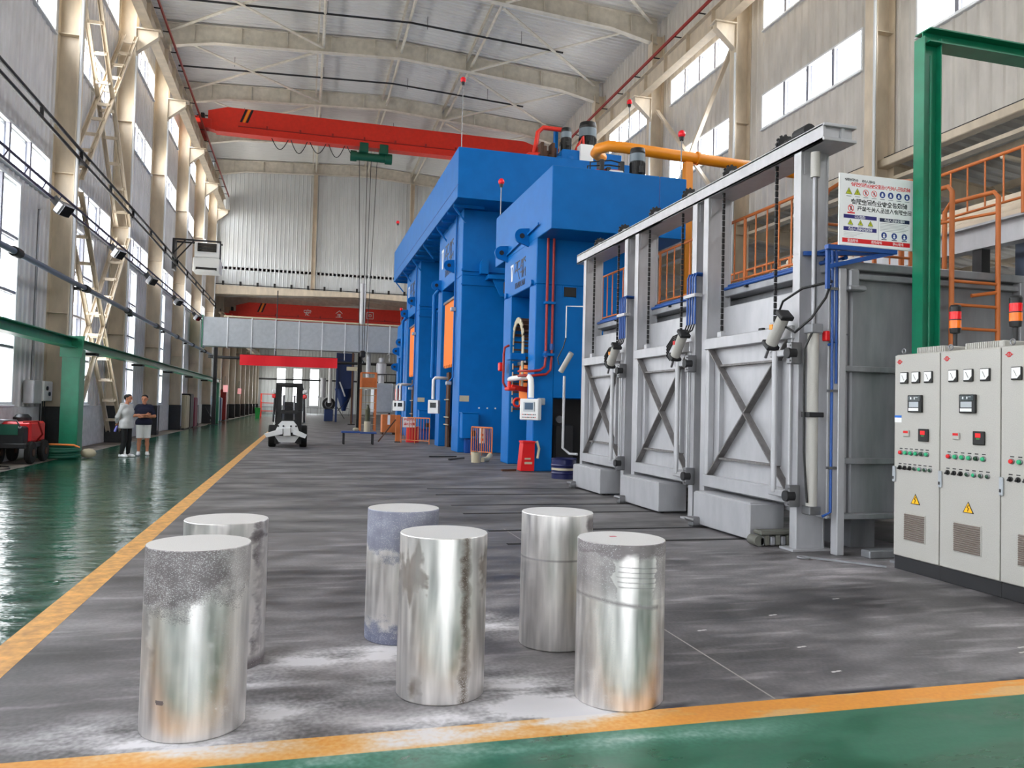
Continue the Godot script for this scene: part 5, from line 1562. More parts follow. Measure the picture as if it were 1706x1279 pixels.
# characters as pen strokes on a 10 x 10 grid: digit pairs x y, strokes parted by blanks
const PEN := {
	"有": "0292 5005 3439 3484 8489 3686 3888", "限": "0009 0030 3023 2333 3335 3505 5090 9094 5494 5292 5059 5978 5599", "空": "5051 0292 0204 9294 3314 6386 2575 5559 0999",
	"间": "1012 0309 2090 9099 3373 3338 7378 3575 3878", "作": "3005 2329 5023 4393 6369 6696 6999", "业": "3039 6069 0326 9376 0999", "安": "5051 0292 0204 9294 0595 4329 7349 2679",
	"全": "5004 5094 2575 2777 5559 0999", "告": "2014 1282 5055 0595 2729 2989 8987 2777", "知": "2003 1242 0545 2250 2509 2649 6292 9298 9868 6862", "牌": "1019 0444 4448 0030 5292 9296 9656 5652 5494 7079 5898",
	"严": "0090 3034 6064 0494 0409 1326 8376", "禁": "0242 2006 2046 5292 7056 7096 1777 0888 5559 2829 8989", "无": "1181 0494 5105 5459 5999", "关": "2032 7062 1393 0595 5509 5599",
	"人": "5009 4499", "员": "2020 2080 8083 2383 1517 1595 9597 5559 0999", "进": "0011 0324 2418 0999 3292 4595 5058 8088", "入": "3051 5109 5199", "天": "1090 0494 5005 5499 5054", "锻": "2004 0333 0656 3039 3946 4042 4767 5092 5795 6090 5059 9599",
	"回": "0090 0009 9099 0999 3363 3336 6366 3666", "电": "5059 5999 1181 1117 8187 1484 1787", "话": "0112 0333 3338 5080 4393 6063 6396 5696 5659 9699", "重": "2080 0292 2484 2448 8488 2686 0999 5059",
	"操": "1019 0333 0635 4070 7072 4072 4384 4494 6469 4999", "热": "1017 0333 4494 7079 0809 2829 5859 8889", "当": "5054 2033 8073 1595 9599 1999 1797", "心": "2336 3669 6989 5154 8386 0306", "防": "0009 0030 3034 3407 6061 4393 6356 5609 8389",
}

func pen_strokes(ch: String) -> Array:
	var out := []
	for s in String(PEN.get(ch, "1181 1118 8188 1888 4548")).split(" "):
		var pts := []
		for i in range(0, s.length() - 1, 2):
			pts.append(Vector2(int(s[i]), int(s[i + 1])) / 9.0)
		out.append(pts)
	return out

# one character as raised strokes facing +z, its centre at c
func glyph3(called: String, ch: String, c: Vector3, size: float, parent: Node3D, right := Vector3.RIGHT, out := Vector3.BACK, m: Material = null) -> void:
	var b := MB.new()
	for s in pen_strokes(ch):
		for i in s.size() - 1:
			var p: Vector3 = c + right * (s[i].x - 0.5) * size + Vector3.UP * (0.5 - s[i].y) * size
			var q: Vector3 = c + right * (s[i + 1].x - 0.5) * size + Vector3.UP * (0.5 - s[i + 1].y) * size
			if p.distance_to(q) > 0.001:
				b.bar(p, q, size * 0.012, size * 0.08, 0.0, (q - p).cross(out))
	put(called, b, m if m else M("white"), parent)

# drawing on an Image
func ink_line(im: Image, a: Vector2, b: Vector2, w: float, c: Color) -> void:
	var L := maxf(a.distance_to(b), 1.0)
	var n := int(L / maxf(w * 0.35, 0.7)) + 1
	var k := int(ceil(w))
	for i in n + 1:
		var p := a.lerp(b, float(i) / n)
		im.fill_rect(Rect2i(int(p.x - w / 2), int(p.y - w / 2), k, k), c)

func ink_text(im: Image, txt: String, at: Vector2, size: float, w: float, c: Color, gap := 1.15, squash := 1.0) -> void:
	var x := at.x
	for ch in txt:
		if ch != " ":
			for s in pen_strokes(ch):
				for i in s.size() - 1:
					ink_line(im, Vector2(x, at.y) + s[i] * Vector2(size * squash, size), Vector2(x, at.y) + s[i + 1] * Vector2(size * squash, size), w, c)
		x += size * gap * (0.5 if ch == " " else 1.0) * squash

func ink_disc(im: Image, c: Vector2, r: float, col: Color) -> void:
	for y in range(int(c.y - r), int(c.y + r) + 1):
		var h := sqrt(maxf(r * r - (y - c.y) ** 2, 0))
		im.fill_rect(Rect2i(int(c.x - h), y, int(2 * h) + 1, 1), col)

func ink_tri(im: Image, c: Vector2, r: float, col: Color) -> void:
	for y in range(int(c.y - r), int(c.y + r * 0.7) + 1):
		var h := (y - (c.y - r)) * 0.58
		im.fill_rect(Rect2i(int(c.x - h), y, int(2 * h) + 1, 1), col)

func printed(im: Image, rough := 0.4) -> StandardMaterial3D:
	var m := StandardMaterial3D.new()
	m.albedo_texture = ImageTexture.create_from_image(im)
	m.roughness = rough
	m.cull_mode = BaseMaterial3D.CULL_DISABLED
	return m

# ---- the worn floor round the billets: one computed texture over x -3..7.4, z -2.5..-10.2 ----
func noise_bytes(freq: float, seed_: int, w: int, h: int, oct := 4, stretch := Vector2.ONE) -> PackedByteArray:
	var f := FastNoiseLite.new()
	f.seed = seed_
	f.frequency = freq
	f.fractal_octaves = oct
	f.noise_type = FastNoiseLite.TYPE_SIMPLEX_SMOOTH
	var im := f.get_image(int(w / stretch.x), int(h / stretch.y))
	im.resize(w, h, Image.INTERPOLATE_CUBIC)
	im.convert(Image.FORMAT_L8)
	return im.get_data()

func near_floor() -> void:
	var W := 1664
	var H := 1232
	var x0 := -3.0
	var x1 := 7.4
	var za := -2.5
	var zb := -10.2
	var big := noise_bytes(0.004, 5, W, H, 5, Vector2(3.5, 1))
	var mid := noise_bytes(0.018, 6, W, H, 5, Vector2(2, 1))
	var fin := noise_bytes(0.16, 8, W, H, 3)
	var scr := noise_bytes(0.03, 11, W, H, 4, Vector2(6, 1))
	# spilt white powder: x, z, half sizes, amount
	var dust := [[-0.5, -3.98, 0.5, 0.16, 1.1], [-0.95, -4.2, 0.5, 0.22, 0.55], [-0.1, -4.25, 0.25, 0.25, 0.5], [0.2, -5.14, 0.55, 0.16, 1.1], [0.72, -5.3, 0.4, 0.2, 0.7], [-0.35, -4.85, 0.4, 0.16, 0.7], [1.32, -4.28, 0.36, 0.3, 1.3], [1.0, -4.0, 0.55, 0.16, 1.0], [1.45, -3.92, 0.4, 0.14, 0.9], [1.42, -5.75, 0.3, 0.35, 0.75], [0.55, -3.84, 0.7, 0.12, 0.75], [0.15, -4.35, 0.5, 0.25, 0.35], [0.1, -3.62, 1.1, 0.1, 0.45], [1.85, -3.6, 0.8, 0.12, 0.4], [0.8, -4.7, 0.5, 0.2, 0.55], [-0.45, -5.0, 0.35, 0.3, 0.5]]
	var dm := PackedFloat32Array()
	dm.resize(W * H)
	for d in dust:
		var px := int((d[0] - x0) / (x1 - x0) * W)
		var py := int((za - d[1]) / (za - zb) * H)
		var rx := int(d[2] / (x1 - x0) * W)
		var ry := int(d[3] / (za - zb) * H)
		for j in range(maxi(0, py - 2 * ry), mini(H, py + 2 * ry)):
			for i in range(maxi(0, px - 2 * rx), mini(W, px + 2 * rx)):
				var q := pow(float(i - px) / rx, 2.0) + pow(float(j - py) / ry, 2.0)
				if q < 4.0:
					dm[j * W + i] += d[4] * exp(-q * 1.1)
	var col := PackedByteArray()
	col.resize(W * H * 3)
	var rgh := PackedByteArray()
	rgh.resize(W * H)
	for j in H:
		var z := za + (zb - za) * j / H
		var zone := 0
		if z > -3.73:
			zone = 2
		elif z > -3.95:
			zone = 1
		for i in W:
			var k := j * W + i
			var a := big[k] / 255.0
			var b := mid[k] / 255.0
			var c := fin[k] / 255.0
			var s := scr[k] / 255.0
			var cr := 0.0
			var cg := 0.0
			var cb := 0.0
			var ro := 0.5
			if zone == 0:
				var g := clampf(0.36 + 0.34 * (a - 0.5) + 0.24 * (b - 0.5) + 0.08 * (c - 0.5), 0.10, 0.6)
				g = lerpf(g, 0.37 + 0.12 * (b - 0.5), clampf((-8.0 - z) / 2.2, 0.0, 0.75))
				g += 0.10 * clampf((s - 0.62) * 5.0, 0.0, 1.0)
				cr = g * 1.02
				cg = g * 0.985
				cb = g * 1.0
				if z > -4.02:
					var e2 := clampf((b - 0.38) * 5.0, 0.0, 1.0) * clampf((z + 4.02) * 20.0, 0.0, 1.0)
					cr = lerpf(cr, 0.16, e2)
					cg = lerpf(cg, 0.155, e2)
					cb = lerpf(cb, 0.19, e2)
				ro = 0.42 + 0.25 * b
			elif zone == 1:
				var w := clampf((b * 0.6 + s * 0.5 - 0.64) * 5.0, 0.0, 0.6)
				cr = lerpf(0.86, 0.80, w) + 0.06 * (c - 0.5)
				cg = lerpf(0.57, 0.68, w) + 0.06 * (c - 0.5)
				cb = lerpf(0.20, 0.52, w)
				ro = 0.5
				var bare := clampf((0.75 * b + 0.35 * s - 0.60) * 7.0, 0.0, 0.85) * clampf(1.4 - absf(x0 + (x1 - x0) * i / W - 1.15) * 1.6, 0.0, 1.0) * clampf((-3.8 - z) * 9.0, 0.0, 1.0)
				cr = lerpf(cr, 0.24, bare)
				cg = lerpf(cg, 0.23, bare)
				cb = lerpf(cb, 0.27, bare)
			else:
				var w := clampf((a * 0.7 + b * 0.5 - 0.64) * 2.4, 0.0, 0.42)
				cr = lerpf(0.015, 0.36, w) + 0.03 * (c - 0.5)
				cg = lerpf(0.32, 0.50, w) + 0.04 * (c - 0.5)
				cb = lerpf(0.21, 0.42, w) + 0.03 * (c - 0.5)
				ro = 0.22 + 0.5 * w + 0.12 * s
			var d := dm[k]
			if d > 0.02:
				var t := clampf(d * (0.1 + 1.6 * b) + (c - 0.52) * 0.42 * minf(d * 2.0, 1.0) + (s - 0.5) * 0.7 * d - 0.05, 0.0, 0.95)
				cr = lerpf(cr, 0.86, t)
				cg = lerpf(cg, 0.85, t)
				cb = lerpf(cb, 0.86, t)
				ro = lerpf(ro, 0.85, t)
			var o := k * 3
			col[o] = int(clampf(cr, 0, 1) * 255)
			col[o + 1] = int(clampf(cg, 0, 1) * 255)
			col[o + 2] = int(clampf(cb, 0, 1) * 255)
			rgh[k] = int(ro * 255)
	var m := StandardMaterial3D.new()
	var im := Image.create_from_data(W, H, false, Image.FORMAT_RGB8, col)
	# scuffs and chips: bare dark patches on the line, scratches, pale joint
	var px := func(x: float, z: float) -> Vector2: return Vector2((x - x0) / (x1 - x0) * W, (za - z) / (za - zb) * H)
	ink_line(im, px.call(2.66, -3.97), px.call(2.66, -10.2), 1.6, Color(0.62, 0.60, 0.58))
	for q in [[4.9, -4.4], [5.0, -4.5], [3.4, -4.8], [3.7, -5.6], [2.9, -5.3], [4.6, -6.0], [3.3, -4.3]]:
		ink_line(im, px.call(q[0], q[1]), px.call(q[0] + 0.06, q[1] - 0.01), 2.5, Color(0.75, 0.74, 0.73))
	m.albedo_texture = ImageTexture.create_from_image(im)
	m.roughness = 1.0
	m.roughness_texture = ImageTexture.create_from_image(Image.create_from_data(W, H, false, Image.FORMAT_L8, rgh))
	m.resource_name = "worn_floor"
	var piece := func(called: String, xa: float, xb: float, z0: float, z1: float) -> void:
		var b := MB.new().box(xa, xb, -0.2, -0.001, z0, z1)
		for i in b.t.size():
			b.t[i] = Vector2((b.v[i].x - x0) / (x1 - x0), (za - b.v[i].z) / (za - zb))
		plate(called, b, m)
	piece.call("floor_near", -1.63, x1, -3.95, zb)
	piece.call("trim_yellow_line_near", x0, x1, -3.73, -3.95)
	piece.call("floor_green_near", x0, x1, za, -3.73)

# ---- billets ----
func billet_skin(kind: int) -> StandardMaterial3D:
	var W := 400
	var H := 400
	var rough := noise_bytes(0.02, 40 + kind, W, H, 4)
	var spk := noise_bytes(0.46, 50 + kind, W, H, 2)
	var vert := noise_bytes(0.05, 60 + kind, W, H, 3, Vector2(1, 14))
	var col := PackedByteArray()
	col.resize(W * H * 3)
	var orm := PackedByteArray()
	orm.resize(W * H * 3)
	for j in H:
		var v := float(j) / H
		for i in W:
			var u := float(i) / W
			var ang := (u if u < 0.5 else u - 1.0) * TAU
			# how far across the side that faces the camera; clean metal elsewhere
			var k := j * W + i
			var n := rough[k] / 255.0
			var s := sin(clampf(ang, -1.6, 1.6)) + (n - 0.5) * 0.3
			var p := spk[k] / 255.0
			var q := vert[k] / 255.0
			var base := 0.87 + 0.2 * (q - 0.5)
			var r := base
			var g := base * 0.982
			var b := base * 0.968
			var met := 1.0
			var ro := 0.42 + 0.16 * (q - 0.5) + 0.1 * (n - 0.5)
			var dark := 0.0
			var tint := Color(0.40, 0.37, 0.38)
			var dots := 0.0
			if kind == 0:
				var edge := 0.69 + 0.06 * s + 0.12 * (n - 0.5) + 0.1 * (p - 0.5)
				dark = clampf((v - edge) * 9.0, 0.0, 0.72) * (1.0 - 0.5 * clampf((s - 0.45) * 4.0, 0.0, 1.0))
				dots = 0.9 if v > edge else clampf(0.25 + 0.7 * s, 0.0, 0.8)
				dark = maxf(dark, clampf((-0.72 - s) * 5.0, 0.0, 0.5) * clampf(v * 2.0 - 0.5, 0, 1))
				dark = maxf(dark, 0.6 * clampf(1.0 - absf(v - edge - 0.015) * 60.0, 0.0, 1.0))
				if absf(v - 0.205) < 0.012 and s > -0.62 and s < -0.42:
					dark = 0.9
			elif kind == 1:
				dark = clampf(1.0 - (pow((s - 0.75) / 0.16, 2.0) + pow((v - 0.9) / 0.06, 2.0)), 0.0, 0.9)
				dark = maxf(dark, clampf(1.0 - absf(s - 0.82 - 0.1 * (n - 0.5)) * 9.0, 0.0, 0.8) * n * 1.3)
				dark = maxf(dark, clampf((0.1 - v) * 12.0, 0.0, 0.8))
				dots = 0.3
			elif kind == 2:
				tint = Color(0.40, 0.42, 0.52)
				dark = clampf((v - 0.66 - 0.2 * (n - 0.5) - 0.14 * (p - 0.5) + maxf(0.0, s + 0.1) * 0.4) * 10.0, 0.0, 0.62)
				dark = maxf(dark, clampf((0.16 + 0.16 * (n - 0.5) - v + 0.1 * (p - 0.5)) * 12.0, 0.0, 0.8))
				dark = maxf(dark, clampf(1.0 - absf(s + 0.05) * 9.0 - absf(v - 0.32) * 4.0, 0.0, 0.8) * n)
				dots = 0.5 if v < 0.2 or v > 0.62 else 0.05
			elif kind == 3:
				tint = Color(0.30, 0.25, 0.21)
				dark = clampf(1.0 - absf(s - 0.34 - 0.16 * (n - 0.5)) * 7.0, 0.0, 0.85) * (0.35 + n)
				dark = maxf(dark, clampf(1.0 - (pow((s + 0.78) / 0.3, 2.0) + pow((v - 0.78 + 0.2 * (q - 0.5)) / 0.16, 2.0)), 0.0, 0.55) * (0.3 + 0.9 * q))
				dark = maxf(dark, clampf(1.0 - (pow((s - 0.95) / 0.3, 2.0) + pow((v - 0.8 + 0.2 * (q - 0.5)) / 0.16, 2.0)), 0.0, 0.55) * (0.3 + 0.9 * q))
				dark = maxf(dark, 0.5 * clampf(1.0 - (pow((s + 0.72) / 0.2, 2.0) + pow((v - 0.09) / 0.08, 2.0)), 0.0, 1.0) * q * 1.6)
				dots = 0.55 * clampf(1.0 - absf(s - 0.34) * 5.0, 0.0, 1.0)
				if v < 0.15 and absf(s - 0.36) < 0.14:
					dots = 0.95
			elif kind == 4:
				dark = clampf(1.0 - (pow((s - 0.8) / 0.35, 2.0) + pow((v - 0.92) / 0.07, 2.0)), 0.0, 0.75)
				dark = maxf(dark, 0.5 * clampf(1.0 - absf(v - 0.665) * 90.0, 0.0, 1.0))
				dark = maxf(dark, clampf(1.0 - (pow((s - 0.75) / 0.12, 2.0) + pow((v - 0.08) / 0.05, 2.0)), 0.0, 0.8))
				dots = 0.08
			else:
				dots = 0.62 if absf(s + 0.05) > 0.42 else 0.2
				dark = clampf((v - 0.9 + 0.06 * (n - 0.5)) * 20.0, 0.0, 0.7)
				if v > 0.66 and absf(s + 0.05) > 0.45:
					dark = maxf(dark, 0.45 * clampf((v - 0.62) * 6.0, 0.0, 1.0))
				dark = maxf(dark, 0.5 * clampf(1.0 - absf(v - 0.63 + 0.04 * s) * 50.0, 0.0, 1.0) * (1.0 if s < 0.45 else 0.2))
				for e in 5:
					dark = maxf(dark, 0.45 * clampf(1.0 - absf(v - 0.74 - e * 0.03 + 0.02 * s) * 200.0, 0.0, 1.0) * (1.0 if absf(s) < 0.42 else 0.0))
			if absf(ang) > 1.75:
				dark *= 0.4
			r = lerpf(r, tint.r + 0.12 * (n - 0.5), dark)
			g = lerpf(g, tint.g + 0.12 * (n - 0.5), dark)
			b = lerpf(b, tint.b + 0.12 * (n - 0.5), dark)
			met = lerpf(met, 0.45, dark)
			ro = lerpf(ro, 0.62, dark)
			if dots > 0.0 and p > 0.88 - 0.24 * dots + 0.15 * (0.5 - n):
				var w := clampf((p - (0.88 - 0.24 * dots + 0.15 * (0.5 - n))) * 14.0, 0.0, 1.0)
				r = lerpf(r, 0.86, w)
				g = lerpf(g, 0.86, w)
				b = lerpf(b, 0.86, w)
				met *= 1.0 - w
				ro = lerpf(ro, 0.8, w)
			var o := k * 3
			col[o] = int(clampf(r, 0, 1) * 255)
			col[o + 1] = int(clampf(g, 0, 1) * 255)
			col[o + 2] = int(clampf(b, 0, 1) * 255)
			orm[o] = 255
			orm[o + 1] = int(clampf(ro, 0, 1) * 255)
			orm[o + 2] = int(clampf(met, 0, 1) * 255)
	var m := StandardMaterial3D.new()
	m.resource_name = "billet_skin"
	m.albedo_texture = ImageTexture.create_from_image(Image.create_from_data(W, H, false, Image.FORMAT_RGB8, col))
	var t := ImageTexture.create_from_image(Image.create_from_data(W, H, false, Image.FORMAT_RGB8, orm))
	m.roughness = 1.0
	m.metallic = 1.0
	m.roughness_texture = t
	m.roughness_texture_channel = BaseMaterial3D.TEXTURE_CHANNEL_GREEN
	m.metallic_texture = t
	m.metallic_texture_channel = BaseMaterial3D.TEXTURE_CHANNEL_BLUE
	m.anisotropy_enabled = true
	m.anisotropy = 0.4
	return m

func billets() -> void:
	var spec := [
		[-0.485, -4.246, 0.902, "upright aluminium billet with a dark speckled upper band, front left of the group"],
		[-0.439, -5.209, 0.885, "upright aluminium billet half hidden behind the dark-banded one at the left"],
		[0.712, -5.568, 0.897, "upright aluminium billet stained blue-grey at top and foot, back row middle"],
		[0.807, -4.462, 0.900, "upright shiny aluminium billet with a brown streak down its right side, front middle"],
		[1.748, -5.231, 0.904, "cleanest upright aluminium billet with a faint ring line, back row right"],
		[1.786, -4.181, 0.892, "upright aluminium billet speckled all over in white, ring marks near its top, front right"]]
	for i in 6:
		var p: Array = spec[i]
		var c := V(p[0], 0, p[1])
		var t := thing("aluminium_billet", p[3], "billet", c, "aluminium billets on the workshop floor")
		put("side", MB.new().lathe(c, Vector3.UP, [[0.246, 0.0], [0.25, 0.006], [0.25, p[2] - 0.004], [0.247, p[2]]], 96), billet_skin(i), t)
		var m := M("billet_top", Color(0.86, 0.85, 0.84), 0.55, 0.25, "fine", V(3, 3, 3))
		put("sawn_top", MB.new().lathe(c + V(0, p[2] - 0.004, 0), Vector3.UP, [[0.247, 0.003], [0.247, 0.004], [0.0, 0.0045]], 96), m, t)
		if i == 5:
			put("red_chalk_mark", MB.new().box(p[0] - 0.05, p[0] - 0.01, p[2] + 0.0006, p[2] + 0.0012, p[1] - 0.07, p[1] - 0.04), M("chalk_red", Color(0.75, 0.45, 0.48), 0.8), t)

# ---- things standing on the floor ----
func forklift() -> void:
	var t := thing("forklift", "white forklift with a black mast and a billet clamp, facing the camera on the aisle", "forklift", V(-0.5, 0, -30.6))
	var K := M("black")
	var W := M("white")
	var z := -29.5
	for x in [-1.06, 0.04]:
		for zz in [-29.95, -31.7]:
			var r := 0.4 if zz > -30.5 else 0.3
			var w := put("wheel", MB.new().lathe(V(x - 0.13, r, zz), V(1, 0, 0), [[r * 0.5, 0.0], [r * 0.95, 0.0], [r, 0.04], [r, 0.22], [r * 0.95, 0.26], [r * 0.5, 0.26]], 24), M("rubber"), t)
			put("hub", MB.new().lathe(V(x - 0.12, r, zz), V(1, 0, 0), [[0.0, 0.02], [r * 0.5, 0.0], [r * 0.5, 0.24], [0.0, 0.22]], 16), W, w)
	put("chassis", MB.new().box(-0.95, -0.05, 0.3, 0.9, -32.2, -29.9, 0.06), K, t)
	put("counterweight", MB.new().box(-1.0, 0.0, 0.35, 1.2, -32.7, -31.7, 0.12), W, t)
	put("side_cowl", MB.new().box(-1.02, -0.86, 0.85, 1.15, -31.8, -30.2, 0.05).box(-0.14, 0.1, 0.85, 1.3, -31.8, -30.2, 0.05), W, t)
	put("seat", MB.new().box(-0.75, -0.25, 0.95, 1.1, -31.5, -31.0, 0.05).box(-0.75, -0.25, 1.1, 1.65, -31.6, -31.45, 0.05), K, t)
	put("dashboard", MB.new().box(-0.85, -0.15, 0.9, 1.3, -30.45, -30.2, 0.05), K, t)
	put("steering_wheel", MB.new().ring(V(-0.5, 1.4, -30.55), V(0, 0.8, 0.5), 0.18, 0.018, 20, 6), K, t)
	for x in [-1.05, 0.05]:
		put("guard_post", MB.new().tube([V(x, 0.9, -30.1), V(x + (0.04 if x < 0 else -0.04), 2.0, -30.25), V(x + (0.12 if x < 0 else -0.12), 2.22, -30.4), V(x + (0.12 if x < 0 else -0.12), 2.24, -31.8), V(x + (0.1 if x < 0 else -0.1), 1.1, -32.0)], 0.04, 8), K, t)
		put("head_lamp", MB.new().box(x - 0.08, x + 0.08, 1.95, 2.1, -30.2, -30.08, 0.03), M("white"), t)
		put("turn_lamp", MB.new().box(x - 0.07, x + 0.07, 1.78, 1.93, -30.18, -30.08, 0.03), M("lens_red"), t)
	for k in 6:
		put("roof_bar", MB.new().box(-0.95, -0.05, 2.22, 2.27, -30.5 - k * 0.25, -30.55 - k * 0.25), K, t)
	for x in [-0.89, -0.11]:
		put("mast_rail", MB.new().chan(V(x, 0.12, -29.55), V(x, 2.32, -29.55), 0.12, 0.16, 0.03, V(1, 0, 0)), K, t)
		put("inner_rail", MB.new().box(x + (0.08 if x < -0.5 else -0.14), x + (0.14 if x < -0.5 else -0.08), 0.15, 2.2, -29.6, -29.48), K, t)
		put("lift_cylinder", MB.new().cyl(V(x + (0.2 if x < -0.5 else -0.2), 0.3, -29.6), V(x + (0.2 if x < -0.5 else -0.2), 1.9, -29.6), 0.04, 8), M("steel"), t)
	for y in [0.35, 1.25, 2.24]:
		put("mast_tie", MB.new().box(-0.95, -0.05, y, y + 0.1, -29.62, -29.54, 0.01), K, t)
	put("load_guard", MB.new().box(-0.8, -0.2, 0.95, 1.0, -29.45, -29.38).box(-0.8, -0.2, 1.22, 1.26, -29.45, -29.38), K, t)
	for k in 5:
		put("guard_bar", MB.new().box(-0.78 + k * 0.14, -0.75 + k * 0.14, 1.0, 1.22, -29.44, -29.4), K, t)
	var c := put("clamp_body", MB.new().prism([V(-0.95, 0.55, -29.4), V(-0.1, 0.55, -29.4), V(-0.2, 0.82, -29.4), V(-0.32, 0.96, -29.4), V(-0.72, 0.96, -29.4), V(-0.85, 0.82, -29.4)], V(0, 0, 0.25)), W, t)
	put("clamp_block", MB.new().box(-0.66, -0.4, 0.42, 0.74, -29.2, -28.95, 0.03), W, c)
	put("clamp_arm", MB.new().prism([V(-1.3, 0.5, -29.3), V(-0.68, 0.7, -29.3), V(-0.68, 0.5, -29.3), V(-1.22, 0.38, -29.3)], V(0, 0, 0.4)), W, c)
	put("clamp_arm", MB.new().prism([V(0.16, 0.48, -29.3), V(-0.32, 0.7, -29.3), V(-0.32, 0.5, -29.3), V(0.1, 0.36, -29.3)], V(0, 0, 0.4)), W, c)
	for x in [-0.84, -0.66, -0.4, -0.22]:
		put("clamp_bolt", MB.new().cyl(V(x, 0.78, -29.15), V(x, 0.78, -29.1), 0.035, 8), M("dark"), c)
	put("skirt", MB.new().prism([V(-0.95, 0.42, -29.5), V(-0.1, 0.42, -29.5), V(-0.25, 0.2, -29.5), V(-0.8, 0.2, -29.5)], V(0, 0, 0.3)), W, t)

func bench() -> void:
	var t := thing("work_bench", "low blue steel bench with dark legs right of the forklift", "bench", V(2.2, 0, -32.3))
	put("top", MB.new().box(1.52, 2.25, 0.46, 0.53, -32.7, -32.1, 0.01).box(2.25, 2.92, 0.44, 0.5, -32.7, -32.1, 0.01), M("blue_pipe"), t)
	for x in [1.62, 2.78]:
		for z in [-32.62, -32.18]:
			put("leg", MB.new().box(x - 0.035, x + 0.035, 0, 0.45, z - 0.035, z + 0.035, 0.006), M("dark"), t)
	one("white_bundle", MB.new().ball(V(2.1, 0.6, -32.4), 0.13, 10, 0.6), M("foam"), "small pale bundle lying on the blue bench", "bundle")

func mid_right() -> void:
	var O := M("orange")
	railing("barrier_fence", "orange barrier fence with a white warning placard between the second and third presses", V(4.18, 0.05, -34.3), V(5.2, 0.05, -32.9), 1.05, 0.16, null, "", "fence")
	var im := Image.create(160, 128, false, Image.FORMAT_RGBA8)
	im.fill(Color(0.93, 0.88, 0.86))
	ink_text(im, "严禁操作", Vector2(12, 14), 30, 4, Color(0.8, 0.15, 0.15), 1.15)
	ink_text(im, "当心热重", Vector2(12, 72), 30, 5, Color(0.8, 0.1, 0.1), 1.15)
	var p := one("warning_placard", MB.new().box(4.2, 4.78, 0.68, 1.12, -34.0, -33.98), M("white"), "white placard with two rows of red characters hung on the orange barrier fence", "sign")
	var b := MB.new()
	b.quad_uv(V(4.21, 1.11, -33.975), V(4.77, 1.11, -33.975), V(4.77, 0.69, -33.975), V(4.21, 0.69, -33.975), V(0, 0, 1))
	put("printed_face", b, printed(im), p)
	var t := thing("orange_barrier", "narrow solid orange barrier panel left of the warning placard", "fence", V(4.1, 0, -34.5))
	put("panel", MB.new().box(3.95, 4.16, 0.03, 1.2, -34.6, -34.5, 0.01), O, t)
	put("foot", MB.new().box(3.9, 4.2, 0, 0.04, -34.8, -34.3), M("dark"), t)
	put("prop", MB.new().bar(V(3.2, 0.02, -34.4), V(3.95, 1.0, -34.5), 0.05, 0.05), M("rust"), t)
	one("red_drum", MB.new().cyl(V(4.75, 0, -34.8), V(4.75, 0.7, -34.8), 0.3, 20), M("red"), "red drum behind the orange barrier fence", "drum")
	railing("barrier_fence", "orange barrier fence standing before the second press, right one in front of the nearest press", V(5.56, 0.05, -26.0), V(6.08, 0.05, -25.2), 0.9, 0.09, null, "", "fence")
	p = one("fence_tag", MB.new().box(5.74, 5.92, 0.42, 0.92, -25.62, -25.6), M("white"), "tall white tag hung on the right-hand orange barrier fence", "sign")
	put("red_print", MB.new().box(5.79, 5.87, 0.5, 0.58, -25.6, -25.597).box(5.79, 5.87, 0.66, 0.74, -25.6, -25.597), M("crane_red"), p)
	t = thing("orange_chest", "orange steel chest with a white paper label near the silver tank", "chest", V(4.5, 0, -43.5))
	put("case", MB.new().box(4.2, 4.95, 0.12, 1.1, -44.0, -43.2, 0.02), O, t)
	put("paper_label", MB.new().box(4.5, 4.64, 0.55, 1.08, -43.2, -43.19), M("white"), t)
	put("skid", MB.new().box(4.2, 4.3, 0, 0.12, -44, -43.2).box(4.85, 4.95, 0, 0.12, -44, -43.2), M("rust"), t)
	# tank and burner
	t = thing("silver_tank", "silver rectangular tank with a stack pipe on legs in the distance", "tank", V(5, 0, -52))
	put("shell", MB.new().box(4.4, 5.65, 1.1, 3.05, -53.5, -51.5, 0.06), M("galv"), t)
	put("side_shell", MB.new().box(5.65, 6.4, 0.9, 2.9, -53.3, -51.8, 0.04), M("silver"), t)
	for x in [4.5, 5.5]:
		put("leg", MB.new().box(x - 0.06, x + 0.06, 0, 1.1, -52.0, -51.8), M("dark"), t)
	put("stack", MB.new().lathe(V(4.95, 3.05, -52.4), Vector3.UP, [[0.2, 0], [0.2, 0.5], [0.34, 0.6], [0.34, 1.3], [0.2, 1.4], [0.2, 1.7], [0.0, 1.7]], 18), M("silver"), t)
	put("top_rail", MB.new().box(4.4, 6.4, 3.6, 3.66, -51.6, -51.55).box(5.2, 5.25, 3.05, 3.6, -51.6, -51.55).box(5.8, 5.85, 3.05, 3.6, -51.6, -51.55).box(6.3, 6.35, 3.05, 3.6, -51.6, -51.55), M("dark"), t)
	t = thing("lift_cage", "orange caged platform on tall slim posts left of the silver tank", "platform", V(3.8, 0, -49))
	for x in [3.45, 4.35]:
		for z in [-49.0, -49.9]:
			put("post", MB.new().box(x - 0.04, x + 0.04, 0, 3.6, z - 0.04, z + 0.04), O, t)
	for y in [2.75, 3.1, 3.6]:
		put("rail", MB.new().box(3.42, 4.38, y - 0.03, y + 0.03, -49.04, -48.98).box(3.42, 4.38, y - 0.03, y + 0.03, -49.93, -49.87), O, t)
	put("deck", MB.new().box(3.4, 4.4, 2.6, 2.68, -49.95, -48.95), M("foam"), t)
	put("basket", MB.new().box(3.5, 4.3, 2.7, 3.3, -49.8, -49.2, 0.02), O, t)
	for k in 5:
		put("cross_bar", MB.new().bar(V(3.45, 0.4 + k * 0.45, -49), V(4.35, 0.4 + k * 0.45, -49), 0.03, 0.03), M("foam"), t)
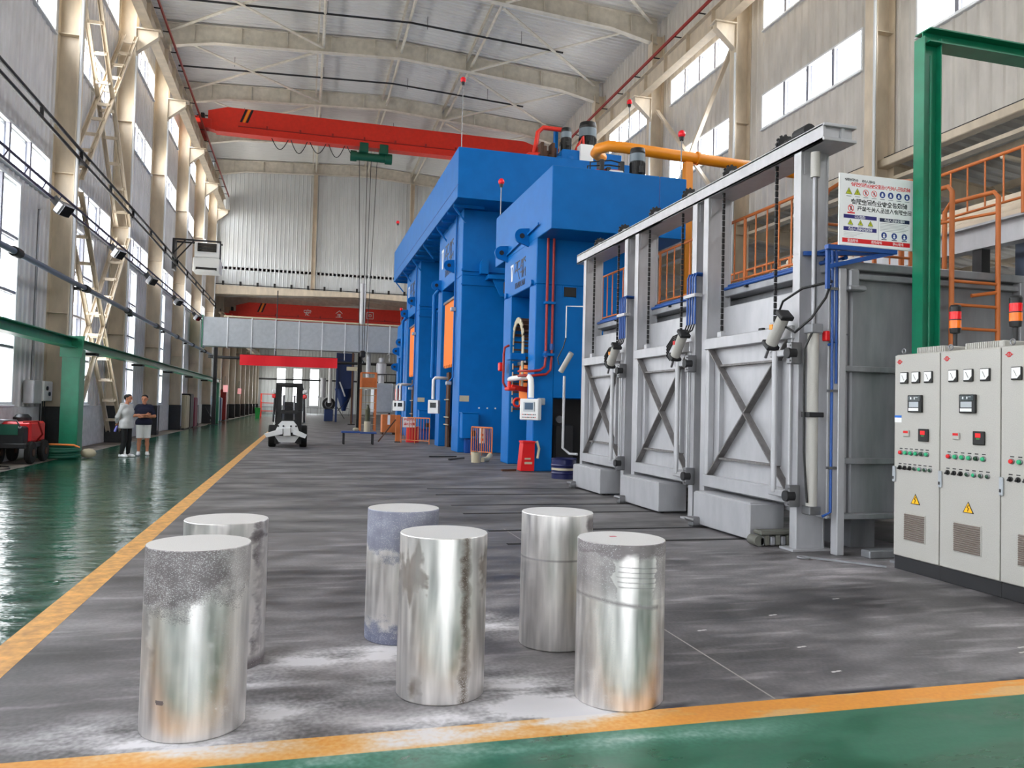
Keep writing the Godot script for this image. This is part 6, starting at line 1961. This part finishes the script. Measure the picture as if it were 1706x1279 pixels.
	one("dark_column", MB.new().ibeam(V(3.62, 0, -53.6), V(3.62, 6.4, -53.6), 0.3, 0.3, 0.03, 0.03), M("dark"), "dark grey steel column left of the orange caged platform", "column")
	t = thing("slim_post", "slim brown post with a small plate on top beyond the blue bench", "post", V(3.66, 0, -62.5))
	put("shaft", MB.new().box(3.6, 3.74, 0, 6.0, -62.6, -62.46), M("rust"), t)
	put("plate", MB.new().box(3.2, 4.1, 4.25, 4.55, -62.44, -62.4), M("foam"), t)
	put("base", MB.new().box(3.4, 3.95, 0, 0.08, -62.8, -62.2), M("dark"), t)
	t = thing("dust_collector", "dark blue dust collector with a hopper on legs deep in the hall", "dust collector", V(3.4, 0, -72))
	var DB := M("navy", Color(0.03, 0.16, 0.36), 0.45)
	put("housing", MB.new().box(2.9, 4.2, 3.0, 6.2, -73.2, -71.8, 0.03), DB, t)
	put("hopper", MB.new().lathe(V(3.55, 1.0, -72.5), Vector3.UP, [[0.18, 0.0], [0.25, 0.3], [0.85, 2.0]], 4), DB, t)
	for x in [2.85, 4.25]:
		put("leg", MB.new().box(x - 0.09, x + 0.09, 0, 6.2, -71.8, -71.6), DB, t)
	put("chute", MB.new().bar(V(3.1, 3.6, -71.6), V(3.6, 2.3, -71.5), 0.12, 0.12), M("silver"), t)
	put("stay", MB.new().bar(V(3.0, 1.0, -71.7), V(4.2, 2.4, -71.7), 0.06, 0.06).bar(V(2.9, 1.4, -71.7), V(3.6, 0.3, -71.7), 0.06, 0.06), M("dark"), t)
	t = thing("exhaust_fan", "dark snail-shaped exhaust fan with upright silver ducts left of the dust collector", "fan", V(2.3, 0, -75))
	put("scroll", MB.new().cyl(V(2.3, 1.6, -75.2), V(2.3, 1.6, -74.6), 0.6, 24), M("dark"), t)
	put("inlet_ring", MB.new().ring(V(2.3, 1.6, -74.58), V(0, 0, 1), 0.32, 0.06, 20, 6), M("steel"), t)
	put("duct", MB.new().cyl(V(2.35, 1.7, -74.5), V(2.35, 5.0, -74.5), 0.17, 14), M("white"), t)
	put("duct", MB.new().cyl(V(1.75, 2.2, -75), V(1.75, 4.0, -75), 0.25, 14), M("silver"), t)
	put("pedestal", MB.new().box(1.9, 2.7, 0, 1.1, -75.3, -74.5, 0.03), DB, t)
	t = thing("gas_cylinder", "olive gas cylinder and pale can beside the dark column", "gas cylinder", V(4.0, 0, -47))
	put("bottle", MB.new().lathe(V(3.75, 0.62, -47.5), Vector3.UP, [[0.15, 0], [0.15, 0.7], [0.08, 0.85], [0.05, 1.0], [0, 1.0]], 16), M("olive", Color(0.25, 0.25, 0.14), 0.5), t)
	put("can", MB.new().cyl(V(3.75, 0, -47.5), V(3.75, 0.62, -47.5), 0.2, 16), M("foam"), t)

func near_press_floor() -> void:
	var t := thing("oil_barrel", "dark blue open oil barrel between the nearest press and the furnace", "barrel", V(6.0, 0, -17.5))
	put("shell", MB.new().lathe(V(5.98, 0, -17.5), Vector3.UP, [[0.29, 0.0], [0.29, 0.1], [0.305, 0.13], [0.29, 0.16], [0.29, 0.28], [0.305, 0.31], [0.29, 0.34], [0.29, 0.44], [0.305, 0.46], [0.29, 0.475], [0.27, 0.47], [0.27, 0.42], [0.0, 0.42]], 32), M("barrel_blue", Color(0.05, 0.08, 0.28), 0.35, 0.1), t)
	put("oil_film", MB.new().cyl(V(5.98, 0.425, -17.5), V(5.98, 0.43, -17.5), 0.265, 24), M("rust"), t)
	put("paint_band", MB.new().lathe(V(5.98, 0.2, -17.5), Vector3.UP, [[0.293, 0.0], [0.293, 0.05]], 32), M("foam"), t)
	t = thing("extinguisher_chest", "red fire extinguisher chest with a pale hose beside the nearest press", "fire box", V(5.6, 0, -19.35))
	put("case", MB.new().prism([V(5.4, 0.03, -19.55), V(5.76, 0.03, -19.55), V(5.76, 0.74, -19.55), V(5.46, 0.77, -19.55)], V(0, 0, 0.35)), M("red"), t)
	put("lid", MB.new().box(5.44, 5.78, 0.74, 0.79, -19.57, -19.18, 0.01), M("red"), t)
	put("label_band", MB.new().box(5.5, 5.7, 0.2, 0.26, -19.2, -19.195).box(5.5, 5.66, 0.32, 0.36, -19.2, -19.195), M("foam"), t)
	put("hose", MB.new().tube([V(5.74, 0.72, -19.25), V(5.82, 0.78, -19.2), V(5.88, 0.6, -19.2), V(5.84, 0.35, -19.2)], 0.035, 8), M("foam"), t)
	t = thing("pale_bucket", "pale plastic bucket with a dark mouth on the floor before the orange fence", "bucket", V(4.96, 0, -22.5))
	put("shell", MB.new().lathe(V(4.96, 0, -22.5), Vector3.UP, [[0.14, 0.0], [0.155, 0.3], [0.165, 0.31], [0.15, 0.31], [0.14, 0.24], [0.0, 0.24]], 24), M("foam"), t)
	put("dark_content", MB.new().ball(V(4.96, 0.27, -22.5), 0.11, 10, 0.5), M("black"), t)
	one("pipe_elbow", MB.new().tube([V(5.2, 0.06, -22.7), V(5.4, 0.08, -22.9), V(5.52, 0.2, -23.0)], 0.075, 10), M("foam"), "short pale pipe elbow lying beside the bucket", "pipe")
	one("tool_bar", MB.new().bar(V(4.3, 0.03, -23.3), V(4.9, 0.03, -24.0), 0.05, 0.05), M("dark"), "dark steel bar on the floor left of the pale bucket, longer one", "bar")
	one("tool_bar", MB.new().bar(V(3.9, 0.03, -24.6), V(4.8, 0.03, -24.7), 0.05, 0.04), M("dark"), "dark steel bar lying crosswise farther behind the pale bucket", "bar")
	one("tool_bar", MB.new().bar(V(4.95, 0.03, -19.4), V(5.35, 0.03, -19.5), 0.08, 0.05), M("rust"), "rusty bar at the foot of the red fire extinguisher chest", "bar")
	one("rusty_tray", MB.new().box(6.4, 7.6, 0.0, 0.03, -7.4, -7.2).box(6.3, 6.9, 0, 0.09, -7.75, -7.6, 0.01), M("silver_dark"), "flat steel scrap on the floor beneath the furnace's near end", "scrap")
	one("floor_ring", MB.new().ring(V(5.5, 0.02, -7.7), V(0, 1, 0), 0.06, 0.012, 16, 6).bar(V(5.56, 0.02, -7.7), V(6.1, 0.02, -7.1), 0.02, 0.02), M("silver_dark"), "thin steel hook rod on the floor by the near furnace post", "rod")

func left_floor() -> void:
	# engine-driven cart at the left edge
	var t := thing("welding_cart", "red engine cart with dark wheels by the left wall, cut by the picture edge", "cart", V(-6.7, 0, -21.8))
	put("housing", MB.new().box(-7.0, -6.35, 0.5, 1.0, -22.4, -21.3, 0.05), M("red"), t)
	put("engine", MB.new().box(-6.95, -6.4, 0.45, 0.9, -21.3, -20.9, 0.04), M("dark"), t)
	put("green_panel", MB.new().box(-6.95, -6.5, 0.7, 0.95, -20.89, -20.87), M("hoist_green"), t)
	put("hood", MB.new().lathe(V(-6.7, 1.0, -21.8), Vector3.UP, [[0.2, 0], [0.2, 0.1], [0.12, 0.18], [0.0, 0.18]], 14), M("black"), t)
	put("frame", MB.new().box(-7.02, -6.3, 0.38, 0.5, -22.5, -20.8, 0.02), M("dark"), t)
	for x in [-6.98, -6.3]:
		for z in [-22.1, -21.15]:
			var w := put("wheel", MB.new().lathe(V(x - 0.06, 0.27, z), V(1, 0, 0), [[0.1, 0], [0.25, 0], [0.27, 0.03], [0.27, 0.1], [0.25, 0.13], [0.1, 0.13]], 20), M("rubber"), t)
			put("hub", MB.new().cyl(V(x - 0.07, 0.27, z), V(x + 0.08, 0.27, z), 0.09, 10), M("rust"), w)
	put("cable", MB.new().tube([V(-6.5, 1.0, -21.2), V(-6.2, 1.02, -21.3), V(-6.18, 0.7, -21.6), V(-6.4, 0.5, -21.9)], 0.025, 6), M("red_pipe"), t)
	put("handle", MB.new().tube([V(-6.9, 0.9, -20.85), V(-6.9, 1.05, -20.6), V(-6.45, 1.05, -20.6), V(-6.45, 0.9, -20.85)], 0.02, 6), M("steel"), t)
	t = thing("hose_coil", "flat coil of dark green hose at the foot of the green post", "hose", V(-6.2, 0, -23))
	for k in 4:
		put("turn", MB.new().ring(V(-6.2, 0.08 + k * 0.07, -23.0), V(0.05 * (k % 2), 1, 0.03), 0.5 - 0.03 * (k % 2), 0.045, 28, 6), M("hoist_green"), t)
	put("strap", MB.new().tube([V(-6.5, 0.36, -23.2), V(-6.2, 0.38, -22.8), V(-5.8, 0.36, -22.9), V(-5.7, 0.3, -23.0)], 0.03, 6), M("curtain"), t)
	one("pale_sack", MB.new().ball(V(-5.55, 0.13, -23.3), 0.2, 12, 0.65), M("foam"), "crumpled pale sack beside the green hose coil", "sack")
	one("loose_cable", MB.new().tube([V(-6.9, 0.015, -19.6), V(-6.5, 0.015, -19.2), V(-6.2, 0.015, -19.5), V(-6.4, 0.015, -20.1), V(-6.9, 0.015, -20.4)], 0.015, 6), M("black"), "black cable lying on the worn strip before the red cart", "cable")
	# cabinets and things along the left wall, going away
	var row := [[-46.9, 0.7, 1.9, "foam", "beige locker along the left wall, first of the distant cabinets"], [-48.6, 0.7, 2.0, "black", "black cabinet along the left wall next to the beige locker"], [-50.4, 0.6, 1.8, "magenta", "magenta locker along the left wall beyond the black cabinet"], [-63.5, 0.8, 2.0, "teal", "pale teal cabinet along the left wall just past the far green post"], [-65.5, 0.6, 1.9, "navy", "dark blue cabinet along the left wall after the teal one"], [-69.5, 0.5, 2.6, "red_pipe", "narrow red cabinet far along the left wall"]]
	M("magenta", Color(0.45, 0.05, 0.20), 0.5)
	M("teal", Color(0.35, 0.50, 0.55), 0.5)
	M("pink_sign", Color(0.95, 0.65, 0.65), 0.5)
	for r in row:
		t = thing("wall_locker", r[4], "cabinet", V(-6.4, 0, r[0]))
		put("body", MB.new().box(-7.0, -6.25, 0.06, r[2], r[0] - r[1], r[0] + r[1], 0.02), M(r[3]), t)
		put("door", MB.new().box(-6.25, -6.22, 0.1, r[2] - 0.05, r[0] - r[1] + 0.05, r[0] - 0.02), M(r[3]), t)
		put("door", MB.new().box(-6.25, -6.22, 0.1, r[2] - 0.05, r[0] + 0.02, r[0] + r[1] - 0.05), M(r[3]), t)
		put("base", MB.new().box(-6.95, -6.3, 0, 0.06, r[0] - r[1] + 0.05, r[0] + r[1] - 0.05), M("dark"), t)
	for k in 2:
		t = thing("wall_placard", "pink placard hung under the green beam far down the left wall, %s" % ["larger nearer one", "smaller farther one"][k], "sign", V(-6.0, 2.2, -66 - k * 14.0))
		put("board", MB.new().box(-6.2, -5.85, 2.35, 2.9, -66 - k * 14.0, -66.04 - k * 14.0), M("pink_sign"), t)
		put("hanger", MB.new().box(-6.1, -6.06, 2.9, 3.6, -66 - k * 14.0, -66.04 - k * 14.0), M("dark"), t)
	t = thing("green_bin", "small bright green bin far down the aisle at left", "bin", V(-4.4, 0, -84))
	put("tub", MB.new().prism([V(-4.7, 0, -84), V(-4.3, 0, -84), V(-4.24, 0.95, -84), V(-4.76, 0.95, -84)], V(0, 0, -0.6)), M("bin_green", Color(0.04, 0.55, 0.20), 0.5), t)
	put("lid", MB.new().box(-4.8, -4.2, 0.95, 1.03, -84.65, -83.95, 0.02), M("bin_green"), t)
	t = thing("red_rack", "red open rack beyond the green bin", "rack", V(-3.6, 0, -92))
	for x in [-4.6, -2.9]:
		for z in [-92.0, -93.0]:
			put("post", MB.new().box(x - 0.06, x + 0.06, 0, 2.6, z - 0.06, z + 0.06), M("crane_red"), t)
	for y in [0.6, 1.5, 2.5]:
		put("shelf", MB.new().box(-4.65, -2.85, y, y + 0.08, -93.05, -91.95), M("crane_red"), t)
	railing("far_railing", "thin dark railing across the far end of the low hall", V(-6.5, 0, -108), V(6, 0, -108), 1.0, 0.8, M("dark"), "", "railing")

func duct_and_banner() -> void:
	var z := -52.0
	var t := thing("air_duct", "huge rectangular silver sheet-metal duct crossing the hall above the red banner", "duct", V(0.5, 5, z))
	for k in 9:
		var xa := -6.2 + k * 1.45
		put("section", MB.new().box(xa, xa + 1.44, 5.05, 6.88 - k * 0.012, z - 1.0, z + 0.0, 0.02), M("galv"), t)
		put("flange", MB.new().box(xa - 0.025, xa + 0.025, 4.98, 6.95 - k * 0.012, z - 1.05, z + 0.05), M("frame_white"), t)
		if k > 1:
			put("hanger_rod", MB.new().cyl(V(xa, 4.45, z + 0.06), V(xa, 5.1, z + 0.06), 0.025, 6), M("silver"), t)
	put("top_pipe", MB.new().tube([V(-5.0, 6.98, z - 0.2), V(6.6, 6.9, z - 0.2)], 0.06, 8), M("foam"), t)
	put("end_frame", MB.new().box(-6.26, -6.2, 4.95, 7.0, z - 1.1, z + 0.1), M("green"), t)
	put("riser", MB.new().cyl(V(3.6, 6.9, z - 0.3), V(3.6, 9.6, z - 0.3), 0.2, 14), M("silver"), t)
	put("side_branch", MB.new().cyl(V(4.1, 2.6, z - 0.5), V(4.1, 5.05, z - 0.5), 0.15, 12), M("silver"), t)
	t = thing("red_banner", "long plain bright red banner stretched beneath the silver duct", "banner", V(-1, 3.9, z + 0.1))
	var b := MB.new()
	var n := 24
	for k in n:
		var f := float(k) / n
		var g := float(k + 1) / n
		var za := z + 0.12 + 0.03 * sin(f * 19.0)
		var zb := z + 0.12 + 0.03 * sin(g * 19.0)
		var xa := lerpf(-3.95, 2.05, f)
		var xb := lerpf(-3.95, 2.05, g)
		for e in [0.0, -0.02]:
			b.poly([V(xa, 3.92, za + e), V(xb, 3.92, zb + e), V(xb, 4.58, zb + e), V(xa, 4.58, za + e)], V(0, 0, 1 if e == 0.0 else -1))
	b.poly([V(-3.95, 4.58, z + 0.12), V(2.05, 4.58, z + 0.12), V(2.05, 4.58, z + 0.1), V(-3.95, 4.58, z + 0.1)], V(0, 1, 0))
	put("cloth", b, M("banner_red"), t)
	put("rope", MB.new().cyl(V(-4.2, 4.6, z + 0.11), V(2.4, 4.6, z + 0.11), 0.015, 5), M("dark"), t)
	# dark pipework under the duct beyond
	one("under_duct_pipe", MB.new().tube([V(-6.5, 4.7, -58), V(3, 4.6, -58), V(8, 4.6, -58)], 0.1, 8).cyl(V(-2, 4.6, -58), V(-2, 9.6, -58), 0.04, 6), M("dark"), "dark pipe crossing behind the red banner under the duct", "pipe")

# ---- people: smooth surfaces meshed from tapered bones ----
func skin_net(bones: Array, cell: float, blend: float, cuts: Array, b: MB, xf: Transform3D) -> void:
	# bones: [from, to, radius, radius]; cuts: [point, normal] keep the side behind the normal
	var lo := Vector3.ONE * 1e6
	var hi := Vector3.ONE * -1e6
	for e in bones:
		var r: float = maxf(e[2], e[3]) + blend + cell * 3
		lo = lo.min(e[0] - Vector3.ONE * r).min(e[1] - Vector3.ONE * r)
		hi = hi.max(e[0] + Vector3.ONE * r).max(e[1] + Vector3.ONE * r)
	var nx := int((hi.x - lo.x) / cell) + 2
	var ny := int((hi.y - lo.y) / cell) + 2
	var nz := int((hi.z - lo.z) / cell) + 2
	var f := PackedFloat32Array()
	f.resize(nx * ny * nz)
	f.fill(1.0)
	for e in bones:
		var p: Vector3 = e[0]
		var q: Vector3 = e[1]
		var ra: float = e[2]
		var rb: float = e[3]
		var m := maxf(ra, rb) + blend + cell * 2
		var a := (p.min(q) - Vector3.ONE * m - lo) / cell
		var z := (p.max(q) + Vector3.ONE * m - lo) / cell
		var d := q - p
		var dd := maxf(d.length_squared(), 1e-9)
		for i in range(maxi(0, int(a.x)), mini(nx, int(z.x) + 2)):
			for j in range(maxi(0, int(a.y)), mini(ny, int(z.y) + 2)):
				for k in range(maxi(0, int(a.z)), mini(nz, int(z.z) + 2)):
					var w := lo + Vector3(i, j, k) * cell
					var t := clampf((w - p).dot(d) / dd, 0.0, 1.0)
					var v := w.distance_to(p + d * t) - lerpf(ra, rb, t)
					var n := (i * ny + j) * nz + k
					var o := f[n]
					var h := maxf(blend - absf(o - v), 0.0) / blend
					f[n] = minf(o, v) - h * h * blend * 0.25
	if cuts.size():
		for i in nx:
			for j in ny:
				for k in nz:
					var n := (i * ny + j) * nz + k
					if f[n] < 0.3:
						var w := lo + Vector3(i, j, k) * cell
						for c in cuts:
							f[n] = maxf(f[n], (w - c[0]).dot(c[1]))
	var at := {}
	var st := [ny * nz, nz, 1]
	for i in nx - 1:
		for j in ny - 1:
			for k in nz - 1:
				var n := (i * ny + j) * nz + k
				var s0 := f[n] < 0.0
				var any := false
				for e in [st[0], st[1], st[2], st[0] + st[1], st[0] + st[2], st[1] + st[2], st[0] + st[1] + st[2]]:
					if (f[n + e] < 0.0) != s0:
						any = true
						break
				if not any:
					continue
				var sum := Vector3.ZERO
				var cnt := 0
				for ax in 3:
					for u in 2:
						for w in 2:
							var base := [0, 0, 0]
							base[(ax + 1) % 3] = u
							base[(ax + 2) % 3] = w
							var n0: int = n + base[0] * st[0] + base[1] * st[1] + base[2]
							var n1: int = n0 + st[ax]
							if (f[n0] < 0.0) != (f[n1] < 0.0):
								var pos := Vector3(base[0], base[1], base[2])
								pos[ax] += f[n0] / (f[n0] - f[n1])
								sum += pos
								cnt += 1
				var g := Vector3(f[n + st[0]] - f[n] + f[n + st[0] + st[1] + st[2]] - f[n + st[1] + st[2]], f[n + st[1]] - f[n] + f[n + st[0] + st[1] + st[2]] - f[n + st[0] + st[2]], f[n + 1] - f[n] + f[n + st[0] + st[1] + st[2]] - f[n + st[0] + st[1]])
				at[n] = [xf * (lo + (Vector3(i, j, k) + sum / cnt) * cell), (xf.basis * g).normalized()]
	for n in at:
		var s0 := f[n] < 0.0
		for ax in 3:
			if (f[n + st[ax]] < 0.0) != s0:
				var u: int = st[(ax + 1) % 3]
				var w: int = st[(ax + 2) % 3]
				if at.has(n - u) and at.has(n - w) and at.has(n - u - w):
					var A: Array = at[n]
					var B: Array = at[n - u]
					var C: Array = at[n - u - w]
					var D: Array = at[n - w]
					b.tri(A[0], B[0], C[0], A[1], B[1], C[1])
					b.tri(A[0], C[0], D[0], A[1], C[1], D[1])

func hand_bones(wrist: Vector3, along: Vector3, palm: Vector3, thumb_side: float, curl: float) -> Array:
	# palm of two bones, four unequal fingers of two bones each, a thumb from the side of the palm
	var y := along.normalized()
	var n := (palm - y * palm.dot(y)).normalized()
	var x := y.cross(n) * thumb_side
	var out := [[wrist, wrist + y * 0.075 + x * 0.02, 0.026, 0.02], [wrist, wrist + y * 0.075 - x * 0.02, 0.026, 0.02]]
	var len := [0.07, 0.078, 0.072, 0.056]
	for k in 4:
		var r := wrist + y * 0.08 + x * (0.033 - k * 0.021)
		var L: float = len[k]
		var mid := r + (y * cos(curl * 0.6) + n * sin(curl * 0.6)) * L * 0.52
		var tip := mid + (y * cos(curl * 1.5) + n * sin(curl * 1.5)) * L * 0.48
		out.append([r, mid, 0.0095, 0.009])
		out.append([mid, tip, 0.009, 0.0075])
	var tb := wrist + y * 0.03 + x * 0.03
	out.append([tb, tb + y * 0.03 + x * 0.025 + n * 0.01, 0.013, 0.011])
	out.append([tb + y * 0.03 + x * 0.025 + n * 0.01, tb + y * 0.06 + x * 0.03 + n * 0.02, 0.011, 0.009])
	return out

func head_bones(c: Vector3, turn: Basis) -> Array:
	# c = middle of the head
	var out := []
	for e in [[V(0, 0.025, -0.02), V(0, 0.03, 0.02), 0.083, 0.078], [V(0, -0.03, 0.03), V(0, -0.075, 0.05), 0.058, 0.034], [V(-0.03, -0.05, 0.02), V(-0.02, -0.075, 0.045), 0.04, 0.03], [V(0.03, -0.05, 0.02), V(0.02, -0.075, 0.045), 0.04, 0.03],
		[V(0, 0.005, 0.092), V(0, -0.03, 0.108), 0.009, 0.013], [V(-0.02, -0.062, 0.082), V(0.02, -0.062, 0.082), 0.009, 0.009], [V(-0.03, 0.02, 0.082), V(0.03, 0.02, 0.082), 0.011, 0.011], [V(-0.083, 0.012, -0.01), V(-0.083, -0.03, -0.004), 0.014, 0.01], [V(0.083, 0.012, -0.01), V(0.083, -0.03, -0.004), 0.014, 0.01]]:
		out.append([c + turn * e[0], c + turn * e[1], e[2], e[3]])
	return out

func person(label: String, at: Vector3, yaw: float, d: Dictionary) -> Node3D:
	var t := thing("person", label, "person", at)
	var xf := Transform3D(Basis(Vector3.UP, yaw), at)
	var hc := V(0, 1.625, 0.03)
	var ht := Basis(Vector3.UP, d.look)
	var legs := []
	for s in [-1.0, 1.0]:
		var hip := V(s * 0.09, 0.9, 0)
		var knee := V(s * 0.1, 0.49, 0.025)
		var ank := V(s * 0.105 + s * 0.01, 0.09, -0.02 + 0.05 * s * d.stride)
		legs.append([hip, knee, 0.085, 0.056])
		legs.append([knee, ank + (knee - ank) * 0.6, 0.054, 0.052])
		legs.append([ank + (knee - ank) * 0.6, ank, 0.052, 0.036])
	var torso := [[V(-0.08, 0.96, 0), V(0.08, 0.96, 0), 0.115, 0.115], [V(0, 1.0, 0), V(0, 1.22, 0.01), 0.125, 0.13], [V(-0.07, 1.26, 0.01), V(0.07, 1.26, 0.01), 0.12, 0.12], [V(-0.13, 1.39, -0.01), V(0.13, 1.39, -0.01), 0.068, 0.068]]
	var arms := []
	var hands := []
	for k in 2:
		var a: Array = d.arms[k]
		arms.append([a[0], a[1], 0.048, 0.038])
		arms.append([a[1], a[1].lerp(a[2], 0.35), 0.038, 0.04])
		arms.append([a[1].lerp(a[2], 0.35), a[2], 0.04, 0.026])
		hands.append(hand_bones(a[2], a[3], a[4], a[5], d.curl))
	var neck := [[V(0, 1.42, -0.01), V(0, 1.54, 0.01), 0.056, 0.05]]
	var b := MB.new()
	skin_net(torso + arms + legs + neck, 0.014, 0.04, [], b, xf)
	skin_net(head_bones(hc, ht), 0.006, 0.02, [], b, xf)
	for h in hands:
		skin_net(h, 0.004, 0.008, [], b, xf)
	put("body", b, M("skin", Color(0.72, 0.48, 0.36), 0.55), t)
	# hair, brows, eyes
	b = MB.new()
	var cap := [[hc + ht * V(0, 0.035, -0.025), hc + ht * V(0, 0.045, 0.02), 0.09, 0.084]]
	skin_net(cap, 0.007, 0.02, [[hc + ht * V(0, 0.045, 0.03), ht * V(0, -0.75, 0.66)]], b, xf)
	put("hair", b, M("hair", Color(0.06, 0.05, 0.05), 0.7), t)
	b = MB.new()
	for s in [-1.0, 1.0]:
		b.ball(xf * (hc + ht * V(s * 0.032, 0.003, 0.082)), 0.011, 8)
		b.bar(xf * (hc + ht * V(s * 0.05, 0.028, 0.085)), xf * (hc + ht * V(s * 0.016, 0.03, 0.094)), 0.006, 0.008)
	put("eyes_and_brows", b, M("hair"), t)
	# lower garment
	b = MB.new()
	var g := []
	for e in legs:
		g.append([e[0], e[1], e[2] + d.leg_ease, e[3] + d.leg_ease])
	g.append([V(-0.08, 0.95, 0), V(0.08, 0.95, 0), 0.128, 0.128])
	var hem: float = d.hem
	skin_net(g, 0.014, 0.03, [[V(0, hem, 0), V(0, -1, 0)], [V(0, 1.06, 0), V(0, 1, 0)]], b, xf)
	put(d.leg_name, b, d.leg_mat, t)
	# upper garment
	b = MB.new()
	g = []
	for e in torso:
		g.append([e[0], e[1], e[2] + d.top_ease, e[3] + d.top_ease])
	g.append([V(-0.07, d.top_hem + 0.05, 0), V(0.07, d.top_hem + 0.05, 0), 0.13 + d.top_ease, 0.13 + d.top_ease])
	for k in 2:
		var a: Array = d.arms[k]
		if d.sleeve > 0.9:
			g.append([a[0], a[1], 0.062, 0.056])
			g.append([a[1], a[1].lerp(a[2], 0.93), 0.056, 0.042])
		else:
			g.append([a[0], a[0].lerp(a[1], d.sleeve), 0.062, 0.06])
	for e in d.extra:
		g.append(e)
	skin_net(g, 0.014, 0.03, [[V(0, d.top_hem, 0), V(0, -1, 0)], [V(0, 1.50, 0.02), V(0, 0.96, 0.28)]], b, xf)
	put(d.top_name, b, d.top_mat, t)
	if d.has("collar"):
		b = MB.new().ring(xf * V(0, 1.475, 0.0), xf.basis * V(0, 1, 0.35), 0.062, 0.016, 18, 6)
		put("collar", b, d.top_mat, t)
	# shoes
	for s in [-1.0, 1.0]:
		b = MB.new()
		var az: float = -0.02 + 0.05 * s * d.stride
		var x: float = s * 0.115
		skin_net([[V(x, 0.05, az - 0.03), V(x + s * 0.015, 0.042, az + 0.12), 0.046, 0.042], [V(x, 0.05, az - 0.02), V(x, 0.1, az), 0.045, 0.044], [V(x + s * 0.015, 0.035, az + 0.12), V(x + s * 0.02, 0.035, az + 0.18), 0.042, 0.03]], 0.01, 0.03, [[V(0, 0.004, 0), V(0, -1, 0)]], b, xf)
		put("shoe", b, M("shoe_white", Color(0.88, 0.88, 0.88), 0.6), t)
	return t

func people() -> void:
	# arms: shoulder, elbow, wrist, direction of the hand, palm side, thumb side
	var a := {
		"look": 0.25, "stride": 0.4, "curl": 0.9, "leg_ease": 0.014, "hem": 0.06, "leg_name": "black_trousers", "leg_mat": M("trouser_black", Color(0.05, 0.05, 0.055), 0.85), "top_ease": 0.024, "top_hem": 0.80, "sleeve": 1.0,
		"top_name": "grey_jacket", "top_mat": M("jacket_grey", Color(0.72, 0.72, 0.71), 0.8), "extra": [[V(-0.07, 1.44, -0.09), V(0.07, 1.44, -0.09), 0.07, 0.07]],
		"arms": [[V(-0.17, 1.4, -0.01), V(-0.25, 1.12, -0.1), V(-0.13, 0.96, -0.2), V(0.5, -0.35, -0.2), V(0, 0, -1), 1.0], [V(0.17, 1.4, -0.01), V(0.25, 1.12, -0.12), V(0.1, 0.95, -0.22), V(-0.4, -0.5, -0.2), V(0, 0, -1), -1.0]]}
	person("standing man in a pale grey jacket and black trousers, hands behind his back", V(-4.72, 0, -23.7), 1.15, a)
	var bt := thing("water_bottle", "small violet-blue bottle held behind his back by the man in the grey jacket", "bottle", V(-5.02, 0.68, -23.75))
	put("bottle_body", MB.new().lathe(V(-5.02, 0.7, -23.76), V(-0.35, -1, 0.1) * -1.0, [[0.0, 0.0], [0.032, 0.0], [0.034, 0.02], [0.034, 0.15], [0.014, 0.19], [0.014, 0.2]], 14), M("bottle_violet", Color(0.45, 0.45, 0.80), 0.2), bt)
	put("cap", MB.new().lathe(V(-5.02, 0.7, -23.76), V(0.35, 1, -0.1), [[0.017, 0.2], [0.017, 0.225], [0.0, 0.225]], 12), M("white"), bt)
	var b := {
		"look": -0.35, "stride": -0.3, "curl": 0.5, "leg_ease": 0.03, "hem": 0.5, "leg_name": "white_shorts", "leg_mat": M("shorts_white", Color(0.84, 0.84, 0.83), 0.85), "top_ease": 0.022, "top_hem": 0.88, "sleeve": 0.72,
		"top_name": "navy_polo", "top_mat": M("polo_navy", Color(0.03, 0.05, 0.16), 0.85), "extra": [], "collar": true,
		"arms": [[V(-0.175, 1.4, -0.01), V(-0.27, 1.14, 0.08), V(0.04, 1.17, 0.24), V(1, 0.12, -0.2), V(0, 0, -1), 1.0], [V(0.175, 1.4, -0.01), V(0.27, 1.13, 0.08), V(-0.02, 1.11, 0.21), V(-1, 0.1, -0.1), V(0, 0, -1), -1.0]]}
	person("standing man in a navy polo shirt and white shorts, arms crossed", V(-4.42, 0, -24.5), 0.2, b)

func _ready() -> void:
	setup()
	materials()
	shell()
	steelwork()
	furnaces()
	right_front()
	presses()
	billets()
	forklift()
	bench()
	mid_right()
	near_press_floor()
	left_floor()
	duct_and_banner()
	people()
